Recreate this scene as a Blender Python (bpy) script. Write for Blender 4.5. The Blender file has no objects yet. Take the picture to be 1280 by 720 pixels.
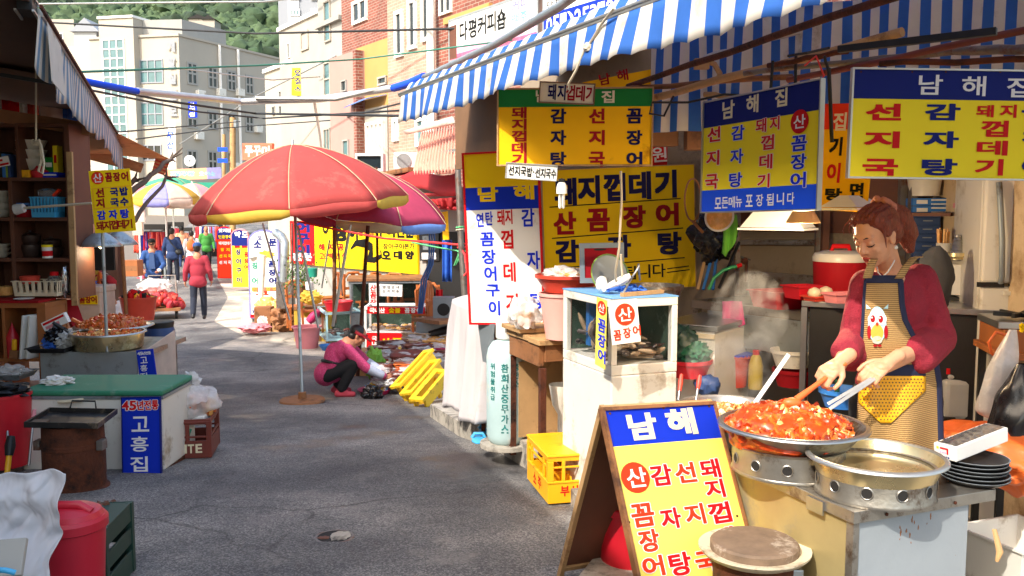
import bpy,math,random
from mathutils import Vector as V,Matrix as MX,Euler,noise
random.seed(7)
S=bpy.context.scene
C=S.collection
R=math.radians
# ------------------------------------------------------------------ camera, light, exposure
F,CAMZ=1100.0,1.6
PITCH=math.atan((360-262)/F)
cd=bpy.data.cameras.new('camera');cam=bpy.data.objects.new('camera',cd);C.objects.link(cam)
cd.sensor_width=36;cd.lens=36*F/1280;cd.clip_start=.05;cd.clip_end=2000
cam.location=(0,0,CAMZ);cam.rotation_euler=(R(90)-PITCH,0,0)
S.camera=cam
SUN_AZ,SUN_EL=233,44
w=bpy.data.worlds.new('World');S.world=w;w.use_nodes=True
nt=w.node_tree;bg=nt.nodes['Background']
sky=nt.nodes.new('ShaderNodeTexSky');sky.sky_type='NISHITA';sky.sun_disc=False
sky.sun_elevation=R(SUN_EL);sky.sun_rotation=R(90-SUN_AZ);sky.air_density=1.5;sky.dust_density=4.0
nt.links.new(sky.outputs[0],bg.inputs[0]);bg.inputs[1].default_value=.15
sd=bpy.data.lights.new('sun','SUN');sd.energy=2.0;sd.angle=R(.5);sd.color=(1,.95,.86)
so=bpy.data.objects.new('sun',sd);C.objects.link(so)
sv=V((math.cos(R(SUN_AZ))*math.cos(R(SUN_EL)),math.sin(R(SUN_AZ))*math.cos(R(SUN_EL)),math.sin(R(SUN_EL))))
so.rotation_euler=sv.to_track_quat('Z','Y').to_euler();so.location=sv*40
vs=S.view_settings;vs.view_transform='Standard';vs.look='None';vs.gamma=1;vs.exposure=1.52
vs.use_curve_mapping=False
S.cycles.max_bounces=8;S.cycles.diffuse_bounces=6;S.cycles.glossy_bounces=3
S.cycles.transparent_max_bounces=12;S.cycles.transmission_bounces=6
S.cycles.sample_clamp_indirect=6;S.cycles.use_denoising=True
S.cycles.volume_step_rate=2
# ------------------------------------------------------------------ geometry of the picture
def P(px,py,d):
 x=(px-640)/F;y=(360-py)/F
 dy=math.cos(PITCH)+y*math.sin(PITCH);dz=-math.sin(PITCH)+y*math.cos(PITCH)
 t=d/dy
 return V((x*t,d,CAMZ+dz*t))
ZG=[(-30,.25),(0,.1),(3.85,0),(5,-.1),(6.7,-.26),(8.5,-.46),(10.5,-.66),(13,-.8),(16,-.9),(20,-.95),(27,-.8),(40,-.4),(60,.6),(140,6)]
def zg(y):
 for (a,za),(b,zb) in zip(ZG,ZG[1:]):
  if y <= b: return za+(zb-za)*(y-a)/(b-a)
 return ZG[-1][1]
def G(px,py,dz=0):
 lo,hi=1.5,90
 for i in range(50):
  m=(lo+hi)/2;p=P(px,py,m)
  if p.z > zg(m)+dz: lo=m
  else: hi=m
 return P(px,py,lo)
YAW=R(20.7)
ER=V((math.cos(YAW),math.sin(YAW),0));ES=V((-math.sin(YAW),math.cos(YAW),0));UP=V((0,0,1))
def frame(o,x,y=None,z=None):
 x=V(x).normalized()
 if y is None: y=UP if z is None else V(z).cross(x)
 y=(V(y)-x*V(y).dot(x)).normalized()
 zz=x.cross(y)
 m=MX((x,y,zz)).transposed().to_4x4();m.translation=V(o);return m
def loc(p,yaw=0): return MX.Translation(V(p)) @ MX.Rotation(yaw,4,'Z')
# ------------------------------------------------------------------ materials
def lin(h):
 c=[int(h[i:i+2],16)/255 for i in (0,2,4)]
 return tuple(x/12.92 if x <= .04045 else ((x+.055)/1.055) ** 2.4 for x in c)+(1,)
MT={}
def mat(name,col,rough=.6,metal=0,var=.12,sc=6,dirt=None,bump=0,bsc=60,trans=0,alpha=1,emit=0,spec=.5,coat=0,sss=0,col2=None,stretch=None):
 m=bpy.data.materials.new(name);m.use_nodes=True;MT[name]=m
 n=m.node_tree.nodes;l=m.node_tree.links;b=n['Principled BSDF']
 c=lin(col)
 b.inputs['Roughness'].default_value=rough;b.inputs['Metallic'].default_value=metal
 b.inputs['Specular IOR Level'].default_value=spec
 if coat: b.inputs['Coat Weight'].default_value=coat
 if sss: b.inputs['Subsurface Weight'].default_value=sss;b.inputs['Subsurface Radius'].default_value=(.012,.005,.003);b.inputs['Subsurface Scale'].default_value=1
 if trans: b.inputs['Transmission Weight'].default_value=trans
 if alpha < 1: b.inputs['Alpha'].default_value=alpha
 tc=n.new('ShaderNodeTexCoord');src=tc.outputs['Object']
 if stretch:
  mp=n.new('ShaderNodeMapping');mp.inputs['Scale'].default_value=stretch;l.new(src,mp.inputs[0]);src=mp.outputs[0]
 out=None
 if var or col2:
  t=n.new('ShaderNodeTexNoise');t.inputs['Scale'].default_value=sc;t.inputs['Detail'].default_value=6;t.inputs['Roughness'].default_value=.65
  l.new(src,t.inputs['Vector'])
  r=n.new('ShaderNodeValToRGB');l.new(t.outputs[0],r.inputs[0])
  r.color_ramp.elements[0].position=.3;r.color_ramp.elements[1].position=.7
  c2=lin(col2) if col2 else tuple(min(.9,x*(1+var)) for x in c[:3])+(1,)
  r.color_ramp.elements[0].color=c if col2 else tuple(x*(1-var) for x in c[:3])+(1,)
  r.color_ramp.elements[1].color=c2
  out=r.outputs[0]
  rr=n.new('ShaderNodeMapRange');rr.inputs[3].default_value=max(0.02,rough-.1);rr.inputs[4].default_value=min(1,rough+.12)
  l.new(t.outputs[0],rr.inputs[0]);l.new(rr.outputs[0],b.inputs['Roughness'])
 else: b.inputs['Base Color'].default_value=c
 if dirt:
  dc,da,ds=dirt[:3]
  t2=n.new('ShaderNodeTexNoise');t2.inputs['Scale'].default_value=ds;t2.inputs['Detail'].default_value=9;t2.inputs['Roughness'].default_value=.72
  l.new(src,t2.inputs['Vector'])
  r2=n.new('ShaderNodeValToRGB');l.new(t2.outputs[0],r2.inputs[0])
  r2.color_ramp.elements[0].position=.62-.25*da;r2.color_ramp.elements[1].position=.72-.15*da
  mx=n.new('ShaderNodeMix');mx.data_type='RGBA'
  l.new(r2.outputs[0],mx.inputs[0])
  if out: l.new(out,mx.inputs[6])
  else: mx.inputs[6].default_value=c
  mx.inputs[7].default_value=lin(dc);out=mx.outputs[2]
 if out: l.new(out,b.inputs['Base Color'])
 if bump:
  t3=n.new('ShaderNodeTexNoise');t3.inputs['Scale'].default_value=bsc;t3.inputs['Detail'].default_value=4
  l.new(src,t3.inputs['Vector'])
  bn=n.new('ShaderNodeBump');bn.inputs['Strength'].default_value=bump;bn.inputs['Distance'].default_value=.01
  l.new(t3.outputs[0],bn.inputs['Height']);l.new(bn.outputs[0],b.inputs['Normal'])
 if emit:
  b.inputs['Emission Color'].default_value=c;b.inputs['Emission Strength'].default_value=emit
 return m
def brickmat(name,c1,c2,mortar,sx=.22,sy=.075,ms=.008,rough=.8):
 m=bpy.data.materials.new(name);m.use_nodes=True;MT[name]=m
 n=m.node_tree.nodes;l=m.node_tree.links;b=n['Principled BSDF'];b.inputs['Roughness'].default_value=rough
 tc=n.new('ShaderNodeTexCoord');sp=n.new('ShaderNodeSeparateXYZ');l.new(tc.outputs['Object'],sp.inputs[0])
 ad=n.new('ShaderNodeMath');l.new(sp.outputs[0],ad.inputs[0]);l.new(sp.outputs[1],ad.inputs[1])
 cb=n.new('ShaderNodeCombineXYZ');l.new(ad.outputs[0],cb.inputs[0]);l.new(sp.outputs[2],cb.inputs[1])
 br=n.new('ShaderNodeTexBrick');l.new(cb.outputs[0],br.inputs['Vector'])
 br.inputs['Scale'].default_value=1;br.inputs['Brick Width'].default_value=sx;br.inputs['Row Height'].default_value=sy
 br.inputs['Mortar Size'].default_value=ms;br.inputs['Mortar Smooth'].default_value=.2;br.inputs['Bias'].default_value=0
 br.inputs['Color1'].default_value=lin(c1);br.inputs['Color2'].default_value=lin(c2);br.inputs['Mortar'].default_value=lin(mortar)
 t=n.new('ShaderNodeTexNoise');t.inputs['Scale'].default_value=1.3;t.inputs['Detail'].default_value=8;l.new(tc.outputs['Object'],t.inputs['Vector'])
 mr=n.new('ShaderNodeMapRange');l.new(t.outputs[0],mr.inputs[0]);mr.inputs[1].default_value=.3;mr.inputs[2].default_value=.7;mr.inputs[3].default_value=.72;mr.inputs[4].default_value=1.12
 mx=n.new('ShaderNodeMix');mx.data_type='RGBA';mx.blend_type='MULTIPLY';mx.inputs[0].default_value=1
 l.new(br.outputs[0],mx.inputs[6]);l.new(mr.outputs[0],mx.inputs[7]);l.new(mx.outputs[2],b.inputs['Base Color'])
 bn=n.new('ShaderNodeBump');bn.inputs['Strength'].default_value=.5;bn.inputs['Distance'].default_value=.01;bn.invert=True
 l.new(br.outputs[1],bn.inputs['Height']);l.new(bn.outputs[0],b.inputs['Normal'])
 return m
# ------------------------------------------------------------------ objects
MW={}
def tag(o,label=None,cat=None,group=None,kind=None):
 if label: o['label']=label
 if cat: o['category']=cat
 if group: o['group']=group
 if kind: o['kind']=kind
 return o
def thing(name,label,cat,p=(0,0,0),yaw=0,group=None,kind=None):
 o=bpy.data.objects.new(name,None);C.objects.link(o);o.empty_display_size=.1
 o.location=p;o.rotation_euler=(0,0,yaw);MW[o]=loc(p,yaw)
 return tag(o,label,cat,group,kind)
def copy_tree(o,p,yaw=0,label=None,scale=None,parent=None):
 c=o.copy();C.objects.link(c)
 if parent is not None: c.parent=parent
 else:
  c.location=p;c.rotation_euler=(0,0,yaw);MW[c]=loc(p,yaw)
  if label: c['label']=label
  if scale: c.scale=scale if hasattr(scale,'__len__') else (scale,)*3
 for ch in list(o.children): copy_tree(ch,None,parent=c)
 return c
class MB:
 def __init__(s,m,M=None):
  s.v=[];s.f=[];s.mi=[];s.mats=[];s.M=M;s.use(m)
 def use(s,m):
  if m not in s.mats: s.mats.append(m)
  s.k=s.mats.index(m);return s
 def add(s,vs,fs,M=None,ks=None):
  b=len(s.v);T=M if s.M is None else (s.M if M is None else s.M @ M)
  s.v += [T @ V(p) for p in vs] if T is not None else [V(p) for p in vs]
  s.f += [tuple(b+i for i in f) for f in fs];s.mi += ks if ks else [s.k]*len(fs);return s
 def box(s,c,d,M=None,taper=1):
  x,y,z=d[0]/2,d[1]/2,d[2]/2;cx,cy,cz=c
  vs=[(cx+i*x*(taper if k < 0 else 1),cy+j*y*(taper if k < 0 else 1),cz+k*z) for k in (-1,1) for j in (-1,1) for i in (-1,1)]
  return s.add(vs,[(0,2,3,1),(4,5,7,6),(0,1,5,4),(2,6,7,3),(0,4,6,2),(1,3,7,5)],M)
 def bx(s,x0,x1,y0,y1,z0,z1,M=None):
  return s.box(((x0+x1)/2,(y0+y1)/2,(z0+z1)/2),(x1-x0,y1-y0,z1-z0),M)
 def bar(s,a,b,wd,ht,up=(0,0,1)):
  a,b=V(a),V(b);d=b-a;L=d.length;d.normalize();u=V(up)
  if abs(d.dot(u)) > .98: u=V((0,1,0))
  sd_=d.cross(u).normalized();u=sd_.cross(d)
  m=MX((sd_,d,u)).transposed().to_4x4();m.translation=(a+b)/2
  return s.box((0,0,0),(wd,L,ht),m)
 def tube(s,pts,r,n=8,cap=True,closed=False):
  pts=[V(p) for p in pts];N=len(pts);rs=r if hasattr(r,'__len__') else [r]*N
  vs=[];u=None
  for i,p in enumerate(pts):
   a=pts[(i-1)%N] if closed or i else p;b=pts[(i+1)%N] if closed or i < N-1 else p
   t=(b-a).normalized()
   if u is None:
    u=t.orthogonal().normalized() if abs(t.z) > .9 else t.cross(UP).normalized()
   u=(u-t*u.dot(t));u=u.normalized() if u.length > 1e-6 else t.orthogonal().normalized()
   w_=t.cross(u)
   vs += [p+(u*math.cos(2*math.pi*k/n)+w_*math.sin(2*math.pi*k/n))*rs[i] for k in range(n)]
  fs=[]
  for i in range(N if closed else N-1):
   j=(i+1)%N
   fs += [(i*n+k,i*n+(k+1)%n,j*n+(k+1)%n,j*n+k) for k in range(n)]
  if cap and not closed: fs += [tuple(range(n))[::-1],tuple((N-1)*n+k for k in range(n))]
  return s.add(vs,fs)
 def lathe(s,prof,c=(0,0,0),n=28,M=None,sx=1,sy=1,cap=False):
  vs=[];fs=[]
  for r,z in prof: vs += [(c[0]+r*sx*math.cos(2*math.pi*k/n),c[1]+r*sy*math.sin(2*math.pi*k/n),c[2]+z) for k in range(n)]
  for i in range(len(prof)-1): fs += [(i*n+k,i*n+(k+1)%n,(i+1)*n+(k+1)%n,(i+1)*n+k) for k in range(n)]
  if cap or prof[0][0] > 1e-4 and cap is not None: fs.append(tuple(range(n))[::-1])
  if cap: fs.append(tuple((len(prof)-1)*n+k for k in range(n)))
  return s.add(vs,fs,M)
 def prism(s,poly,t,M=None):
  n=len(poly);vs=[(x,y,0) for x,y in poly]+[(x,y,-t) for x,y in poly]
  return s.add(vs,[tuple(range(n)),tuple(range(2*n-1,n-1,-1))]+[(i+n,(i+1)%n+n,(i+1)%n,i) for i in range(n)],M)
 def sheet(s,f,nu,nv,ks=None,M=None):
  vs=[f(i/nu,j/nv) for j in range(nv+1) for i in range(nu+1)];fs=[];kk=[]
  for j in range(nv):
   for i in range(nu):
    a=j*(nu+1)+i;fs.append((a,a+1,a+nu+2,a+nu+1))
    if ks: s.use(ks(i,j))
    kk.append(s.k)
  return s.add(vs,fs,M,kk)
 def blob(s,c,r,n=3,amp=.15,fr=2.0,seed=0,flat=None):
  vs,fs=ICO[n];c=V(c);r=V(r) if hasattr(r,'__len__') else V((r,r,r));o=V((seed*7.31,seed*3.7,seed))
  out=[]
  for p in vs:
   q=p*(1+amp*noise.fractal(p*fr+o,1,2,3));q=V((q.x*r.x,q.y*r.y,q.z*r.z))
   if flat is not None and q.z < flat: q.z=flat
   out.append(c+q)
  return s.add(out,fs)
 def quad(s,*ps): return s.add(ps,[tuple(range(len(ps)))])
 def chips(s,c,rx,ry,h,n,size,seed=0,flatness=.5,ms=None):
  rd=random.Random(seed)
  for i in range(n):
   a=rd.random()*6.283;q=math.sqrt(rd.random())
   z=h*(1-q*q)*(.75+.25*rd.random())
   if ms: s.use(rd.choice(ms))
   k=size*rd.uniform(.6,1.4)
   vs,fs=ICO[1];ro=Euler((rd.random()*6,rd.random()*6,rd.random()*6)).to_matrix()
   st=V((k*rd.uniform(.8,1.6),k,k*flatness));cc=V(c)+V((rx*q*math.cos(a),ry*q*math.sin(a),z))
   s.add([cc+ro @ V((p.x*st.x*rd.uniform(.75,1.25),p.y*st.y*rd.uniform(.75,1.25),p.z*st.z)) for p in vs],fs)
  return s
 def build(s,name,parent=None,smooth=None,bev=0,solid=0,sub=0,label=None,cat=None,group=None,kind=None,off=0):
  me=bpy.data.meshes.new(name)
  if parent is not None:
   r=parent
   while r.parent is not None: r=r.parent
   T=MW[r].inverted();vs=[T @ p for p in s.v];o0=None
  else:
   xs=[p.x for p in s.v];ys=[p.y for p in s.v]
   o0=V(((min(xs)+max(xs))/2,(min(ys)+max(ys))/2,min(p.z for p in s.v)));vs=[p-o0 for p in s.v]
  me.from_pydata(vs,[],s.f);me.update()
  for m in s.mats: me.materials.append(MT[m])
  me.polygons.foreach_set('material_index',s.mi)
  if smooth:
   me.polygons.foreach_set('use_smooth',[True]*len(s.f))
   me.set_sharp_from_angle(angle=R(smooth))
  me.update()
  o=bpy.data.objects.new(name,me);C.objects.link(o)
  if o0 is not None: o.location=o0;MW[o]=loc(o0)
  if parent is not None: o.parent=parent
  if solid: md=o.modifiers.new('thick','SOLIDIFY');md.thickness=solid;md.offset=off
  if bev: md=o.modifiers.new('bevel','BEVEL');md.width=bev;md.segments=2;md.limit_method='ANGLE';md.angle_limit=R(35)
  if sub: md=o.modifiers.new('sub','SUBSURF');md.levels=sub;md.render_levels=sub
  return tag(o,label,cat,group,kind)
def _ico(n):
 t=(1+5 ** .5)/2
 vs=[V(p).normalized() for p in ((-1,t,0),(1,t,0),(-1,-t,0),(1,-t,0),(0,-1,t),(0,1,t),(0,-1,-t),(0,1,-t),(t,0,-1),(t,0,1),(-t,0,-1),(-t,0,1))]
 fs=[(0,11,5),(0,5,1),(0,1,7),(0,7,10),(0,10,11),(1,5,9),(5,11,4),(11,10,2),(10,7,6),(7,1,8),(3,9,4),(3,4,2),(3,2,6),(3,6,8),(3,8,9),(4,9,5),(2,4,11),(6,2,10),(8,6,7),(9,8,1)]
 for _ in range(n):
  mid={};nf=[]
  def m(a,b):
   k=(min(a,b),max(a,b))
   if k not in mid: vs.append(((vs[a]+vs[b])/2).normalized());mid[k]=len(vs)-1
   return mid[k]
  for a,b,c in fs:
   x,y,z=m(a,b),m(b,c),m(c,a);nf += [(a,x,z),(b,y,x),(c,z,y),(x,y,z)]
  fs=nf
 return vs,fs
ICO=[_ico(i) for i in range(5)]
# ------------------------------------------------------------------ lettering
GL={}
def glyph(ch,bold):
 k=(ch,round(bold,3))
 if k not in GL:
  c=bpy.data.curves.new('letter','FONT');c.body=ch;c.size=1;c.offset=bold;c.resolution_u=3
  o=bpy.data.objects.new('letter',c);C.objects.link(o)
  me=bpy.data.meshes.new_from_object(o.evaluated_get(bpy.context.evaluated_depsgraph_get()))
  vs=[(v.co.x,v.co.y) for v in me.vertices];fs=[tuple(p.vertices) for p in me.polygons]
  bpy.data.objects.remove(o);bpy.data.curves.remove(c);bpy.data.meshes.remove(me)
  GL[k]=(vs,fs)
 return GL[k]
def letter(mb,fr,ch,x0,x1,y0,y1,m,bold=.03,edge=None,ew=.04,z=.0016):
 vs0,fs=glyph(ch,.016)
 if not vs0: return
 ax,bx=min(p[0] for p in vs0),max(p[0] for p in vs0);ay,by=min(p[1] for p in vs0),max(p[1] for p in vs0)
 kx=(x1-x0)/(bx-ax);ky=(y1-y0)/(by-ay)
 for mm,bo,zz,n in ([(edge,bold+ew,z,8)] if edge else [])+[(m,bold,z+(.0008 if edge else 0),4)]:
  e=max(0,bo-.016);mb.use(mm)
  for i in range(n if e > .004 else 1):
   dx,dy=(e*math.cos(6.2832*(i+.5)/n)*(1 if n > 4 else 1.2),e*math.sin(6.2832*(i+.5)/n)*(1 if n > 4 else 1.2)) if e > .004 else (0,0)
   mb.add([fr @ V((x0+(p[0]-ax+dx)*kx,y0+(p[1]-ay+dy)*ky,zz+i*.00006)) for p in vs0],fs)
def line(mb,fr,s,x0,x1,y0,y1,m,bold=.03,edge=None,ew=.04,gap=.12,z=.0016,vert=False):
 n=len(s)
 for i,ch in enumerate(s):
  if ch == ' ': continue
  if vert:
   h=(y1-y0)/n;a=y1-(i+1)*h;letter(mb,fr,ch,x0,x1,a+h*gap/2,a+h*(1-gap/2),m,bold,edge,ew,z)
  else:
   h=(x1-x0)/n;a=x0+i*h;letter(mb,fr,ch,a+h*gap/2,a+h*(1-gap/2),y0,y1,m,bold,edge,ew,z)
def hit(px,py,fr):
 a=V((0,0,CAMZ));d=P(px,py,5)-a;n=fr.to_3x3() @ V((0,0,1))
 t=(fr.translation-a).dot(n)/d.dot(n)
 q=fr.inverted() @ (a+d*t);return q.x,q.y
class Sign:
 def __init__(s,name,label,tl,tr,bl,base,cat='sign',group=None,frame_m=None,t=.012,fw=.012,yaw=None,rim=None,parent=None,poly=None):
  a,b,c=P(*tl),P(*tr),P(*bl);ex=(b-a).normalized();ey=((a-c)-ex*(a-c).dot(ex)).normalized()
  s.H=(a-c).dot(ey);s.W=(b-a).length;s.fr=frame(a-ey*s.H,ex,ey);s.parent=parent
  s.root=parent if parent is not None else thing(name,label,cat,s.fr @ V((s.W/2,0,-t)),math.atan2(ex.y,ex.x),group)
  mb=MB(base)
  if poly: mb.prism([hit(x,y,s.fr) for x,y in poly],t,s.fr)
  else: mb.prism([(0,0),(s.W,0),(s.W,s.H),(0,s.H)],t,s.fr)
  s.panel=mb.build('panel',s.root)
  if frame_m:
   f=MB(frame_m);W,H=s.W,s.H
   for x0,x1,y0,y1 in ((-fw*.3,W+fw*.3,-fw*.3,fw*.7),(-fw*.3,W+fw*.3,H-fw*.7,H+fw*.3),(-fw*.3,fw*.7,fw*.7,H-fw*.7),(W-fw*.7,W+fw*.3,fw*.7,H-fw*.7)):
    f.bx(x0,x1,y0,y1,-t-.003,.008,s.fr)
   f.build('frame',s.root)
  s.z=MB(base);s.l=MB(base);s.nz=0
 def zone(s,x0,y0,x1,y1,m,uv=False):
  if uv: a=(x0*s.W,(1-y1)*s.H);b=(x1*s.W,(1-y0)*s.H)
  else:
   p,q=hit(x0,y0,s.fr),hit(x1,y1,s.fr);a=(min(p[0],q[0]),min(p[1],q[1]));b=(max(p[0],q[0]),max(p[1],q[1]))
   a=(max(a[0],.001),max(a[1],.001));b=(min(b[0],s.W-.001),min(b[1],s.H-.001))
  z=.0006+.00025*s.nz;s.nz += 1;s.z.use(m)
  s.z.add([s.fr @ V(p) for p in ((a[0],a[1],z),(b[0],a[1],z),(b[0],b[1],z),(a[0],b[1],z))],[(0,1,2,3)]);return s
 def disc(s,px,py,rx,ry,m,z=.0022):
  x,y=hit(px,py,s.fr);a=hit(px+rx,py,s.fr)[0]-x;b=y-hit(px,py+ry,s.fr)[1];s.l.use(m)
  s.l.add([s.fr @ V((x+a*math.cos(i*.2618),y+b*math.sin(i*.2618),z)) for i in range(24)],[tuple(range(24))]);return s
 def ch(s,c,px,py,w_,h_,m,bold=.03,edge=None,ew=.04,z=.0024):
  x,y=hit(px,py,s.fr);a=abs(hit(px+w_/2,py,s.fr)[0]-x);b=abs(y-hit(px,py+h_/2,s.fr)[1])
  letter(s.l,s.fr,c,x-a,x+a,y-b,y+b,m,bold,edge,ew,z);return s
 def row(s,t,x0,y0,x1,y1,w_,h_,m,**k):
  n=len(t)
  for i,c in enumerate(t):
   if c == ' ': continue
   q=i/(n-1) if n > 1 else 0;s.ch(c,x0+(x1-x0)*q,y0+(y1-y0)*q,w_,h_,m,**k)
  return s
 def rule(s,x0,y0,x1,y1,wd,m):
  p,q=V(hit(x0,y0,s.fr)),V(hit(x1,y1,s.fr));d=(q-p).normalized();n=V((-d.y,d.x))*wd/2;s.l.use(m)
  s.l.add([s.fr @ V((c.x,c.y,.002)) for c in (p-n,q-n,q+n,p+n)],[(0,1,2,3)]);return s
 def done(s):
  if s.z.f: s.z.build('colour_field',s.root)
  if s.l.f: s.l.build('lettering',s.root)
  return s.root
# ------------------------------------------------------------------ materials table
def asphalt(name,c0,c1,c2,crack):
 m=bpy.data.materials.new(name);m.use_nodes=True;MT[name]=m
 n=m.node_tree.nodes;l=m.node_tree.links;b=n['Principled BSDF'];tc=n.new('ShaderNodeTexCoord');o=tc.outputs['Object']
 def nz(sc,det=5,ro=.6,vec=o):
  t=n.new('ShaderNodeTexNoise');t.inputs['Scale'].default_value=sc;t.inputs['Detail'].default_value=det;t.inputs['Roughness'].default_value=ro;l.new(vec,t.inputs['Vector']);return t
 def ramp(src,*st):
  r=n.new('ShaderNodeValToRGB');l.new(src,r.inputs[0]);e=r.color_ramp.elements
  while len(e) < len(st): e.new(.5)
  for i,(p,c) in enumerate(st): e[i].position=p;e[i].color=c if len(c) == 4 else lin(c)
  return r.outputs[0]
 def mix(f,a,bb,bt='MIX'):
  x=n.new('ShaderNodeMix');x.data_type='RGBA';x.blend_type=bt
  if hasattr(f,'links'): l.new(f,x.inputs[0])
  else: x.inputs[0].default_value=f
  l.new(a,x.inputs[6]);l.new(bb,x.inputs[7]);return x.outputs[2]
 g=n.new('ShaderNodeTexVoronoi');g.inputs['Scale'].default_value=150;l.new(o,g.inputs['Vector'])
 sp=n.new('ShaderNodeSeparateColor');l.new(g.outputs['Color'],sp.inputs[0])
 grain=ramp(sp.outputs[0],(0,c0),(.55,c1),(1,c2))
 big=ramp(nz(.55,9,.62).outputs[0],(.36,(.6,.6,.63,1)),(.48,(1,1,1,1)),(.62,(2.0,1.93,1.82,1)))
 col=mix(1,grain,big,'MULTIPLY')
 stain=ramp(nz(1.7,10,.7).outputs[0],(.56,(0,0,0,1)),(.72,(1,1,1,1)))
 pale=n.new('ShaderNodeRGB');pale.outputs[0].default_value=lin('8E8780');st=n.new('ShaderNodeMath');st.operation='MULTIPLY';l.new(stain,st.inputs[0]);st.inputs[1].default_value=.62
 col=mix(st.outputs[0],col,pale.outputs[0])
 oil=ramp(nz(.9,6,.55,o).outputs[0],(.35,(1,1,1,1)),(.44,(0,0,0,1)))
 dk=n.new('ShaderNodeRGB');dk.outputs[0].default_value=lin('2E2D30');oo=n.new('ShaderNodeMath');oo.operation='MULTIPLY';l.new(oil,oo.inputs[0]);oo.inputs[1].default_value=.6
 col=mix(oo.outputs[0],col,dk.outputs[0])
 wv=nz(2.2,4);vm=n.new('ShaderNodeMix');vm.data_type='VECTOR';vm.inputs[0].default_value=.25;l.new(o,vm.inputs[4]);l.new(wv.outputs['Color'],vm.inputs[5])
 vo=n.new('ShaderNodeTexVoronoi');vo.feature='DISTANCE_TO_EDGE';vo.inputs['Scale'].default_value=.42;l.new(vm.outputs[1],vo.inputs['Vector'])
 cr=ramp(vo.outputs['Distance'],(0,(1,1,1,1)),(crack,(0,0,0,1)))
 ck=n.new('ShaderNodeRGB');ck.outputs[0].default_value=lin('1C1B1B');cm=n.new('ShaderNodeMath');cm.operation='MULTIPLY';l.new(cr,cm.inputs[0])
 l.new(ramp(nz(.8,3).outputs[0],(.42,(0,0,0,1)),(.58,(.6,.6,.6,1))),cm.inputs[1])
 col=mix(cm.outputs[0],col,ck.outputs[0]);l.new(col,b.inputs['Base Color'])
 rm=n.new('ShaderNodeMapRange');l.new(oil,rm.inputs[0]);rm.inputs[3].default_value=.82;rm.inputs[4].default_value=.38;l.new(rm.outputs[0],b.inputs['Roughness'])
 bn=n.new('ShaderNodeBump');bn.inputs['Strength'].default_value=.7;bn.inputs['Distance'].default_value=.008
 hs=n.new('ShaderNodeMath');hs.operation='SUBTRACT';l.new(sp.outputs[0],hs.inputs[0]);l.new(cm.outputs[0],hs.inputs[1]);l.new(hs.outputs[0],bn.inputs['Height']);l.new(bn.outputs[0],b.inputs['Normal'])
asphalt('asphalt','424142','5F5D5C','878481',.006)
asphalt('concrete_ground','8B8276','A0978A','B8AFA2',.016)
RUST=('6B3A1E',.5,9)
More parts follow.
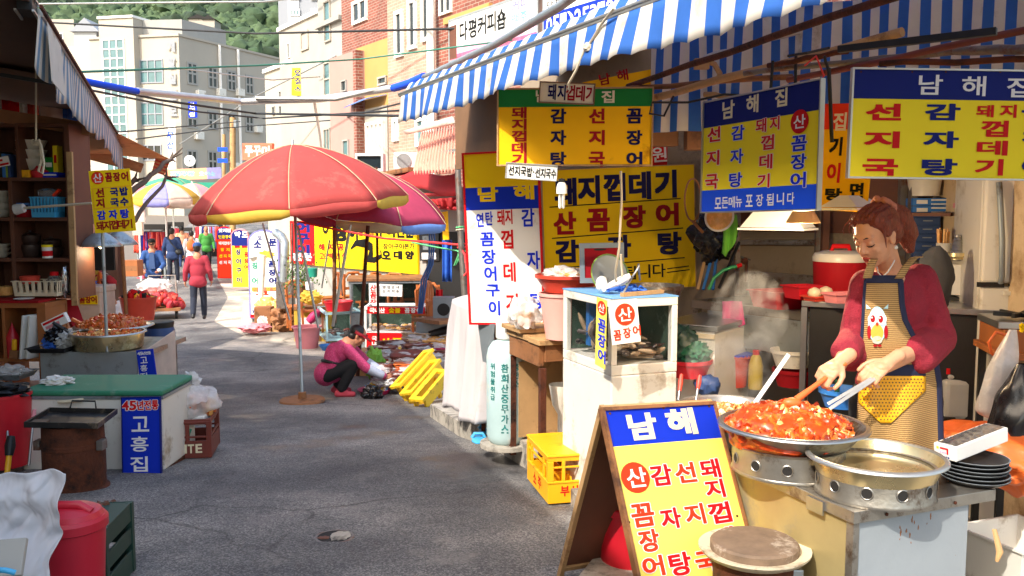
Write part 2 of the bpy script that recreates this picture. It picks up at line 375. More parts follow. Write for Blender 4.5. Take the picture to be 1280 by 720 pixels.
for a in [
 ('soil','6B6258',.9),('kerb','A79F92',.85,0,.18,5,('5E5851',.6,7),.4),('white','E6E3DC',.5,0,.04,3),('paper','E4E2DE',.6,0,.03),
 ('white_dirty','DEDACF',.45,0,.06,2,('A0917A',.28,3.5)),('cream_wall','ACA496',.8,0,.06,.3,('B8AC96',.12,.5)),('beige_wall','B0A28C',.85,0,.1,.5,('8C8071',.4,.8)),
 ('grey_wall','9C9A94',.85,0,.1,.8),('pale_wall','A69E92',.85,0,.08,.8),('pink_wall','A88279',.85,0,.08,.8),('tan_wall','B48A50',.85,0,.1,.7),('tower_white','B4B6B8',.7,0,.03),('tower_grey','8A8E95',.7,0,.03),
 ('glass','222B30',.1,0,.25,1.5),('glass_blue','54757A',.12,0,.25,.7),('dark','1A1715',.8,0,.2),('black','121214',.5,0,.15),('black_gloss','101013',.18,0,.2),
 ('sign_yellow','F8CC10',.62,0,.03,3),('sign_amber','F6B80C',.62,0,.05,2,('B87F08',.12,4)),('sign_pale','F0D862',.62,0,.03,2),('sign_lemon','F6DA2A',.62,0,.03),('sign_white','E8E6DE',.62,0,.03,2,('B9A98C',.2,3)),
 ('navy','15226E',.62,0,.06),('blue','1531C8',.62,0,.06),('sign_blue','1230B4',.62,0,.06,3),('bright_blue','1E50DC',.62,0,.04),('red','C8141A',.62,0,.06),('maroon','99121C',.62,0,.06),('orange_red','E0381A',.45,0,.05),('green_sign','1D7A33',.62,0,.07),('teal','1C8A72',.5),('sky_text','6FA6D8',.5),('peach','E89A78',.6,0,.05),('pink_print','E9A4C4',.5,0,.1,1.2),('letter_white','E6E4E0',.62,0,.02),('letter_cream','DFD3AE',.5,0,.04),('navy_dark','12104A',.4,0,.05),('letter_black','151412',.5,0,.05),
 ('stripe_white','E4DFD6',.75,0,.06,4,('B7AA98',.22,3)),('stripe_faded','7C9CBC',.75,0,.12,5),('stripe_blue','3A74C8',.75,0,.12,5),('alu','B9B8B4',.4,.85,.1),('steel','A9A8A6',.3,.9,.12,5),('steel_dirty','A19C93',.38,.85,.15,6,('5B432F',.42,7),.15),('gold_pan','DCC998',.28,.9,.08,6,('A88A56',.2,6)),('grey_metal','8A9297',.5,.5,.12,3,('5E564C',.3,5)),
 ('galvanised','A6AEB2',.42,.7,.12,4,('6F6A62',.3,5)),('rust','5A2E1A',.85,.2,.35,7,('25130D',.5,6),.5),('rust_stain','8E5A34',.8,0,.3,30),('rust_pole','77706A',.5,.5,.2,8,RUST),('wood','8A5A34',.7,0,.2,4,('4A2D1B',.4,5),.2,40),('wood_pale','B08A5C',.75,0,.15,4,('6E4F33',.35,5),.2,40),('wood_dark','623A28',.65,0,.2,4),('wood_orange','9A5A2B',.6,0,.15,4),('bark','6A5C50',.9,0,.25,9,None,.6,30),
 ('red_plastic','C01828',.38,0,.07,5),('crate_yellow','F0AC12',.4,0,.05,5,('B0760E',.2,5)),('yellow_paint','EDBE1E',.55,0,.06,5,('A07A1A',.25,6)),('pink_plastic','E9A79B',.45,0,.06),('basin_red','CE4532',.42,0,.08,5),('blue_plastic','2E6FB8',.4,0,.06),('barrel_blue','27406E',.5,0,.15,4),('sky_plastic','3FA0CE',.4,0,.06),('green_plastic','1E5A3E',.5,0,.12),('lid_green','2C7A5B',.65,0,.1,4,('6E8D7B',.25,4)),('crate_brown','6E2E22',.5,0,.12,5),('crate_dark','1C3A30',.5,0,.2),('beige_plastic','D8C9AC',.5,0,.05),('orange_plastic','D9662A',.45,0,.08),('pot_pink','D9868C',.5,0,.06),('magenta','C22A62',.5,0,.06),('lime','7DB542',.6,0,.1),
 ('umbrella_red','CE5650',.75,0,.1,3,('D67468',.3,2.2)),('umbrella_pink','C4486A',.75,0,.12,3),('umbrella_yellow','E2BE4A',.7,0,.06),('umbrella_beige','D8C6A0',.7),('umbrella_blue','6688C6',.7),('umb_lilac','9A9AD8',.7),('umb_sky','A8D0D8',.5),('umb_green','56B090',.7),('umb_pale','E2CDBE',.7),('umb_coral','D8654A',.7),('awning_red','C43A3E',.75,0,.1,3),('tarp_tan','DCA676',.75,0,.12,2,('94623C',.3,2)),('tarp_brown','5E4232',.85,0,.2,2),('tarp_blue','2C62C0',.6,0,.15),
 ('brown_panel','7A5A3E',.8,0,.2,2),('inner_wall','8E7F6C',.8,0,.15,2,('5A4C3E',.4,2)),('door_wall','C6AE8C',.7,0,.1,1.5,('8A6A48',.4,2)),('fridge','D6D0C4',.35,0,.04,2,('A89A84',.25,3)),('cloth_white','BDB6B6',.85,0,.05,2,('B4A9A2',.2,3)),('cloth_pink','D8488A',.9,0,.08,9),('cloth_green','6CB83A',.9,0,.1,9),('plastic_bag','DCDAD6',.3,0,.05),('bag_black','17161A',.25,0,.2,9),
 ('skin','D49874',.5,0,.05,20),('skin_tan','B4795A',.55,0,.06,20),('lip','B8453F',.4,0,.05),('hair_red','7A3018',.45,0,.4,40,None,.9,60,0,1,0,.5,0,0,None,(4,4,.5)),('hair_black','1C1614',.5,0,.3,20),('sweater','8E1F30',.92,0,.14,18,None,.5,160),('apron','A8834E',.9),('apron_navy','1A1F3C',.85),('scrunchie','C07A66',.85),('jacket_maroon','9C2B3C',.85,0,.08),('trousers_navy','1B2233',.85),('jacket_blue','24477E',.85,0,.1),('shirt_blue','38507A',.85),('shirt_white','D5D5D8',.85),('vest_white','D6CFCB',.9),('bag_orange','E0632E',.8),('jeans','22365E',.9),('shoe_pink','C2404E',.7),('trousers_black','151519',.85),('sleeve_grey','A9AFC0',.9),('visor','A81F2E',.6),('shirt_green','3F8A3A',.85),
 ('food_red','BC3E0E',.34,0,.25,22,('E8862A',.35,30)),('food_orange','D2621C',.34,0,.2,25),('food_pale','E0A860',.25,0,.15,25),('food_dark','8E2A0A',.34,0,.25,20),('food_brown','B8622C',.35,0,.25,18),('soup','C8924E',.12,0,.2,14,('E0BE86',.3,18)),('soup_red','B0622A',.15,0,.25,10),('squid','6E3226',.5,0,.25,15),('eel_grey','6A5F5C',.25,0,.3,20),('eel_tan','B89E80',.3,0,.25,20),('eel_dark','2E2624',.25,0,.3,20),('water','7E9E86',.2,0,.3,5),('tank_back','35493E',.4,0,.4,7,('7E9080',.2,8)),('onion','D8C8A8',.4,0,.08),('tomato','C0382C',.35,0,.15),
 ('leaf','3E6A2E',.6,0,.3,8),('leaf_light','7E9A3E',.6,0,.25,8),('tree_dark','22321F',.9,0,.35,.25),('tree_mid','2F432A',.9,0,.35,.25),('tree_light','425536',.9,0,.35,.25),('hill_soil','3A4A2C',.95,0,.3,.05),
 ('cable_black','1B1B1D',.6),('cable_green','2F6F5C',.6),('pipe_silver','BFC0C0',.35,.6,.08),('rope','C9BBA2',.9),('rope_red','D03434',.7),('rope_green','5CB87A',.7),('hose_green','2E9A5E',.4),('hose_blue','34609E',.4),('cardboard','B48A5C',.85,0,.1,4),('box_white','DCD8D2',.6,0,.04),('styrofoam','E2E2DE',.7,0,.03),('foil','C0C0C2',.2,.9,.2,40),('plate_black','1E1E20',.4,0,.2,12),('pottery','3A2A24',.3,0,.2),('ceramic','D2CCBE',.35,0,.05),('bottle_yellow','C8B03C',.3),('peel','92989C',.55,0,.05,3,('8E9498',.25,8),.25,14),('cart_yellow','AE9C6C',.42,.35,.14,2.2,('8E897C',.45,3)),('brick_cut','8C7A6C',.9),('chair_grey','424244',.9),('chair_orange','B0602A',.6,0,.15),('lcd_white','E4E4E0',.3),('bin_red','B3182E',.4,0,.06,4),('sheet_white','D2D2D6',.45,0,.04,3),('cutting_wood','6E5A48',.8,0,.4,7,('B8AA98',.35,6)),('rim_enamel','C8BBA0',.5,0,.1,5,('7A5A3C',.35,8)),('gas_blue','AEC6C6',.45,0,.08,3,('C8C8BC',.3,5)),('gas_text','1F7C78',.5),('pan_black','1E1C1C',.45,.2,.4,9,('7A6A58',.25,6)),('box_blue','2F6FB8',.5,0,.12),('leather','3A2A2A',.6),('roof_pink','C48A78',.8,0,.12,3,('8A5A4A',.3,3)),('goods_red','A82430',.7,0,.3,5),('goods_mix','C05A78',.7,0,.5,6),
]: mat(*a)
for k in ('sign_yellow','sign_amber','sign_pale','sign_lemon','sign_white','navy','blue','sign_blue','bright_blue','red','maroon','orange_red','green_sign','letter_white','navy_dark','letter_black'): MT[k].node_tree.nodes['Principled BSDF'].inputs['Specular IOR Level'].default_value=.15
for k in ('stripe_white','stripe_blue','stripe_faded','umbrella_red','umbrella_pink','umbrella_yellow','umbrella_beige','awning_red','tarp_tan','umb_pale','umb_lilac','umb_green','plastic_bag','sheet_white'):
 n=MT[k].node_tree.nodes;l=MT[k].node_tree.links;b=n['Principled BSDF'];tr=n.new('ShaderNodeBsdfTranslucent');mx=n.new('ShaderNodeMixShader');mx.inputs[0].default_value=.4
 l.new(b.inputs['Base Color'].links[0].from_socket,tr.inputs[0]);l.new(b.outputs[0],mx.inputs[1]);l.new(tr.outputs[0],mx.inputs[2]);l.new(mx.outputs[0],n['Material Output'].inputs[0])
mat('steam','FFFFFF');mat('lamp_glow','FFD9A0',emit=3,var=0);mat('shade_cream','D8B080',.6);mat('clear_plastic','E8ECEC',.12,trans=.85,alpha=.45,var=0);mat('tank_glass','1E2824',.04,alpha=.14,var=0);mat('bag_clear','E6E4E2',.25,alpha=.55,var=.1,sc=20,bump=.6,bsc=30);mat('grille','8A8A88',.5,.4,.1)
brickmat('brick_red','7A4236','8C5042','988678',.24,.085,.010);brickmat('brick_pink','A88270','B68E7A','B4A090',.24,.085,.010)
def stripes(name,c1,c2,width,axis='Z',rough=.9,bump=.4):
 m=bpy.data.materials.new(name);m.use_nodes=True;MT[name]=m
 n=m.node_tree.nodes;l=m.node_tree.links;b=n['Principled BSDF'];b.inputs['Roughness'].default_value=rough
 tc=n.new('ShaderNodeTexCoord');wv=n.new('ShaderNodeTexWave');wv.wave_type='BANDS';wv.bands_direction=axis;wv.inputs['Scale'].default_value=.314/width;wv.inputs['Distortion'].default_value=.6;wv.inputs['Detail Scale'].default_value=8
 l.new(tc.outputs['Object'],wv.inputs['Vector']);r=n.new('ShaderNodeValToRGB');r.color_ramp.elements[0].color=lin(c1);r.color_ramp.elements[1].color=lin(c2);r.color_ramp.elements[0].position=.25;r.color_ramp.elements[1].position=.6
 l.new(wv.outputs[0],r.inputs[0]);l.new(r.outputs[0],b.inputs['Base Color'])
 bn=n.new('ShaderNodeBump');bn.inputs['Strength'].default_value=bump;bn.inputs['Distance'].default_value=.004;l.new(wv.outputs[0],bn.inputs['Height']);l.new(bn.outputs[0],b.inputs['Normal'])
mat('pink_check','B23464',.9,0,.3,70,('D8809E',.3,90));stripes('apron_weave','7E6036','B48E58',.0075);stripes('corrugated','A8705E','C89482',.09,'X')
# ------------------------------------------------------------------ ground, road, pavement, kerb
def gsheet(name,m,pts,dz,step=.5):
 import bmesh
 bm=bmesh.new();bm.faces.new([bm.verts.new((p[0],p[1],0)) for p in pts])
 ys=[p[1] for p in pts];y=math.floor(min(ys)/step)*step
 cuts=[a for a,_ in ZG]+[min(ys)+k*step*(1+k*.05) for k in range(1,200)]
 for y in cuts:
  if min(ys) < y < max(ys): bmesh.ops.bisect_plane(bm,geom=bm.verts[:]+bm.edges[:]+bm.faces[:],plane_co=(0,y,0),plane_no=(0,1,0))
 for v in bm.verts: v.co.z=zg(v.co.y)+dz
 me=bpy.data.meshes.new(name);bm.to_mesh(me);bm.free();me.materials.append(MT[m])
 if me.polygons[0].normal.z < 0: me.flip_normals()
 o=bpy.data.objects.new(name,me);C.objects.link(o);MW[o]=loc((0,0,0));return tag(o,kind='structure')
gsheet('ground','soil',[(-400,-20),(400,-20),(400,500),(-400,500)],-.012,20)
gsheet('road','asphalt',[(-7,-8),(6,-8),(6,6),(1.0,7),(-.6,10),(-2.6,16),(-8,32),(-16,60),(-22,60),(-12,26),(-7,13)],0)
pv=[G(*q) for q in ((262,330),(285,372),(268,402),(305,420),(262,436),(330,441),(420,447),(545,512))]
gsheet('pavement','concrete_ground',[(p.x,p.y) for p in pv]+[(3,9),(3,24),(-6,36)],.004)
kz=zg(6.8)
kb=[G(538,521),G(573,545),G(620,563),G(700,612),G(740,668),G(742,716),G(700,770)]
mb=MB('kerb');tp=[V((p.x,p.y,max(zg(p.y)+.07,-.02))) for p in kb]+[V((4.5,1.5,.05)),V((4.5,9.5,-.1))]
n_=len(tp);tp[0].z=zg(tp[0].y)+.13;tp[1].z=zg(tp[1].y)+.13
mb.add(tp+[V((p.x,p.y,p.z-.35)) for p in tp],[tuple(range(n_))]+[(i,i+n_,(i+1)%n_+n_,(i+1)%n_) for i in range(n_)])
mb.build('kerb_slab',kind='structure')
mh=G(418,672);t=thing('drain_cover','small round broken drain cover sunk in the asphalt road','drain cover',mh+V((0,0,.004)))
mb=MB('rust_pole');mb.lathe([(.1,0),(.097,.004),(.085,.005)],mh+V((0,0,.002)),20);mb.build('rim',t,40)
mb=MB('dark');mb.lathe([(.0,0),(.085,0)],mh+V((0,0,.006)),20,cap=None);mb.use('kerb').blob(mh+V((.03,.01,.006)),(.05,.06,.006),2,.4,3,3);mb.use('wood_dark').blob(mh+V((-.05,-.02,.006)),(.03,.02,.006),2,.4,3,5);mb.build('plate',t)
# ------------------------------------------------------------------ hill
rd=random.Random(3)
def hz(x,y): return -20+max(0,(y-160))*.62+14*noise.noise((x*.012,y*.012,3))+5*noise.noise((x*.04,y*.04,9))-max(0,x+20)*.25
mb=MB('hill_soil');mb.sheet(lambda u,v: V((-330+420*u,170+330*v,hz(-330+420*u,170+330*v))),42,34)
mb.build('hill',smooth=180,kind='structure')
mb=MB('tree_mid')
for i in range(16000):
 y=185+290*rd.random() ** 1.2;x=y*rd.uniform(-.66,-.19);z=hz(x,y)
 if z < 20 or not (-120 < 640+1100*x/y < 450 and .13 < (z-1.6)/y < .31): continue
 g=noise.noise((x*.03,y*.03,1));mb.use('tree_dark' if g+rd.uniform(-.4,.4) <-.12 else 'tree_light' if g+rd.uniform(-.4,.4) > .2 else 'tree_mid')
 r=rd.uniform(1.5,3.2)*(1.4 if rd.random() < .12 else 1)
 vs,fs=ICO[2];ro=Euler((rd.random()*6,rd.random()*6,rd.random()*6)).to_matrix()
 c=V((x,y,z+r*.6))
 mb.add([c+ro @ (V((p.x*r,p.y*r,p.z*r))*(1+.55*noise.noise(p*2.0+V((i,0,0)))+.3*noise.noise(p*5+V((0,i,0))))) for p in vs],fs)
mb.build('hillside_woods',smooth=70,kind='stuff',label='dense green wooded hillside behind the buildings',cat='woods')
for px,py,d,wd,lb in ((236,29,240,5,'small white house among the trees on the hill'),(254,30,236,3,'tiny pale hut right of the white house on the hill')):
 b=P(px,py+4,d);t=thing('hill_house',lb,'house',b)
 mb=MB('pale_wall');mb.bx(b.x,b.x+wd,b.y,b.y+5,b.z-4,b.z+2.0);mb.build('wall',t)
 mb=MB('dark');mb.prism([(-.4,0),(wd+.4,0),(wd/2,1.1)],6,loc((b.x,b.y-.4,b.z+2.0)) @ MX.Rotation(R(90),4,'X'));mb.build('roof',t)
# ------------------------------------------------------------------ buildings
class Bld:
 def __init__(s,name,label,p,yaw,cat='building'):
  s.root=thing(name,label,cat,p,yaw)
 def block(s,pts,z0,z1,m,part='wall',cap=None):
  n=len(pts);mb=MB(m)
  mb.add([V((p[0],p[1],z0)) for p in pts]+[V((p[0],p[1],z1)) for p in pts],[tuple(range(n))[::-1],tuple(range(n,2*n))]+[(i,(i+1)%n,(i+1)%n+n,i+n) for i in range(n)])
  o=mb.build(part,s.root)
  if cap:
   mb=MB(cap);c=sum((V((p[0],p[1],0)) for p in pts),V())/n
   q=[V((p[0],p[1],0))+(V((p[0],p[1],0))-c).normalized()*.12 for p in pts]
   mb.add([V((p.x,p.y,z1+.002)) for p in q]+[V((p.x,p.y,z1+.18)) for p in q],[tuple(range(n))[::-1],tuple(range(n,2*n))]+[(i,(i+1)%n,(i+1)%n+n,i+n) for i in range(n)])
   mb.build('parapet',s.root)
  return o
 def win(s,fr,x0,y0,x1,y1,nx=1,ny=1,fm='white',gm='glass',t=.06,px=True,bar=None):
  if px:
   a,b=hit(x0,y0,fr),hit(x1,y1,fr);x0,x1=min(a[0],b[0]),max(a[0],b[0]);y0,y1=min(a[1],b[1]),max(a[1],b[1])
  wd=bar or min(.09,(x1-x0)*.1)
  f=MB(fm)
  for i in range(nx+1):
   x=x0+(x1-x0)*i/nx;f.bx(x-wd/2,x+wd/2,y0,y1,-.1,t,fr)
  for j in range(ny+1):
   y=y0+(y1-y0)*j/ny;f.bx(x0-wd/2,x1+wd/2,y-wd/2,y+wd/2,-.1,t-.004 if 0 < j < ny else t+.004,fr)
  o=f.build('window',s.root)
  g=MB(gm);g.add([fr @ V(p) for p in ((x0,y0,.012),(x1,y0,.012),(x1,y1,.012),(x0,y1,.012))],[(0,1,2,3)])
  g.build('pane',o)
 def part(s,name,m,fn,**k):
  mb=MB(m);fn(mb);return mb.build(name,s.root,**k)
def plan(p): return V((p.x,p.y,0))
c0=P(223,45,68);z1=c0.z;z0=-3
fl=P(112,50,69.5);rr=plan(c0)+V((.413,.911,0))*17;ll=P(60,50,71)
B=Bld('office_building','long cream office building with a glazed stair tower at the end of the street',(c0.x,c0.y,z0),0)
B.block([plan(fl),plan(c0),rr,rr+V((-22,8,0))],z0,z1,'cream_wall',cap='cream_wall')
B.block([plan(ll),plan(fl)+V((.3,-.002,0)),plan(fl)+V((2,12,0)),plan(ll)+V((0,12,0))],z0,z1-.35,'cream_wall')
ta,tb=P(123,24,68.7),P(166,24,68.1);B.block([plan(ta),plan(tb),plan(tb)+V((1.6,5,0)),plan(ta)+V((1,6,0))],z0,ta.z,'cream_wall','stair_tower',cap='white')
B.block([plan(tb)+V((.05,1,0)),plan(c0)+V((0,.8,0)),plan(c0)+V((2,5,0)),plan(tb)+V((1,6,0))],z1+.2,z1+1.4,'grey_wall','penthouse')
ff=frame(V((fl.x,fl.y,z0)),plan(c0)-plan(fl));ft=frame(V((ta.x,ta.y,z0)),plan(tb)-plan(ta));fs_=frame(V((c0.x,c0.y,z0)),rr-plan(c0))
B.win(ft,128,50,161,213,3,14,'white','glass_blue')
for y in (76,129): B.win(ff,166,y,204,y+27,4,2,'tower_grey','glass_blue')
B.win(ff,168,182,202,200,4,1,'tower_grey','glass')
for y,dy in ((78,28),(136,24),(188,24)):
 for x,sl in ((234,0),(260,6),(284,11),(307,17)):
  B.win(fs_,x,y+sl*(.95 if y < 100 else .5 if y < 150 else .2),x+12-sl*.16,y+dy+sl*(.7 if y < 100 else .3),2,2,'grey_wall','glass',bar=.14)
for x,y in ((244,114),(270,112),(294,112),(242,166),(317,158),(266,212),(292,205)): q=hit(x,y,fs_);B.part('air_conditioner','white_dirty',lambda mb: mb.bx(q[0],q[0]+.8,q[1]-.5,q[1]+.1,0,.35,fs_),bev=.04)
for x in (273,296): B.part('drain_pipe','white',lambda mb: mb.tube([fs_ @ V((hit(x,62,fs_)[0],h,.12)) for h in (0,z1-z0)],.12,6))
sg=Sign('','',(210,150,67.6),(219,150,67.5),(210,214,67.6),'white',parent=B.root);sg.row('부산',213,169,213,181,8,10,'bright_blue');sg.done()
lt=MB('white');line(lt,ff,'개발실업보',hit(210,46,ff)[0],hit(219,46,ff)[0],hit(214,148,ff)[1],hit(214,48,ff)[1],'tower_grey',.05,gap=.3,z=.15,vert=True);lt.build('raised_lettering',B.root)
Sign('banner_sign','small blue vertical sign hung on the side of the cream office building',(235,127,66),(246,127,66),(235,147,66),'sign_blue').row('한의원',240,131,240,143,7,5,'letter_white').done()
b=P(64,24,90);B=Bld('slope_house','pale grey flat roofed house behind the cream office building',(b.x,b.y,0),0)
B.block([plan(b),plan(P(92,24,90)),plan(P(92,24,97)),plan(P(64,24,97))],0,b.z,'pale_wall');fr=frame(V((b.x,b.y,0)),(1,0,0));B.win(fr,69,42,79,50,2,1)
b=P(92,32,88);B=Bld('slope_house','small slate roofed house between grey house and stair tower',(b.x,b.y,0),0)
B.block([plan(b),plan(P(120,32,88)),plan(P(120,32,94)),plan(P(92,32,94))],0,b.z-.6,'tower_white');B.part('roof','tower_grey',lambda mb: mb.prism([(-.3,0),(2.6,0),(1.2,1.3)],6,loc((b.x,b.y-.3,b.z-.6)) @ MX.Rotation(R(90),4,'X')))
a=P(349,60,190);e=P(401,60,190);B=Bld('apartment_tower','tall pale grey apartment tower rising above the low roofs',(a.x,a.y,0),0)
B.block([plan(a),plan(e),plan(e)+V((0,12,0)),plan(a)+V((0,12,0))],0,62,'tower_grey')
B.block([plan(P(361,60,189.8)),plan(P(375,60,189.8)),plan(P(375,60,191)),plan(P(361,60,191))],0,62,'tower_white','white_bay')
fr=frame(V((a.x,189.7,0)),(1,0,0))
for y in (-8,12,31,50):
 for x in (363,389): B.win(fr,x,y,x+11,y+7,3,1,'white','glass_blue',bar=.3)
LD=V((.5695,-.822,0));LB=V((.822,.5695,0))
def rowbld(name,label,x0,x1,d0,top,m,depth=6,zb=-1.2,cap=None,dx=None):
 p=plan(P(x0,262,d0));k=(x1-640)/F;t=(k*p.y-p.x)/(LD.x-k*LD.y);q=p+LD*t
 B=Bld(name,label,(p.x,p.y,zb),math.atan2(LD.y,LD.x));z=P(x0,top,d0).z
 B.block([p,q,q+LB*depth,p+LB*depth],zb,z,m,cap=cap);B.fr=frame(V((p.x,p.y,zb)),LD);B.p=p;B.q=q;B.z=z;B.W=t
 return B
B=rowbld('brick_building','dark red brick building with a coffee shop signboard above the striped awning',547,860,22,-60,'brick_red')
B.win(B.fr,551,-12,565,14,2,1,'white','glass');B.win(B.fr,572,84,583,92,1,1,'wood_dark','glass')
B.part('drain_pipe','white',lambda mb: mb.tube([B.p+V((-.12,-.2,h)) for h in (.5,B.z)],.1,8))
for k,x in enumerate((600,740)): B.part('sill','tan_wall',lambda mb: mb.bx(k*3+.5,k*3+2.5,7.2,7.35,0,.1,B.fr))
def onfront(B,name,label,x0,y0,x1,y1,base,out=.12,**k):
 fr=B.fr.copy();fr.translation=fr.translation+(B.fr.to_3x3() @ V((0,0,out)))
 def dep(x,y): q=fr @ V((*hit(x,y,fr),0));return q.y
 h0=hit(x0,y0,fr);h1=hit(x1,y1,fr)
 return Sign(name,label,(x0,y0,dep(x0,y0)),(x1,y1-0,(fr @ V((h1[0],h0[1],0))).y),(x0,k.pop('yb'),dep(x0,y0)),base,**k)
s=Sign.__new__(Sign)
def frontsign(B,name,label,x0,yt,yb,x1,base,out=.12,**k):
 fr=B.fr.copy();fr.translation=fr.translation+(B.fr.to_3x3() @ V((0,0,out)))
 a=hit(x0,yt,fr);c=hit(x0,yb,fr);x=hit(x1,200,fr)[0]
 W0=fr @ V((a[0],a[1],0));W1=fr @ V((x,a[1],0));W2=fr @ V((c[0],c[1],0))
 def back(p):
  q=cam.matrix_basis.inverted() @ p;return (640+F*q.x/-q.z,360-F*q.y/-q.z,p.y)
 return Sign(name,label,back(W0),back(W1),back(W2),base,**k)
cam.matrix_basis
s=frontsign(B,'coffee_signboard','long white and pink coffee shop signboard on the dark brick building',561,26,78,672,'white',frame_m='alu',fw=.05,t=.1)
for i in range(6): s.zone(0,.55+i*.075,1,1,['umb_pale','pink_print','pink_print','pink_print','goods_mix','goods_mix'][i] if i > 1 else 'paper',uv=True)
s.zone(.0,.15,.1,.95,'wood_dark',uv=True)
H=s.H;W=s.W
line(s.l,s.fr,'다평커피숍',W*.13,W*.68,H*.42,H*.86,'letter_black',.03);line(s.l,s.fr,'커피',W*.73,W*.9,H*.72,H*.95,'umb_lilac',.03);line(s.l,s.fr,'맥주',W*.73,W*.9,H*.44,H*.66,'sky_text',.03);line(s.l,s.fr,'소주',W*.86,W*.97,H*.2,H*.4,'letter_white',.03);s.done()
s=frontsign(B,'signboard','white and blue phone number signboard on the brick building above the awning',679,-30,50,768,'paper',frame_m='alu',fw=.05,t=.1)
s.zone(0,.62,1,1,'sign_blue',uv=True);H=s.H;W=s.W
line(s.l,s.fr,'단체예약석',W*.05,W*.6,H*.46,H*.58,'letter_black',.02);line(s.l,s.fr,'100석완비',W*.58,W*.98,H*.46,H*.58,'letter_black',.02);line(s.l,s.fr,'051)253-8',W*.04,W*.97,H*.06,H*.33,'letter_white',.02);s.done()
B=rowbld('pink_brick_building','narrow pale pink brick building with tall white windows',487,549,24.2,-6,'brick_pink',cap='pink_wall')
for x,y,h in ((495.5,17,51),(512,3,55),(529,-8,56)): B.win(B.fr,x,y,x+8.5,y+h,1,1,'white','glass',bar=.1)
for x,y,h in ((493,150,24),(522,150,30),(534,146,30)): B.win(B.fr,x,y,x+5+(x > 500)*4,y+h,1,1,'white','glass_blue',bar=.1)
B=rowbld('ochre_building','small ochre walled house with a white shop front window',448,488,27,61,'tan_wall')
B.part('shop_panel','pale_wall',lambda mb: mb.bx(*[f(hit(459,137,B.fr)[0],hit(487,137,B.fr)[0]) for f in (min,max)],0,hit(459,137,B.fr)[1],0,.08,B.fr));B.win(B.fr,463,156,484,205,4,1,'white','glass',t=.16);B.win(B.fr,474,98,484,104,1,1,'pale_wall','glass')
B.part('blue_canopy','umbrella_blue',lambda mb: mb.add([B.fr @ V((hit(x,y,B.fr)[0],hit(x,y,B.fr)[1],o)) for x,y,o in ((449,126,.02),(484,118,.02),(480,124,.5),(449,136,.5))],[(0,1,2,3)]),solid=.02)
B=rowbld('brick_house','tall red brick house with one small window high on its wall',431,488,30,-40,'brick_red');B.win(B.fr,442,5,459,23,2,1,'white','glass',bar=.1)
B.part('water_tank','blue_plastic',lambda mb: mb.box(P(480,53,28.5),(.4,.4,.5)))
B=rowbld('pink_house','low faded pink house between the ochre house and the grey building',415,449,28,74,'pink_wall');B.part('brick_edge','brick_red',lambda mb: mb.bx(B.W-.18,B.W+.01,0,B.z+1.2,-.2,.03,B.fr));B.win(B.fr,428,102,434,113,1,1,'grey_wall','glass');B.win(B.fr,430,176,437,205,1,1,'grey_wall','glass_blue')
B=rowbld('grey_building','slim grey concrete building with green window strips',402,433,32,-40,'grey_wall');B.win(B.fr,406,4,414,50,1,2,'pale_wall','glass_blue');B.win(B.fr,406,80,414,118,1,2,'pale_wall','glass_blue');B.win(B.fr,406,162,414,210,2,1,'pale_wall','glass_blue');B.part('ledge','grey_wall',lambda mb: mb.bx(.0,B.W,hit(415,30,B.fr)[1],hit(415,30,B.fr)[1]+.15,0,.15,B.fr))
B=rowbld('pale_building','pale beige building with a yellow vertical signboard',354,403,42,40,'pale_wall',cap='white');B.win(B.fr,360,55,363,72,1,1,'white','glass');B.win(B.fr,377,42,386,60,1,1,'pale_wall','pale_wall')
B2=rowbld('low_building','low cream building beside the yellow vertical signboard',335,372,44,92,'cream_wall',cap='white')
for x,y in ((350,115),(361,113),(350,133),(341,134)): B2.win(B2.fr,x,y,x+3,y+9,1,1,'grey_wall','glass')
s=Sign('vertical_signboard','yellow vertical signboard with blue letters on the pale building',(365,85,40),(383,85,39.8),(365,119,40),'sign_lemon',t=.2);s.row('임실식',373.5,91,373.5,112,11,8,'navy');s.done()
a=V((-7.2,9,0));B=Bld('unseen_left_building','plain rendered two storey building behind the left stalls',(a.x,a.y,-1),YAW)
st_=plan(V((.1,5,0)))-ER*4.6
B.block([st_-ES*9,st_+ES*8.5,st_+ES*8.5-ER*5,st_-ES*9-ER*5],-1,5.2,'beige_wall')  # unseen block, placed and sized so its shadow covers the road
# ------------------------------------------------------------------ striped awning of the right-hand stall
RD=V((.427,-.904,0));RN=V((.904,.427,0));RA=P(505,122,6.0);RZ=RA.z
def rail(t,o=0,z=0): return RA+RD*t+RN*o+UP*z
t=thing('striped_awning','blue and white striped awning hanging over the eel stall on the right','awning',rail(2.3),math.atan2(RD.y,RD.x))
SW=.08;NS=75
def stripe(i): return 'stripe_blue' if (i // 3)%2 else 'stripe_white'
def val(u,v):
 x=u*SW*NS;k=math.sin(x*6.3)*.5+math.sin(x*17+1)*.25
 return rail(x,-.02+.035*v*k-.03*v,.012-v*(.185+.012*math.sin(x*2.1)-.012*abs(math.sin(math.pi*u*NS/2))))
mb=MB('stripe_white');mb.sheet(val,NS*3,5,lambda i,j: stripe(i));mb.build('valance',t,180,solid=.003)
mb=MB('stripe_white');mb.sheet(lambda u,v: rail(u*SW*NS,-.012+.05*v,.014+.078*v+.004*math.sin(u*190)*v),NS*3,2,lambda i,j: stripe(i));mb.build('hem',t,180,solid=.003)
mb=MB('stripe_white');mb.sheet(lambda u,v: rail(u*SW*NS,.03+2.6*v,.082+.62*v-.05*math.sin(v*math.pi)),NS*3,6,lambda i,j: stripe(i));mb.build('roof_fabric',t,180,solid=.004)
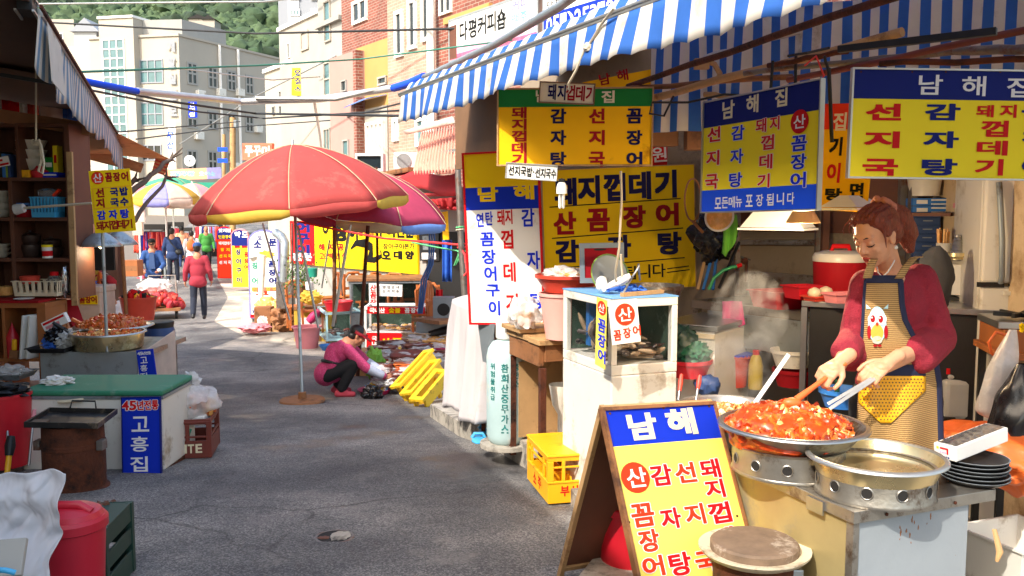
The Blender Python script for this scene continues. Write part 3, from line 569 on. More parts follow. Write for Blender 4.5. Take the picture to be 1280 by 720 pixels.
mb=MB('brown_panel');mb.sheet(lambda u,v: rail(-.8+.81*u,.3+2.3*v,.1+.56*v),2,2);mb.build('added_shade_roof',t,solid=.02)  # roof piece added past the awning's far end to shade the wall signs
mb=MB('alu');mb.bar(rail(-.05,.0,.022),rail(SW*NS,.0,.022),.05,.028);mb.bar(rail(-.05,-.027,.028),rail(SW*NS,-.027,.028),.006,.012);mb.build('front_rail',t,bev=.004)
mb=MB('rope');k1=[P(768,10,3.5),P(752,30,3.62),P(740,50,3.68),P(731,62,3.72),P(720,88,3.76),P(711,104,3.8),P(712,112,3.84)]
mb.tube(k1,.006,6);mb.blob(P(735,59,3.7),.018,2,.4,3);mb.build('tie_rope',t,60)
a,b=P(815,20,5.0),P(1330,20,3.9);a.z=b.z=2.62;L=(b-a).length;n=44
t=thing('striped_curtain','blue and white striped sheet hanging behind the poles inside the stall','curtain',(a+b)/2)
mb=MB('stripe_white');q=(b-a).normalized();nn=q.cross(UP)
mb.sheet(lambda u,v: a+(b-a)*u+nn*(.05*math.sin(u*31)*(.4+v)+.03*math.sin(u*77)*v)-UP*v*(.52+.08*(1-u)),n*3,6,lambda i,j: stripe(i));mb.build('fabric',t,180,solid=.003)
t=thing('awning_frame','tangle of rusty and wooden poles under the striped awning','pole frame',P(950,80,3.6))
def pole(x0,y0,d0,x1,y1,d1,r,m,n=8):
 A,Bq=P(x0,y0,d0),P(x1,y1,d1);mb=MB(m);rd_=random.Random(x0)
 pts=[A.lerp(Bq,i/6)+V((0,0,rd_.uniform(-.006,.006) if 0 < i < 6 else 0)) for i in range(7)]
 mb.tube(pts,r,n);return mb.build('pole',t,60)
for a in [(785,108,5.0,1125,-6,2.95,.016,'rust'),(740,142,5.2,1128,40,3.6,.02,'wood_pale'),(716,116,5.2,990,96,4.2,.014,'wood'),(930,92,4.1,1205,63,3.5,.013,'rust_pole'),(985,100,4.1,1290,36,3.1,.014,'crate_brown'),(1195,63,3.5,1310,60,3.0,.018,'rust_pole'),(1100,80,3.5,1300,74,3.1,.012,'rust'),(880,72,4.6,1000,40,4.5,.012,'alu'),(716,128,5.2,880,150,5.1,.016,'wood'),(720,165,5.2,880,148,5.0,.014,'wood_dark'),(960,82,4.0,1060,64,3.7,.012,'rust'),(880,118,4.7,965,128,4.5,.014,'wood_pale'),(1036,85,3.5,1040,178,3.5,.008,'black'),(1030,70,3.5,1036,90,3.5,.006,'black'),(995,68,3.9,994,106,3.9,.007,'black'),(966,76,3.9,963,118,3.9,.007,'black')]: pole(*a)
mb=MB('black');mb.bar(P(1048,62,3.2),P(1246,39,2.9),.03,.024);mb.build('black_bar',t,bev=.002)
mb=MB('wood');mb.box(P(820,172,5.1),(.24,.1,.1));mb.box(P(870,170,5.0),(.12,.1,.16));mb.build('junction_box',t,bev=.005)
mb=MB('rope_red');mb.tube([P(1266/1-260,82,3.6),P(1020,70,3.5),P(1030,95,3.5),P(1022,103,3.5)],.004,5);mb.build('red_wire',t)
mb=MB('cable_black');mb.tube([P(960,128,4.2),P(945,120,4.3),P(905,118,4.3),P(860,128,4.4),P(815,128,4.4),P(812,142,4.4),P(830,145,4.4),P(842,120,4.4)],.006,5);mb.tube([P(985,70,3.9),P(1010,66,3.8),P(1036,60,3.6)],.006,5);mb.build('cable',t)
mb=MB('wood_pale');mb.box(P(877,80,4.4),(.07,.04,.05));mb.tube([P(880,75,4.4),P(893,80,4.4),P(900,92,4.4),P(897,104,4.4)],.014,7);mb.build('hook_block',t)
# ------------------------------------------------------------------ signs
K=dict(bold=.03)
s=Sign('hanging_signboard','yellow signboard with green header hanging under the striped awning',(622,111,4.8),(817,109,4.7),(622,207,4.8),'sign_amber',frame_m='wood_pale',fw=.008)
s.zone(0,0,1,.24,'green_sign',uv=True)
for c,y in zip('돼지껍데기',(141,155.5,170,185,199)): s.ch(c,649,y,18,13.5,'maroon',bold=.035)
for t_,x,m in (('감자탕',698,'navy_dark'),('선지국',746,'maroon'),('꼼장어',793,'navy_dark')):
 for i,c in enumerate(t_): s.ch(c,x,145+i*27,19,18,m,bold=.04)
s.ch('집',760,121,16,15,'letter_cream',bold=.03);s.ch('남',677,120,14,15,'letter_cream');s.done()
s=Sign('plate_sign','small cream plate tied over the green header of a hanging signboard',(675,102,4.64),(744,105,4.62),(675,128,4.64),'letter_cream',frame_m='brown_panel',fw=.006,t=.006)
s.row('돼지',690,115,702,115.5,10,19,'navy_dark');s.row('껍데기',713,116,738,117.5,11,19,'maroon');s.done()
s=Sign('plate_sign','narrow white plate hanging below the green and yellow signboard',(633,203,4.66),(697,207,4.64),(633,222.5,4.66),'sign_white',t=.006,frame_m='alu',fw=.004)
s.row('선지국밥',639,213,662,215,6.6,12,'letter_black');s.row('선지국수',672,216,692,217.5,6,12,'letter_black');s.disc(667,215,1,1,'letter_black');s.done()
s=Sign('wall_signboard','big yellow signboard with black ruled lines on the wall behind the fish tank',(677,213,6.6),(868,205,6.4),(684,362,6.6),'sign_yellow',frame_m='wood_pale',fw=.006)
for c,x,y in (('돼',707,240),('지',736,237),('껍',768,234),('데',800,232),('기',832,230)): s.ch(c,x,y,26,33,'navy_dark',bold=.05)
for c,x,y in (('산',706,279),('꼼',748,275),('장',793,271),('어',834,268)): s.ch(c,x,y,27,27,'maroon',bold=.05)
for c,x,y in (('감',709,314),('자',774,308),('탕',837,304)): s.ch(c,x,y,28,27,'navy_dark',bold=.05)
for c,x,y in (('포',722,345),('장',744,343),('됩',787,341),('니',805,339),('다',824,338)): s.ch(c,x,y,16,17,'letter_black',bold=.02)
for q in ((687,259,851,248),(690,298,854,285),(700,335,856,322),(834,336,861,332.5),(834,340.5,862,337)): s.rule(*q,.008,'letter_black')
s.done()
s=Sign('signboard','red signboard with white letters above the big ruled yellow signboard',(813,182,6.65),(863,178,6.6),(813,209,6.65),'red',t=.02);s.row('원조',824,193,848,191,19,19,'letter_white',bold=.02);s.done()
s=Sign('tall_signboard','tall red framed white and yellow signboard leaning at the end of the stall',(578,192,6.25),(673,187,6.1),(601,405,6.25),'sign_white',frame_m='red',fw=.014)
s.zone(0,0,1,.215,'sign_yellow',uv=True);s.zone(0,.2,1,.33,'sign_blue',uv=True)
s.ch('남',610,243,24,17,'sign_yellow',bold=.05);s.ch('해',655,240,24,18,'sign_yellow',bold=.05)
for c,x,y,w_,h_,m in (('연',600,275,9,17,'blue'),('탄',611.5,273,9,17,'blue'),('꼼',609,299,17,17,'blue'),('장',611,321,17,18,'blue'),('어',613,342,15,18,'blue'),('구',616,363,17,15,'blue'),('이',618,385,14,18,'blue'),('돼',626,272,9,19,'red'),('지',636,271,9,18,'red'),('껍',634,299,15,23,'red'),('데',637,340,15,24,'red'),('기',640,378,15,22,'red'),('감',660,272,16,22,'blue'),('자',667,325,16,22,'blue'),('탕',671,376,16,20,'blue')): s.ch(c,x,y,w_,h_,m,bold=.03)
s.done()
s=Sign('hanging_signboard','angled hanging menu signboard with navy top and blue bottom band',(880,128,3.92),(1028,98,3.3),(874,266,3.92),'sign_lemon',frame_m='alu',fw=.006)
s.zone(0,0,1,.235,'navy',uv=True);s.zone(0,.80,1,1,'bright_blue',uv=True)
for c,x,y in (('남',911,137),('해',941,130),('집',977,122)): s.ch(c,x,y,15,22,'letter_cream',bold=.03)
E1=dict(bold=.03,edge='letter_white',ew=.03)
for t_,x,m in (('선지국',893,'red'),('감자탕',923,'blue')):
 for i,c in enumerate(t_): s.ch(c,x-i*1.4,168-(x-893)*.07+i*29.5,16,18,m,**E1)
for c,x,y,w_,h_ in (('돼',952,157,13,17),('지',969,154,12,17),('껍',960,178,16,18),('데',958,202,16,18),('기',955,226,15,17)): s.ch(c,x,y,w_,h_,'red',**E1)
s.disc(1000,152,11.5,15,'red');s.ch('산',1000,152,15,17,'letter_white',bold=.01,z=.0036)
for i,c in enumerate('꼼장어'): s.ch(c,999.5-i*.6,179+i*23,19,19,'blue',**E1)
s.row('모든메뉴',898,254,924,252,8,14,'letter_white',bold=.02);s.row('포장됩니다',937,251,989,248,9,15,'letter_white',bold=.02);s.done()
s=Sign('hanging_signboard','wide yellow signboard with navy header hanging above the cook',(1066,85,3.02),(1330,89,3.02),(1061,222,3.02),'sign_lemon',frame_m='alu',fw=.006)
s.zone(0,0,1,.275,'navy',uv=True)
for c,x in (('남',1163),('해',1217),('집',1273)): s.ch(c,x,106+(x-1163)*.03,30,25,'letter_white',bold=.02)
for t_,x,m in (('선지국',1104,'red'),('감자탕',1178,'navy')):
 for i,c in enumerate(t_): s.ch(c,x-i*2,140+i*34.5,42,20,m,bold=.045)
for c,x,y,w_,h_ in (('돼',1231,139,21,15),('지',1260,139,20,16),('껍',1243,161,33,20),('데',1240,185,37,18),('기',1236,209,34,20)): s.ch(c,x,y,w_,h_,'red',bold=.035)
for i,c in enumerate('꼼장어'): s.ch(c,1298,140+i*34.5,40,20,'navy',bold=.045)
for x in (1076,1140,1182,1250): s.disc(x,90,1.3,1.3,'rust')
s.done()
s=Sign('old_signboard','old amber signboard with red header half hidden between two menu signboards',(1026,130,3.95),(1096,128,3.8),(1016,262,3.95),'sign_amber',t=.008);s.zone(0,0,1,.24,'orange_red',uv=True)
s.ch('집',1050,152,16,22,'letter_cream');s.ch('기',1045,183,15,22,'letter_black',bold=.05);s.ch('이',1042,216,16,24,'red',bold=.04);s.ch('탕',1042,243,20,15,'letter_black',bold=.05);s.ch('면',1071,238,16,18,'letter_black',bold=.05);s.done()
s=Sign('old_signboard','tilted amber board tucked up behind the awning valance',(728,103,5.1),(822,85,5.0),(733,128,5.1),'sign_amber',t=.008);s.row('남해',756,99,778,94,14,14,'maroon');s.done()
# ------------------------------------------------------------------ A-frame board
TL=P(752,511,3.18);bl=P(834,895,2.739);dn=bl-TL;ex=V((math.cos(0.540),math.sin(0.540),0));ex=(ex-dn*ex.dot(dn)/dn.length_squared).normalized();TR=TL+ex*0.544
def back(p):
 q=cam.matrix_basis.inverted() @ p;return (640+F*q.x/-q.z,360-F*q.y/-q.z,p.y)
BLp=TL+dn
t=thing('a_frame_sign','folding A-frame menu board with blue header standing at the road edge','signboard',(TL+TR)/2*1,math.atan2(ex.y,ex.x))
t.location.z=0;MW[t]=loc(t.location,math.atan2(ex.y,ex.x))
s=Sign('','',back(TL),back(TR),back(BLp),'sign_lemon',frame_m='wood',fw=.013,t=.016,parent=t)
q=1-hit(760,559,s.fr)[1]/s.H;s.zone(0,0,1,q,'sign_blue',uv=True);s.zone(0,q,1,1,'sign_pale',uv=True)
s.ch('남',803,533,34,32,'letter_cream',bold=.05);s.ch('해',851,527,34,32,'letter_cream',bold=.05)
E2=dict(bold=.035,edge='letter_white',ew=.035)
s.disc(794,597,18,20,'orange_red');s.ch('산',795,597,25,25,'letter_white',bold=.01,z=.0036)
for c,x,y,w_,h_,m in (('감',826,594,26,26,'red'),('선',856,591,25,25,'orange_red'),('돼',887,586,24,24,'red'),('지',893,611,23,23,'red'),('꼼',803,644,28,29,'orange_red'),('자',838,648,25,26,'red'),('지',868,643,24,26,'orange_red'),('껍',899,641,27,26,'red'),('장',811,676,25,28,'orange_red'),('데',905,670,25,22,'red'),('어',816,708,26,26,'orange_red'),('탕',850,705,27,29,'red'),('국',882,702,26,27,'orange_red'),('기',911,698,24,24,'red')): s.ch(c,x,y,w_,h_,m,**E2)
for x,y in ((762,517),(829,510),(886,508),(786,653),(921,645)): s.disc(x,y,1.6,1.6,'rust')
s.done()
ft=G(697,722);bk=TL+V((0,.035,0));bd=ft-bk;BW=(TR-TL).length;yb=(-bd).normalized();fr=MX((ex,yb,ex.cross(yb).normalized())).transposed().to_4x4();fr.translation=ft
mb=MB('wood_dark');mb.prism([(.02,.05),(BW-.02,.05),(BW-.02,bd.length-.02),(.02,bd.length-.02)],.01,fr);mb.build('rear_panel',t)
mb=MB('wood_pale')
for x in (0,BW-.022): mb.bx(x,x+.022,0,bd.length,-.012,.012,fr)
mb.bx(.022,BW-.022,.05,.075,-.011,.011,fr);mb.bx(.022,BW-.022,bd.length-.03,bd.length-.002,-.011,.011,fr);mb.build('rear_frame',t,bev=.002)
mb=MB('red_plastic');mb.lathe([(.13,0),(.15,.3),(.165,.3),(.165,.33),(.14,.345),(.05,.36),(0,.36)],P(790,640,3.75)*1,24);o=mb.build('red_bucket',smooth=40,label='red lidded bucket standing inside the A-frame board',cat='bucket');o.location.z=.0
# ------------------------------------------------------------------ fish tank
TC=P(765,375,4.6);M=frame((TC.x,TC.y,-.06),ER,ES)
Mt=MX((ER,ES,UP)).transposed().to_4x4();Mt.translation=V((TC.x,TC.y,0))
t=thing('fish_tank','white upright tank cabinet with two glass windows full of eels','fish tank',(TC.x,TC.y,-.06),YAW)
W,D,Z0,Z1,Z2=.40,.63,-.06,.72,1.13
mb=MB('white_dirty',Mt);mb.bx(0,W,0,D,Z0,Z1);mb.build('cabinet',t,bev=.008)
mb=MB('white_dirty',Mt);q=.034
mb.bx(0,W,0,D,Z1+.001,Z1+.055);mb.bx(0,W,0,D,Z2-.045,Z2)
for x in (0,W-q):
 for y in (0,D-q*1.3): mb.bx(x,x+q,y,y+q*1.3,Z1+.0555,Z2-.0455)
mb.build('tank_frame',t,bev=.004)
mb=MB('tank_back',Mt);mb.bx(W-.032,W-.026,.05,D-.05,Z1+.06,Z2-.05);mb.bx(.04,W-.05,D-.035,D-.03,Z1+.06,Z2-.05);mb.build('tank_lining',t)
mb=MB('tank_glass',Mt);mb.bx(.036,W-.036,.008,.012,Z1+.056,Z2-.046);mb.bx(.008,.012,.046,D-.046,Z1+.056,Z2-.046);mb.build('glass',t)
mb=MB('sky_text',Mt);mb.bx(-.003,W+.003,-.003,D+.003,Z2+.001,Z2+.007);mb.build('rim_strip',t)
mb=MB('black',Mt);mb.bx(.06,.1,-.004,.004,.06,.42);mb.lathe([(.02,0),(.02,.006)],(.085,-.003,.44),12,cap=True);mb.build('slot',t)
mb=MB('blue_plastic',Mt);mb.bx(.07,.12,.42,.46,Z1+.1,Z2-.06);mb.use('teal').bx(.072,.118,.422,.458,Z2-.058,Z2-.03);mb.build('filter',t)
rd=random.Random(11)
for i in range(90):
 m=rd.choice(['eel_grey','eel_tan','eel_dark','eel_grey','ceramic' if i%3 == 0 else 'eel_tan'])
 c=V((rd.uniform(.06,W-.09),rd.uniform(.04,D-.1),Z1+.07+rd.random()*.09));a=rd.random()*6.28;pts=[]
 if c.x > .2 and c.y > .25: continue
 vert=c.x < .12 and c.y > .12 and rd.random() < .6
 for k in range(7):
  pts.append(Mt @ V((min(max(c.x,.03),W-.06),min(max(c.y,.03),D-.05),c.z)));a += rd.uniform(-.7,.9)
  c=c+(V((math.cos(a)*.012,math.sin(a)*.012,.022)) if vert else V((math.cos(a)*.03,math.sin(a)*.03,rd.uniform(-.006,.009))))
 mb=MB(m);mb.tube(pts,[.005,.012,.015,.015,.014,.011,.005],7);mb.build('eel',smooth=60,label='grey and tan hagfish eel lying in the white tank',cat='eel',group='eels in the white fish tank')
mb=MB('water',Mt);
s=Sign('strip_sign','narrow yellow vertical strip sign on the fish tank edge',(746,371,4.58),(758.5,376,4.47),(747,457,4.58),'sign_pale',t=.003);s.disc(752.5,385,5.5,9,'orange_red');s.ch('산',752.5,385,7.5,11,'letter_white',bold=.01,z=.0034)
for i,c in enumerate('꼼장어'): s.ch(c,752.5,407+i*19,9.5,16,'blue',bold=.03)
s.done()
s=Sign('plate_sign','white square plate with a red disc hung on the tank corner',(760.5,377,4.42),(796,373,4.5),(769.5,431,4.41),'sign_white',t=.004)
s.disc(781,393,12.5,14,'orange_red');s.ch('산',781,393,17,17,'letter_white',bold=.01,z=.0034);s.row('꼼장어',771.5,419,795.5,413,9.5,13,'orange_red');s.done()
def onTop(px,py,d): return P(px,py,d)
mb=MB('tarp_blue');rd=random.Random(4)
for i in range(9):
 c=Mt @ V((.12+.02*i,.2+.03*math.sin(i*2),Z2+.02));mb.tube([c+V((rd.uniform(-.06,.06),rd.uniform(-.05,.05),rd.uniform(0,.03))) for k in range(5)],.009,5)
mb.build('blue_net',smooth=60,label='crumpled blue net lying on the fish tank',cat='net')
for x,y,w_,lb in ((752,355,.032,'white rubber glove standing up on the fish tank'),(770,356,.05,'white rubber glove lying along the fish tank top')):
 c=P(x,y,4.85);mb=MB('white')
 if w_ > .04: mb.tube([P(754,362,4.8),P(765,356,4.85),P(778,350,4.85),P(788,346,4.85)],[.014,.02,.026,.022],8)
 else: mb.blob(c,(.032,.028,.045),2,.25,2,1)
 mb.build('rubber_glove',smooth=80,label=lb,cat='glove')
mb=MB('wood_pale');mb.bar(Mt @ V((.08,.04,Z2+.018)),Mt @ V((.37,.12,Z2+.02)),.03,.02);mb.build('wooden_stick',label='short wooden stick lying across the tank top',cat='stick')
mb=MB('steel');mb.tube([P(776,372,4.75),P(788,350,4.8),P(797,336,4.85),P(798,330,4.85),P(800,350,4.9)],.006,6);mb.build('bent_pipe',smooth=60,label='thin bent metal pipe rising from the tank top',cat='pipe')
# ------------------------------------------------------------------ work table, buckets, gas bottle
KC=P(676,432,5.55);Mk=MX((ER,ES,UP)).transposed().to_4x4();Mk.translation=V((KC.x,KC.y,0));kt=KC.z
t=thing('work_table','rusty legged wooden table beside the fish tank','table',(KC.x,KC.y,-.1),YAW)
mb=MB('wood_pale',Mk)
for i in range(3): mb.bx(-.02,.5,-.02+i*.2,.175+i*.2,kt+.004*(i%2),kt+.035+.004*(i%2))
mb.build('table_top',t,bev=.004)
mb=MB('wood',Mk);mb.bx(-.005,.03,.02,.56,kt-.14,kt-.001);mb.bx(.03,.46,.0,.03,kt-.11,kt-.001);mb.build('apron_board',t,bev=.003)
for x,y in ((.0,.0),(.0,.54),(.44,0),(.44,.54)): MB('rust',Mk).bx(x,x+.04,y,y+.04,-.12,kt-.15).build('leg',t)
mb=MB('wood_pale',Mk);mb.bx(.42,.44,.045,.53,-.05,kt-.2);mb.bx(.06,.4,.55,.565,.0,kt-.2);mb.build('back_board',t)
mb=MB('white_dirty',Mk);mb.lathe([(.025,0),(.025,.3),(.06,.36),(.085,.5)],(.2,.12,-.05),16);mb.build('drain_pipe',t,40)
mb=MB('wood_pale',Mk);mb.bx(-.05,.26,.25,.6,kt+.045,kt+.075);mb.build('cutting_board',label='thick wooden cutting board on the rusty legged table',cat='board',bev=.004)
c=P(655,372,5.8);c.z=kt+.077
mb=MB('bag_clear');mb.blob(c+V((0,0,.1)),(.1,.09,.12),3,.4,2.2,3,-.1);mb.use('food_pale').blob(c+V((.01,0,.06)),(.06,.05,.06),2,.3);mb.build('plastic_bag',smooth=60,label='clear plastic bag of dried food on the cutting board',cat='bag')
def bucket(name,label,c,r0,r1,h,m,rim=.008,n=28,handle=None,lip=None,cat='bucket',group=None):
 t=thing(name,label,cat,c,0,group);mb=MB(m)
 mb.lathe([(0,.006),(r0*.97,.006),(r0,0),(r0,.004),(r1,h-.02),(r1+rim,h-.02),(r1+rim,h),(r1-.003,h),(r0-.004,.012),(0,.012)],c,n,cap=None);mb.build('body',t,35)
 if handle: mb=MB(handle);mb.tube([c+V((r1*1.02*math.cos(a),r1*1.02*math.sin(a)*.25-r1*.9*math.sin(a) ** 2*.9,h-.03-.09*math.sin(a))) for a in [i*math.pi/10 for i in range(11)]],.004,5);mb.build('handle',t,60)
 return t
c=P(704,412,5.6);c.z=kt+.04;bucket('pink_bucket','pale pink plastic bucket under the red basin on the table',c,.112,.152,.295,'pink_plastic',handle='pink_plastic')
c2=c+V((.03,.02,.3));bucket('red_basin','wide red basin balanced on the pale pink bucket',c2,.145,.205,.11,'basin_red',cat='basin')
mb=MB('bag_clear');mb.blob(c2+V((-.02,0,.1)),(.13,.1,.06),3,.4,2.4,8);mb.use('food_pale').blob(c2+V((-.01,0,.1)),(.11,.08,.04),2,.3,2,4);mb.build('food_bag',smooth=60,label='plastic wrapped food heaped in the wide red basin',cat='food bag')
s=Sign('serving_tray','red serving tray with grey rim leaning behind the basin',(726,306,5.25),(778,305,5.22),(726,352,5.25),'maroon',cat='tray',frame_m='grey_metal',fw=.03,t=.006);s.disc(750,312,8,1.4,'dark');s.done()
t=thing('pan_lid','round grey pan lid leaning on the tray behind the basin','lid',P(762,345,5.12))
fr=frame(P(762,343,5.12),ER,UP+ES*.35);mb=MB('grey_metal');mb.lathe([(0,0),(.105,0),(.118,.004),(.12,.01),(.115,.012)],(0,0,0),32,fr,cap=None);mb.build('plate',t,40)
mb=MB('leaf_light');mb.tube([fr @ V((.119*math.cos(i*.2),.119*math.sin(i*.2),.008)) for i in range(32)],.005,6,closed=True);mb.build('rim',t,60)
c=P(817,381,5.25);bucket('steel_pot','wide dull steel pot behind the fish tank',c+V((0,0,-.02)),.13,.17,.14,'steel_dirty',cat='pot')
c=P(633,552,6.2);t=thing('gas_bottle','pale green gas bottle with teal writing standing on the kerb','gas bottle',c)
mb=MB('gas_blue');mb.lathe([(.11,0),(.13,.02),(.142,.06),(.142,.62),(.13,.68),(.1,.725),(.05,.745),(.045,.79),(.0,.79)],c,32);mb.build('body',t,40)
mb=MB('white');mb.lathe([(.07,.75),(.075,.76),(.075,.86),(.07,.87)],c,20);mb.use('teal').lathe([(.02,.79),(.02,.84),(.03,.85),(.0,.86)],c,12);mb.build('valve_guard',t,40)
mb=MB('gas_text');k=1
for col,s_,x,w_,top,h_ in ((0,'환희산중무가스',-.035,.05,.6,.072),(1,'위험물취급',-.125,.04,.6,.055),(2,'충전소',.05,.05,.6,.06)):
 for i,ch in enumerate(s_): letter(mb,MX.Identity(4),ch,x,x+w_,top-(i+1)*h_,top-i*h_-.012,'gas_text',.03,z=0)
mb.v=[c+V((math.sin(p.x/.1428)*.1434,-math.cos(p.x/.1428)*.1434,p.y)) for p in mb.v];mb.build('lettering',t)
mb=MB('kerb');mb.lathe([(.16,-.04),(.19,-.03),(.19,0)],c,24,cap=True);mb.build('concrete_foot',t,40)
a,b,h0=P(563,505,7.2),P(606,540,6.55),0
t=thing('draped_stand','tall stand covered with a white sheet at the kerb corner','covered stand',(a+b)/2)
u_=(b-a);u_.z=0;nn=V((u_.y,-u_.x,0)).normalized();top=P(585,372,7.0).z;bot=a.z
def drape(u,v):
 an=(u-.5)*2.6;fd=.035*v*math.sin(u*31)+.02*v*math.sin(u*57+v*3);w2=u_.length*.62*(.8+.2*min(1,v*4));c=(a+b)/2-nn*.1
 q=c+V((u_.x,u_.y,0)).normalized()*math.sin(an)*w2/math.sin(1.3)+nn*(math.cos(an)*.16+fd+.04*v)
 q.z=top-.05*(1-math.cos(an))-(top-bot-.02)*v-.03*math.sin(u*11)*v*v-.05*(1-v)*u;return q
mb=MB('cloth_white');mb.sheet(drape,60,26)
mb.sheet(lambda u,v: drape(u,0).lerp((a+b)/2-nn*.35+UP*(top-bot+.02-.06*u),v)+UP*.05*math.sin(v*3.14),30,6)
mb.build('sheet',t,180,solid=.004)
mb=MB('wood');mb.box(V((*((a+b)/2-nn*.2).xy,(top+bot)/2+.1)),(.4,.22,top-bot-.35),None);mb.build('box',t)
for i,u in enumerate((.7,.95)): MB('rust').box(V((*(a+u_*u-nn*.08).xy,bot-.04)),(.03,.03,.16)).build('leg',t)
mb=MB('grey_metal');mb.add([P(598,405,6.3),P(618,405,6.2),P(614,455,6.2),P(604,452,6.3)],[(3,2,1,0)]);mb.build('metal_plate',solid=.01,label='grey metal plate hanging below the tall red framed signboard',cat='plate')
for x,y,k in ((606,540,0),(598,552,1)):
 c=G(x,y,.12);mb=MB('sky_plastic');mb.blob(c+V((0,0,.015)),(.05,.11,.015),2,.1);mb.tube([c+V((-.05,.03,.02)),c+V((-.03,.04,.05)),c+V((.03,.04,.05)),c+V((.05,.03,.02))],.014,6);mb.build('slipper',smooth=60,label=('blue plastic slipper by the gas bottle foot','blue plastic slipper nearest the road by the kerb')[k],cat='slipper')
# ------------------------------------------------------------------ yellow crate
k0,kl=G(685,632),G(653,603);uy=(kl-k0);uy.z=0;uy.normalize();ux=V((uy.y,-uy.x,0))
Mc=MX((ux,uy,UP)).transposed().to_4x4();Mc.translation=k0+V((0,0,.008))
t=thing('bottle_crate','yellow plastic bottle crate standing on the road by the A-frame board','crate',k0,math.atan2(ux.y,ux.x))
w_,d_,h_=.42,.5,.285
mb=MB('crate_yellow',Mc)
th=.012
for (x0,x1,y0,y1) in ((0,w_,0,th),(0,w_,d_-th,d_),(0,th,th,d_-th),(w_-th,w_,th,d_-th)):
 mb.bx(x0,x1,y0,y1,0,.13);mb.bx(x0,x1,y0,y1,.205,.215);mb.bx(x0,x1,y0,y1,.245,h_)
 L=x1-x0 if x1-x0 > .1 else y1-y0
for x in (0,w_-.03):
 for y in (0,d_-.03): mb.bx(x-.003,x+.033,y-.003,y+.033,.13,.245)
for f_ in (.22,.78): mb.bx(w_*f_-.01,w_*f_+.01,-.002,th,.13,.245);mb.bx(-.002,th,d_*f_-.01,d_*f_+.01,.13,.245)
mb.bx(-.006,w_+.006,-.006,d_+.006,h_-.012,h_-.004);mb.bx(-.005,w_+.005,-.005,0,.118,.13);mb.bx(-.005,-.0005,0,d_,.118,.13)
mb.bx(th,w_-th,th,d_-th,0,.012);mb.build('shell',t,bev=.003)
mb=MB('crate_yellow',Mc)
for i in range(1,4): mb.bx(th,w_-th,d_*i/4-.004,d_*i/4+.004,.012,.15)
for i in range(1,3): mb.bx(w_*i/3-.004,w_*i/3+.004,th,d_-th,.012,.148)
mb.build('divider',t)
mb=MB('red');fr=Mc @ MX.Rotation(R(90),4,'X');line(mb,fr,'부산',.07,.19,.04,.1,'red',.03,z=.001)
fr=frame(Mc @ V((0,d_,0)),-uy);line(mb,fr,'소주',.14,.36,.03,.1,'red',.03,gap=.4,z=.001);mb.build('lettering',t)
# ------------------------------------------------------------------ cooking counter
CF=P(1068,640,2.75);cz=CF.z;CX=V((.9285,.3713,0));CY=V((-.3713,.9285,0))
Mq=MX((CX,CY,UP)).transposed().to_4x4();Mq.translation=V((CF.x,CF.y,0));cyaw=math.atan2(CX.y,CX.x)
t=thing('cooking_counter','grey and yellow sheet metal cooking counter with peeling paint','counter',(CF.x,CF.y,0),cyaw)
CW,CD=.56,.66
mb=MB('peel',Mq);mb.bx(.012,CW-.06,0,.012,.03,cz-.03);mb.build('front_panel',t)
mb=MB('cart_yellow',Mq);mb.bx(0,.01,.03,CD,.03,cz-.03);mb.build('side_panel',t)
mb=MB('steel_dirty',Mq);mb.bx(-.004,.02,-.004,.03,0,cz-.006);mb.build('corner_post',t,bev=.002)
mb=MB('steel_dirty',Mq);mb.bx(-.012,CW+.05,-.012,CD,cz-.004,cz+.004);mb.bx(-.014,CW+.05,-.014,-.006,cz-.034,cz+.005);mb.bx(-.014,-.006,-.0055,CD,cz-.034,cz+.005);mb.build('counter_top',t,bev=.0015)
mb=MB('rust',Mq);
for x in (.12,.25,.42): mb.lathe([(.006,0),(.006,.004),(0,.006)],(0,0,0),8,MX.Translation((x,-.014,cz-.018)) @ MX.Rotation(R(90),4,'X'),cap=True)
mb.use('steel').bx(-.022,-.0145,.12,.2,cz-.05,cz-.004);mb.build('hinge',t)
rd=random.Random(5);mb=MB('rust_stain',Mq)
for i in range(15):
 x,z=(rd.gauss(.24,.035),cz-.05-abs(rd.gauss(0,.04))) if i < 11 else (rd.uniform(.05,.47),rd.uniform(.15,cz-.1));k=rd.uniform(.0015,.0045)*(1 if i < 11 else .6);n=12
 mb.prism([(k*math.cos(j*6.283/n)*rd.uniform(.5,1.3),k*math.sin(j*6.283/n)*rd.uniform(.6,4 if i < 11 else 1.3)) for j in range(n)],.0008,MX.Translation((x,-.0007,z)) @ MX.Rotation(R(90),4,'X'))
mb.build('rust_stain',t)
mb=MB('black',Mq);mb.bx(CW+.02,CW+.05,.25,.28,0,cz-.035);mb.build('leg',t)
def onc(x,y,z=0): return Mq @ V((x,y,cz+.004+z))
def ring(lb,c,r,h,m='steel_dirty',holes=11,a0=.2):
 t=thing('burner_ring',lb,'burner ring',c);n=holes*6;mb=MB(m);vs=[];fs=[]
 zs=[0,h*.34,h*.48,h*.62,h];zs=[0,h*.36,h*.64,h]
 mb.lathe([(r*1.03,0),(r,h*.1),(r,h*.93),(r*1.03,h),(r*.97,h)],c,64,cap=None)
 mb.build('band',t,30,solid=.003)
 hr=h*.17
 for k in range(holes):
  a=2*math.pi*k/holes+a0;fr=frame(c+V(((r+.0022)*math.cos(a),(r+.0022)*math.sin(a),h*.5)),(-math.sin(a),math.cos(a),0))
  mb=MB('dark');mb.lathe([(0,0),(hr,0)],(0,0,0),14,fr,cap=None);mb.use(m).lathe([(hr,.0002),(hr*1.12,.002),(hr*1.3,0)],(0,0,0),14,fr,cap=None);mb.build('air_hole',t,40)
 return t
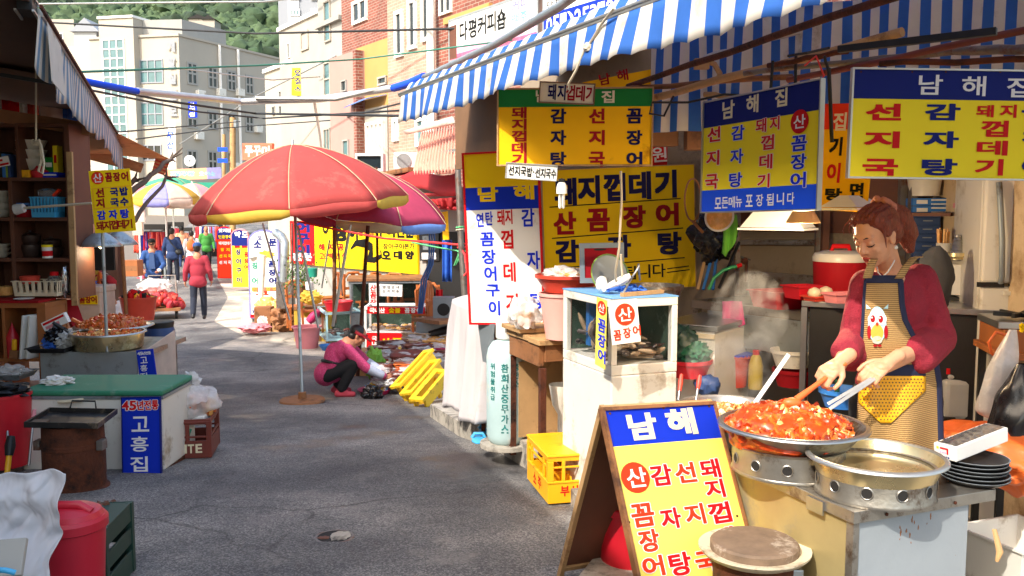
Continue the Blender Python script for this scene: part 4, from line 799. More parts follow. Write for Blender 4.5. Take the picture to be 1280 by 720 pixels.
def pan(name,lb,c,r,h,m,rim,inner=None,r0=.86):
 t=thing(name,lb,'pan',c);mb=MB(m)
 mb.lathe([(0,0),(r*r0*.96,0),(r*r0,.012),(r*.97,h-.006)],c,48,cap=None)
 if inner: mb.use(inner)
 mb.lathe([(r*.955,h-.004),(r*r0*.97,.022),(r*r0*.9,.01),(0,.01)],c,48,cap=None);mb.build('bowl',t,50)
 mb=MB(rim);mb.lathe([(r*.955,h-.004),(r*.962,h+.003),(r*.99,h+.004),(r*1.03,h-.002),(r*1.035,h-.008),(r*1.0,h-.012),(r*.97,h-.006)],c,48,cap=None);mb.build('rim',t,50)
 return t
c=P(1093,612,2.93);c.z=cz+.005;ring('silver burner ring under the empty golden pan',c,.19,.1)
c1=c+V((0,0,.102-.045));pan('cooking_pan','large empty golden pan with pale rim on the counter',c1,.222,.075,'gold_pan','alu','gold_pan')
c=P(985,575,3.2);c.z=cz+.005;ring('silver burner ring under the pan heaped with red food',c,.2,.1,a0=.4)
c2=c+V((0.02,0.02,.1));pan('cooking_pan','wide silver pan heaped with red stir fried food',c2,.265,.07,'steel_dirty','steel','steel_dirty',.8)
mb=MB('food_red');mb.blob(c2+V((-.02,.0,.04)),(.225,.215,.10),3,.12,3,2)
mb.chips(c2+V((-.015,.0,.052)),.225,.215,.085,1100,.016,5,.5,['food_red','food_red','food_orange','food_orange','food_dark','food_red','food_orange','food_orange','food_brown','food_dark','food_pale','food_red'])
mb.chips(c2+V((-.015,.0,.06)),.2,.2,.085,14,.014,8,.6,['leaf_light','onion'])
mb.build('stir_fry',smooth=50,label='glossy heap of red spicy stir fried pork skin in the wide silver pan',cat='food',kind='stuff')
t=thing('steel_stand','low steel stand behind the counter carrying the soup pan','stand',V((.88,3.62,0)),cyaw);mb=MB('steel_dirty');mb.bx(.66,1.1,3.42,3.84,cz-.02,cz+.004);mb.build('top',t);[MB('steel_dirty').bx(x,x+.03,y,y+.03,0,cz-.021).build('leg',t) for x in (.67,1.06) for y in (3.43,3.8)]
c=P(908,545,3.62);c.z=cz+.005;ring('silver burner ring under the soup pan',c,.17,.09,a0=.1)
c3=c+V((0,0,.06));pan('cooking_pan','shallow silver pan of pale orange soup behind the red stew',c3,.21,.085,'steel_dirty','alu','steel',.82)
mb=MB('soup');mb.lathe([(0,.062),(.15,.062),(.195,.06)],c3,40,cap=None);mb.chips(c3+V((0,0,.058)),.17,.17,.012,160,.011,4,.35,['food_pale','soup','food_orange','onion']);mb.build('noodle_soup',smooth=50,label='pale orange soup with noodles filling the shallow pan',cat='soup',kind='stuff')
def handle(a,b,lb,m1,m2,r=.006,k=.72,name='ladle',cat='ladle'):
 t=thing(name,lb,cat,b);mb=MB(m1);mb.tube([a,a.lerp(b,k)],[r,r],8);mb.build('shaft',t,60)
 mb=MB(m2);mb.tube([a.lerp(b,k),a.lerp(b,(k+1)/2),b],[r*1.4,r*1.9,r*1.3],8);mb.build('grip',t,60);return t
handle(P(848,500,3.72),P(852,468,3.78),'red handled ladle standing in the soup pan, left one','steel','basin_red',.006,.35)
handle(P(870,500,3.66),P(875,469,3.7),'red handled ladle standing in the soup pan, right one','steel','basin_red',.006,.45)
A,Bq=P(940,509,3.42),P(986,443,3.5);t=thing('ladle','long white metal ladle leaning out of the red food pan','ladle',A)
mb=MB('letter_white');mb.bar(A,Bq,.017,.005,(0,-1,.4));mb.build('handle',t,bev=.002)
c=P(1216,607,3.06);c.z=cz+.006
for i in range(6):
 t=thing('black_plate',('lowest black plate in the stack on the counter corner','second black plate from the bottom of the stack','third black plate from the bottom of the stack','fourth black plate from the bottom of the stack','fifth black plate from the bottom of the stack','topmost black plate in the stack under the white box')[i],'plate',c+V((0,0,i*.0135)),0,'stacked black plates')
 cc=c+V((rd.uniform(-.004,.004),rd.uniform(-.004,.004),i*.0135));mb=MB('plate_black')
 mb.lathe([(0,.003),(.072,.003),(.09,.008),(.108,.019),(.113,.019),(.113,.015),(.092,.002),(.074,-.003+.003),(0,0)],cc,36,cap=None);mb.build('dish',t,40)
 mb=MB('grey_metal');mb.lathe([(.1095,.0195),(.1145,.0195),(.1145,.0185)],cc,36,cap=None);mb.build('rim',t,40)
a,b=P(1196,566,2.98),P(1285,545,3.2);q=(b-a);q.z=0;q.normalize();bz=c.z+.0135*5+.022
t=thing('foil_box','long white foil box lying across the black plates','box',a,math.atan2(q.y,q.x))
fr=frame(V((a.x,a.y,bz)),q,q.cross(V((0,0,-1)))) ;yv=UP.cross(q);fr=MX((q,yv,UP)).transposed().to_4x4();fr.translation=V((a.x,a.y,bz))
mb=MB('box_white',fr @ MX.Rotation(R(-6),4,'Y'))
mb.bx(0,.31,0,.085,0,.052);mb.build('carton',t,bev=.003)
f2=fr @ MX.Rotation(R(-6),4,'Y')
mb=MB('foil',f2);mb.sheet(lambda u,v: V((.012+.286*u,.008+.07*v,.0535+.004*noise.noise((u*19,v*6,2))+.003*math.sin(v*3.1))),30,8);mb.build('foil_film',t,180)
mb=MB('red');fe=f2 @ MX(((0,0,-1,-.0008),(-1,0,0,.085),(0,1,0,0),(0,0,0,1)))
mb.bx(.025,.05,.036,.042,0,.0006,fe);mb.bx(.05,.056,.02,.042,0,.0006,fe);mb.use('navy').bx(.02,.026,.006,.018,0,.0006,fe)
for i in range(4): mb.bx(.03+i*.008,.036+i*.008,.006,.012,0,.0006,fe)
for i in range(3): mb.use('pink_print').bx(.024+i*.009,.03+i*.009,.021,.027,0,.0006,fe)
mb.use('sign_yellow').bx(.012,.02,.034,.042,0,.0006,fe);mb.build('printed_mark',t)
c=P(942,720,2.95);c.z=.0;zt=P(942,683,2.95).z
t=thing('stove_pot','round stove with a worn wooden chopping lid beside the A-frame board','stove',c)
mb=MB('rust');mb.lathe([(.125,0),(.135,.04),(.14,zt-.05),(.15,zt-.03)],c,36);mb.build('drum',t,40)
mb=MB('rim_enamel');mb.lathe([(.13,zt-.045),(.175,zt-.022),(.19,zt-.006),(.19,zt),(.176,zt-.003),(.14,zt-.012),(0,zt-.012)],c,44,cap=None);mb.build('enamel_rim',t,40)
mb=MB('cutting_wood');mb.lathe([(0,zt+.022),(.142,zt+.021),(.15,zt+.014),(.15,zt-.01)],c,40,cap=None);mb.build('wooden_lid',t,35)
mb=MB('galvanised');mb.box(c+V((.12,-.07,zt-.1)),(.05,.03,.1));mb.build('hinge',t,bev=.003)
# ------------------------------------------------------------------ shop interior
def iface(x0,y0,x1,y1,d0,d1=None): return P(x0,y0,d0),P(x1,y1,d1 or d0)
WA,WB=plan(P(838,300,6.6)),plan(P(1178,300,5.2));wd_=(WB-WA).normalized()
t=thing('back_wall','dark stained back wall of the food stall behind the sink','wall',(WA+WB)/2,math.atan2(wd_.y,wd_.x))
fr=frame(V((WA.x,WA.y,-.1)),wd_);mb=MB('inner_wall');mb.bx(-1.6,(WB-WA).length,0,2.9,-.1,0,fr);mb.build('plaster',t)
mb=MB('wood_dark');mb.bx((WB-WA).length-1.35,(WB-WA).length-.02,1.55,2.5,0.002,.03,fr);mb.build('boarding',t)
SA,SB=plan(P(1170,300,5.15)),plan(P(1236,300,4.5));sd2=(SB-SA).normalized()
t=thing('side_wall','cream painted side wall covered with stickers beside the fridge','wall',(SA+SB)/2,math.atan2(sd2.y,sd2.x));frs=frame(V((SA.x,SA.y,-.1)),sd2);SL=(SB-SA).length
mb=MB('door_wall');mb.bx(-.1,SL+1.2,0,2.9,-.08,0,frs);mb.build('plaster',t)
mb=MB('box_white');
for x0,y0,x1,y1,m in ((1202,258,1216,286,'sky_text'),(1216,252,1227,257,'pink_print'),(1216,259,1227,263,'lime'),(1216,266,1226,270,'sky_text'),(1216,281,1228,302,'maroon'),(1202,289,1212,302,'umb_lilac'),(1205,250,1214,254,'paper'),(1213,230,1226,240,'cardboard'),(1200,227,1205,237,'ceramic'),(1192,254,1200,260,'pot_pink')):
 a,b=hit(x0,y0,frs),hit(x1,y1,frs);mb.use(m).add([frs @ V(p) for p in ((a[0],b[1],.003),(b[0],b[1],.003),(b[0],a[1],.003),(a[0],a[1],.003))],[(0,1,2,3)])
mb.build('sticker',t)
fl_=[plan(P(838,300,6.6)),plan(P(1240,300,4.2))]
a=plan(P(1229,300,4.3));fdir=V((.97,-.24,0)).normalized();t=thing('fridge','tall cream two door fridge at the right end of the stall','fridge',a,math.atan2(fdir.y,fdir.x));fr=frame(V((a.x,a.y,0)),fdir)
H=1.95;sp=hit(1250,356,fr)[1]
mb=MB('fridge');mb.bx(0,.75,0.02,H,-.6,-.052,fr);mb.build('cabinet',t,bev=.01)
for z0_,z1_ in ((.04,sp-.008),(sp+.008,H-.01)):
 mb=MB('fridge');mb.bx(0.0,.75,z0_,z1_,-.05,0,fr);d=mb.build('door',t,bev=.012)
 mb=MB('grey_metal' if z0_ > .5 else 'ceramic')
 if z0_ > .5: mb.tube([fr @ V((hit(x,y,fr)[0],hit(x,y,fr)[1],o)) for x,y,o in ((1248,228,.01),(1248,250,.03),(1250,300,.035),(1250,345,.03),(1250,353,.01))],.014,8)
 else: mb.bx(.1,.3,sp-.05,sp-.03,.0,.02,fr)
 mb.build('handle',d,60)
mb=MB('dark');mb.bx(-.02,.1,sp-.012,sp+.012,.0005,.012,fr);mb.bx(.12,.4,sp-.006,sp+.006,.0005,.008,fr);mb.build('hinge',t)
mb=MB('grey_metal');mb.lathe([(0,.002),(.028,.002)],(*[0]*3,),20,frame(fr @ V((*hit(1270,332,fr),0.0)),fdir),cap=None);mb.build('sticker',t)
t=thing('steel_shelf','open steel shelf rack above the sink against the back wall','shelf',P(970,310,5.7))
for x,d in ((922,6.0),(1022,5.55)):
 mb=MB('rust_pole');p=plan(P(x,300,d));mb.bx(p.x-.015,p.x+.015,p.y-.015,p.y+.015,.0,1.75);mb.build('post',t)
for y in (303,262):
 a,b=P(919,y,6.0),P(1028,y,5.55);mb=MB('steel_dirty');mb.bar(a,b,.03,.03);mb.bar(a+V((.08,.25,0)),b+V((.08,.25,0)),.3,.02);mb.build('shelf_board',t)
a,b=plan(P(1018,300,5.5)),plan(P(1137,300,5.2))
t=thing('storage_rack','tall dark storage rack behind the cook','rack',(a+b)/2)
for x,d in ((1031,5.4),(1126,5.2),(1139,5.1)):
 p=plan(P(x,300,d));MB('rust_pole' if x > 1100 else 'wood_dark').bx(p.x-.02,p.x+.02,p.y-.02,p.y+.02,.02,2.3).build('post',t)
for y in (268,205): mb=MB('wood_dark');mb.bar(P(1126,y,5.15),P(1192,y,5.0),.3,.02);mb.build('shelf_board',t)
a,b=P(872,384,5.6),P(1022,382,4.9);zt=(a.z+b.z)/2;q=(b-a);q.z=0;L=q.length;q.normalize()
t=thing('sink_unit','long dark stainless steel sink unit along the back wall','sink',a,math.atan2(q.y,q.x));fr=MX((q,UP.cross(q),UP)).transposed().to_4x4();fr.translation=V((a.x,a.y,0))
mb=MB('steel_dirty',fr);mb.bx(-.05,L,0,.04,zt-.05,zt);mb.bx(-.05,0,.04,.55,zt-.05,zt);mb.bx(L-.05,L,.04,.55,zt-.05,zt);mb.bx(-.05,L,.56,.6,zt-.05,zt+.16);mb.bx(0,L-.05,.04,.56,zt-.28,zt-.26);mb.build('basin',t)
mb=MB('galvanised',fr);mb.bx(.08,L,.003,.012,zt-.26,zt-.055);mb.build('apron_panel',t)
mb=MB('steel_dirty',fr)
for x in (-.04,L-.05): MB('steel_dirty',fr).bx(x,x+.04,0,.04,.0,zt-.055).build('leg',t)
a,b=P(845,402,5.15),P(897,402,5.0);q2=(b-a);q2.z=0;L2=.42;q2.normalize();zt2=a.z;fr2=MX((q2,UP.cross(q2),UP)).transposed().to_4x4();fr2.translation=V((a.x-.1,a.y,0))
t=thing('steel_cupboard','white fronted steel cupboard between the fish tank and the sink','cupboard',a,math.atan2(q2.y,q2.x))
mb=MB('steel',fr2);mb.bx(0,L2-.05,-.02,.6,zt2-.03,zt2);mb.build('worktop',t,bev=.003)
mb=MB('white_dirty',fr2);mb.bx(.01,L2-.07,0,.55,.05,zt2-.035);mb.build('body',t);mb=MB('beige_plastic',fr2);mb.bx(.01,L2-.07,-.012,-.002,zt2-.075,zt2-.05);mb.build('rail',t)
a,b=P(1002,376,4.72),P(1062,376,4.6);q3=(b-a);q3.z=0;q3.normalize();zt3=a.z;fr3=MX((q3,UP.cross(q3),UP)).transposed().to_4x4();fr3.translation=V((a.x,a.y,0));L3=1.0
t=thing('steel_table','steel side table with a dark front carrying the rice cooker','table',a,math.atan2(q3.y,q3.x))
mb=MB('steel',fr3);mb.bx(0,L3,0,.5,zt3-.03,zt3);mb.build('table_top',t,bev=.003);mb=MB('black',fr3);mb.bx(.04,L3,.03,.45,.05,zt3-.035);mb.build('dark_front',t)
for x in (.0,L3-.03): MB('steel',fr3).bx(x,x+.03,0,.03,0,zt3-.035).build('leg',t)
def lathe_thing(name,lb,cat,c,parts,group=None,n=28,yaw=0):
 t=thing(name,lb,cat,c,yaw,group)
 for nm,m,pr in parts: mb=MB(m);mb.lathe(pr,c,n,cap=None);mb.build(nm,t,40)
 return t
def stand(px,py,d,z=None):
 p=P(px,py,d)
 if z is not None: p.z=z
 return p
c=stand(1049,372,4.95,zt3);lathe_thing('rice_cooker','big maroon rice cooker with white lid on the steel table','rice cooker',c,[('body','maroon',[(0,0),(.13,0),(.14,.02),(.148,.2)]),('lid','ceramic',[(.15,.2),(.152,.225),(.14,.245),(.09,.26),(0,.262)])])
mb=MB('red');mb.tube([c+V((-.05,0,.258)),c+V((-.045,0,.285)),c+V((.045,0,.285)),c+V((.05,0,.258))],.014,7);o=mb.build('lid_handle',[k for k in C.objects if k.get('label','').startswith('big maroon')][0],60)
def tray(name,lb,c,w_,d_,h_,m,yaw=YAW,lip=.01,cat='tray',holes=False,taper=.85,group=None):
 t=thing(name,lb,cat,c,yaw,group);M=loc(c,yaw);mb=MB(m,M)
 o=[(-w_/2,-d_/2),(w_/2,-d_/2),(w_/2,d_/2),(-w_/2,d_/2)]
 for i in range(4):
  a,b=o[i],o[(i+1)%4];n=14 if holes else 1;k=4 if holes else 1
  for j in range(n):
   for r_ in range(k):
    if holes and 0 < r_ < k and j%2 and r_ < k-0: continue
    u0,u1=j/n,(j+1)/n;v0,v1=r_/k,(r_+1)/k
    f=lambda u,v: V(((a[0]+(b[0]-a[0])*u)*(taper+(1-taper)*v),(a[1]+(b[1]-a[1])*u)*(taper+(1-taper)*v),h_*v))
    mb.add([f(u0,v0),f(u1,v0),f(u1,v1),f(u0,v1)],[(0,1,2,3)])
 mb.add([V((x*taper,y*taper,.002)) for x,y in o],[(0,1,2,3)]);mb.build('shell',t,solid=.004,off=0)
 mb=MB(m,M);e=lip
 for x0,x1,y0,y1 in ((-w_/2-e,w_/2+e,-d_/2-e,-d_/2),(-w_/2-e,w_/2+e,d_/2,d_/2+e),(-w_/2-e,-w_/2,-d_/2,d_/2),(w_/2,w_/2+e,-d_/2,d_/2)): mb.bx(x0,x1,y0,y1,h_-.006,h_+.002)
 mb.build('rim',t);return t
tray('red_tub','shallow red plastic tub on the edge of the dark sink',stand(982,371,5.2,zt+.002),.34,.26,.1,'red_plastic',cat='tub')
tray('red_basket','small red plastic basket beside the shallow red tub',stand(1003,372,4.85,zt3+.002),.16,.14,.07,'red_plastic',cat='basket')
tray('food_tray','small red tray holding onions on the steel table',stand(1022,376,4.72,zt3+.002),.12,.1,.025,'basin_red')
for k in range(2): mb=MB('onion');mb.lathe([(0,0),(.03,.008),(.038,.03),(.03,.05),(.008,.06),(0,.062)],stand(1018+k*14,373,4.72+k*.07,zt3+.012),20,cap=None);mb.build('onion',smooth=60,label=('peeled onion in the left half of the small red tray','peeled onion in the right half of the small red tray')[k],cat='onion')
tray('food_tray','stack of pink trays beside the onions on the steel table',stand(1052,378,4.62,zt3+.002),.16,.1,.05,'pot_pink')
a,b=P(902,374,5.35),P(926,374,5.27);mb=MB('cloth_pink')
mb.sheet(lambda u,v: a+(b-a)*(u+.25*v*(u-.2))+V((0,-.02-.02*v-.012*math.sin(u*9+v*2),-.165*v*(1-.25*abs(u-.4))-.01)),16,10);mb.build('pink_cloth',smooth=180,solid=.004,label='bright pink cloth hanging over the edge of the sink',cat='cloth')
c=stand(916,482,5.3,.02);c.z=P(916,482,5.3).z
bucket('red_bucket','red bucket with blue rim below the pink cloth',c,.08,.1,.2,'basin_red',rim=.012);mb=MB('blue');mb.lathe([(.112,.19),(.113,.203),(0,.205)],c,24,cap=None);mb.build('blue_lid',[k for k in C.objects if k.get('label','').startswith('red bucket with blue')][0],40)
c=P(944,486,5.2);lathe_thing('oil_bottle','pale yellow oil bottle with red cap under the sink','bottle',c,[('body','bottle_yellow',[(0,0),(.04,0),(.043,.02),(.043,.14),(.03,.19),(.018,.21)]),('cap','red',[(.02,.205),(.02,.235),(0,.236)])])
c=P(916,440,5.5);lathe_thing('yellow_tin','dull yellow tin standing behind the red bucket','tin',c,[('body','bottle_yellow',[(0,0),(.07,0),(.075,.12),(0,.125)])])
c=P(933,430,5.5);lathe_thing('white_jug','white plastic jug behind the pale yellow oil bottle','jug',c,[('body','white',[(0,0),(.06,0),(.065,.1),(.03,.15),(.02,.17),(0,.17)])])
for i,(x,y,lb) in enumerate(((992,482,'red tub standing under the right end of the sink'),(990,458,'white bucket standing on the red tub under the sink'))):
 c=P(x,y,5.0);bucket('tub',lb,c,.09,.115,.1,('maroon','white_dirty')[i],cat='tub')
c=P(860,470,4.98);bucket('red_basin','small red basin on the floor beside the fish tank',c,.1,.13,.1,'red_plastic',cat='basin')
mb=MB('crate_dark');mb.blob(c+V((-.05,.03,.17)),(.12,.1,.12),3,.25,5,3);mb.use('green_plastic').blob(c+V((.02,.0,.13)),(.1,.1,.08),3,.3,5,6);mb.build('net_sack',smooth=60,label='green net sack heaped in the small red basin',cat='sack')
mb=MB('barrel_blue');mb.blob(P(884,482,4.9),(.07,.07,.06),2,.3,3,1);mb.build('blue_rag',smooth=60,label='dark blue rag lying beside the small red basin',cat='rag')
mb=MB('bag_black');mb.blob(P(893,295,5.7),(.14,.12,.17),3,.35,2.6,4);mb.build('black_bag',smooth=60,label='crumpled black plastic bag hanging left of the green cloth',cat='bag')
a,b=P(903,272,5.45),P(921,268,5.4);mb=MB('cloth_green')
mb.sheet(lambda u,v: a+(b-a)*(u+.1*math.sin(v*3))+V((.0,-.012*math.sin(u*10),-.25*v*(1-.5*abs(u-.25)))),14,10);mb.build('green_cloth',smooth=180,solid=.004,label='lime green cloth hanging above the sink',cat='cloth')
t=thing('strainer','round mesh strainer hanging above the lime green cloth','strainer',P(899,272,5.3));fr=frame(P(899,271,5.3),(1,.1,0),(0,-.2,1))
mb=MB('food_pale');mb.lathe([(0,-.03),(.05,-.022),(.085,0)],(0,0,0),24,fr,cap=None);mb.build('mesh',t,40);mb=MB('ceramic');mb.lathe([(.08,0),(.092,.003),(.09,.01),(.08,.006)],(0,0,0),28,fr,cap=None);mb.build('rim',t,40)
t=thing('wire_strainer','wire hoop net hanging at the edge of the yellow signboard','net',P(866,250,5.4));fr=frame(P(866,250,5.4),(1,.3,0),(-.1,0,1))
mb=MB('wood');mb.tube([fr @ V((.055*math.cos(i*.3),.13*math.sin(i*.3),0)) for i in range(21)],.006,5,closed=True);mb.build('hoop',t,60);mb=MB('wood');mb.tube([fr @ V((.0,-.13,0)),fr @ V((.06,-.2,.02))],.01,6);mb.build('handle',t,60)
for i,(x0,y0,x1,y1,m) in enumerate(((872,362,884,312,'wood_pale'),(879,362,893,308,'blue_plastic'),(891,362,897,305,'blue_plastic'),(899,360,924,303,'black'))):
 mb=MB(m);mb.tube([P(x0,y0,5.6),P(x1,y1,5.75)],.011,6);mb.build('broom_stick',smooth=60,label=('wooden stick leaning beside the yellow wall signboard','blue stick leaning next to the wooden stick','upright blue stick below the black bag','thin black stick leaning across the green hose')[i],cat='stick')
mb=MB('hose_green');mb.tube([P(886,362,5.5),P(892,348,5.5),P(904,338,5.5),P(915,334,5.5),P(921,333,5.5)],.011,8);mb.use('red').tube([P(921,333,5.5),P(927,331,5.5)],.013,8);mb.build('green_hose',smooth=60,label='green hose with a red tip connected to the tap',cat='hose')
t=thing('water_tap','dark wall tap above the sink','tap',P(932,330,5.7));mb=MB('rust');mb.tube([P(932,352,5.6),P(933,328,5.6),P(928,322,5.6)],.01,6);mb.blob(P(931,326,5.55),.022,2,.3);mb.build('body',t,60);mb=MB('black');mb.bar(P(926,321,5.55),P(938,325,5.55),.012,.012);mb.build('handle',t)
t=thing('cone_lamp','small cream cone lamp glowing below the angled menu signboard','lamp',P(1004,266,4.0));c=P(1004,276,4.0)
mb=MB('shade_cream');mb.lathe([(.075,0),(.072,.008),(.04,.065),(.025,.075)],c-V((0,0,.01)),28,cap=None);mb.build('lamp_shade',t,40,solid=.002)
mb=MB('lamp_glow');mb.lathe([(0,-.005),(.022,.0),(.028,.02),(.02,.045)],c,14,cap=None);mb.build('bulb',t,40)
ld=bpy.data.lights.new('lamp_light','POINT');ld.energy=14;ld.color=(1,.75,.45);ld.shadow_soft_size=.03;lo=bpy.data.objects.new('lamp_light',ld);C.objects.link(lo);lo.parent=t;lo.location=(c-V((0,0,.04)))-V(t.location)
def fixture(lb,x0,y0,x1,y1,d0,d1,h):
 a,b=P(x0,y0,d0),P(x1,y1,d1);b.z=a.z;q=(b-a).normalized();t=thing('light_fixture',lb,'light fixture',(a+b)/2,math.atan2(q.y,q.x));L=(b-a).length
 fr=MX((q,UP.cross(q),UP)).transposed().to_4x4();fr.translation=a
 mb=MB('box_white',fr);mb.add([V(p) for p in ((0,0,0),(L,0,0),(L,.2,0),(0,.2,0),(.07,.04,h),(L-.07,.04,h),(L-.07,.16,h),(.07,.16,h))],[(0,3,2,1),(4,5,6,7),(0,1,5,4),(1,2,6,5),(2,3,7,6),(3,0,4,7)]);mb.build('housing',t)
 mb=MB('lcd_white',fr);mb.bx(-.01,L+.01,-.012,.21,-.014,-.003);mb.build('rim',t);return t
fixture('long white light fixture hanging over the sink',925,284,1003,284,4.6,4.4,.1);fixture('short white light fixture hung in front of the amber old signboard',1024,259,1071,256,3.85,3.7,.05)
t=thing('spiral_bulb','white energy saving bulb hanging below the narrow white plate','light bulb',P(702,240,4.6));c=P(702,259,4.6)
mb=MB('lcd_white')
for k in range(4): a=k*1.57+.4;mb.tube([c+V((.013*math.cos(a),.013*math.sin(a),.08)),c+V((.013*math.cos(a),.013*math.sin(a),.0)),c+V((.013*math.cos(a+.5),.013*math.sin(a+.5),-.004))],.0055,7)
mb.build('tube',t,60);mb=MB('white');mb.lathe([(.028,.07),(.028,.1),(.022,.12),(.015,.13),(0,.13)],c,18);mb.build('base',t,40);mb=MB('black');mb.lathe([(.017,.128),(.017,.145),(0,.15)],c,12);mb.build('socket',t,40)
mb=MB('rope');mb.tube([P(776,214,4.5),P(777,250,4.55),P(774,310,4.6),P(769,340,4.7),P(770,352,4.75),P(778,345,4.75),P(776,318,4.7)],.006,6);mb.build('pale_rope',smooth=60,label='pale cord hanging in front of the yellow ruled signboard',cat='cord')
for i,(y,lb) in enumerate(((257,'blue and white carton, upper one of two behind the cook'),(267,'blue and white carton, lower one of two behind the cook'))):
 t=thing('blue_carton',lb,'box',P(1165,y,5.0));fr=frame(P(1141,y,5.05),(1,-.1,0));mb=MB('box_blue');mb.bx(0,.22,0,.042,-.12,0,fr);mb.build('carton',t);mb=MB('box_white');mb.bx(.02,.08,.01,.032,.0005,.002,fr);mb.bx(.1,.2,.006,.012,.0005,.002,fr);mb.bx(.1,.19,.028,.036,.0005,.002,fr);mb.build('printed_label',t)
t=thing('plastic_tub','white plastic tub on the top shelf behind the cook','tub',P(1154,244,5.05));mb=MB('ceramic');mb.lathe([(0,0),(.08,0),(.095,.12),(.1,.125),(0,.13)],P(1155,245,5.1),20,cap=None);mb.build('tub_body',t,40)
a=P(1140,325,5.05);t=thing('drawer_unit','small slate blue drawer unit behind the cook','drawers',a);fr=frame(a,(1,-.15,0));mb=MB('barrel_blue');mb.bx(0,.15,0,.25,-.2,-.01,fr);mb.build('carcass',t)
for i in range(5): d=MB('barrel_blue').bx(.008,.142,.01+i*.048,.05+i*.048,-.009,.004,fr).build('drawer',t,bev=.002);MB('grey_metal').bx(.05,.1,.03+i*.048,.036+i*.048,.0045,.012,fr).build('handle',d)
c=P(1179,322,4.8);t=thing('chopstick_cup','pale cup full of wooden chopsticks on the white box','cup',c);mb=MB('ceramic');mb.lathe([(0,0),(.034,0),(.038,.08)],c,20,cap=None);mb.build('cup',t,40,solid=.003)
mb=MB('food_pale');rd=random.Random(2)
for i in range(16): x,y=rd.uniform(-.025,.025),rd.uniform(-.025,.025);mb.tube([c+V((x,y,.01)),c+V((x*1.3,y*1.3,.15+rd.uniform(-.012,.012)))],.005,5)
mb.build('chopsticks',t)
c=P(1196,324,4.7);bucket('brass_bowl','shallow brass bowl holding a stack of steel cups',c,.045,.055,.035,'gold_pan',cat='bowl')
mb=MB('steel');pr=[]
for i in range(6): pr += [(.032-i*.003,.03+i*.017),(.035-i*.003,.033+i*.017)]
mb.lathe(pr+[(.018,.13),(0,.132)],c,18,M=MX.Identity(4),cap=None);mb.build('cup_stack',smooth=30,label='stack of steel cups upside down in the brass bowl',cat='cups')
a=P(1182,368,4.75);mb=MB('box_white');fr=frame(a,sd2*.6+V((.5,0,0)));mb.bx(0,.16,0,.165,-.2,0,fr);mb.build('white_box',bev=.003,label='plain white box under the brass bowl',cat='box')
t=thing('microwave','black appliance below the plain white box','appliance',a-V((0,0,.2)));fr=frame(a-V((0,0,.21)),sd2*.6+V((.5,0,0)));mb=MB('black');mb.bx(-.03,.16,-.03,.2,-.24,-.002,fr);mb.build('case',t,bev=.005);mb=MB('black_gloss');mb.bx(-.01,.1,.0,.17,.0,.006,fr);mb.build('door',t);MB('sign_yellow').lathe([(0,.0065),(.022,.0065)],(0.06,.06,.001),16,fr,cap=None).build('sticker',t)
mb=MB('wood');fr=frame(a-V((0,0,.6)),sd2*.6+V((.5,0,0)));mb.bx(-.05,.17,.33,.355,-.3,.02,fr);mb.bx(-.05,-.02,-.35,.33,-.3,.0,fr);mb.bx(.14,.17,-.35,.33,-.3,.0,fr);mb.build('stand',label='low wooden stand under the black appliance',cat='stand')
c=P(1170,372,4.4);t=thing('office_chair','grey upholstered chair back behind the cook','chair',V((c.x,c.y,0)));mb=MB('chair_grey');mb.blob(c+V((-.01,0,.09)),(.095,.05,.17),3,.12,2,1);mb.build('backrest',t,60);MB('black').lathe([(.03,0),(.03,.5),(.2,.52),(.2,.56),(0,.57)],V((c.x,c.y+.12,0)),16,cap=None).build('seat_post',t,40)
c=P(1182,525,4.35);t=thing('jerry_can','white plastic jerry can with a red cap behind the cook','jerry can',c);fr=frame(c,(1,-.05,0));mb=MB('plastic_bag');mb.bx(-.005,.135,0,.2,-.14,0,fr);mb.build('body',t,bev=.02);mb=MB('plastic_bag');mb.bx(.02,.12,.2,.225,-.11,-.03,fr);mb.build('shoulder',t,bev=.01);MB('red').lathe([(.022,0),(.022,.03),(0,.031)],fr @ V((.03,.225,-.06)),14,cap=None).build('cap',t,40)
c=P(1052,508,4.3);bucket('blue_basin','bright blue basin behind the pan of red food',c,.08,.105,.09,'blue_plastic',cat='basin');mb=MB('green_plastic');mb.lathe([(0,0),(.012,0),(.012,.1),(0,.101)],P(1046,500,4.3),12,cap=None);mb.build('green_bottle',smooth=40,label='slim green bottle standing in the bright blue basin',cat='bottle')
a=P(1252,448,3.9);t=thing('hob_table','orange wooden table at the right edge beside the fridge','table',V((a.x,a.y,0)));fr=MX((V((.97,-.24,0)),V((.24,.97,0)),UP)).transposed().to_4x4();fr.translation=V((a.x,a.y,0))
mb=MB('wood_orange',fr);mb.bx(-.02,.5,-.05,.4,a.z,a.z+.03);mb.bx(.0,.5,-.03,.38,a.z+.0305,a.z+.13);mb.build('table_top',t,bev=.003);MB('black',fr).bx(.0,.03,-.03,.0,0,a.z-.002).build('leg',t);MB('black',fr).bx(.0,.03,.35,.38,0,a.z-.002).build('leg',t)
t=thing('gas_hob','steel gas hob with black grate on the orange wooden table','hob',fr @ V((.1,.1,a.z+.13)));mb=MB('steel',fr);mb.bx(-.02,.4,-.0,.35,a.z+.1315,a.z+.165);mb.build('body',t,bev=.004)
mb=MB('black',fr);
for k in range(6): mb.bar(V((.1,.12,a.z+.185)),V((.1+.11*math.cos(k*1.047),.12+.11*math.sin(k*1.047),a.z+.19)),.014,.02)
mb.build('grate',t)
mb=MB('orange_plastic');mb.tube([P(1262,420,3.75),P(1245,415,3.75),P(1236,428,3.75),P(1240,442,3.75),P(1250,450,3.75)],.007,7);mb.build('gas_hose',smooth=60,label='orange gas hose looping beside the white carrier bag',cat='hose')
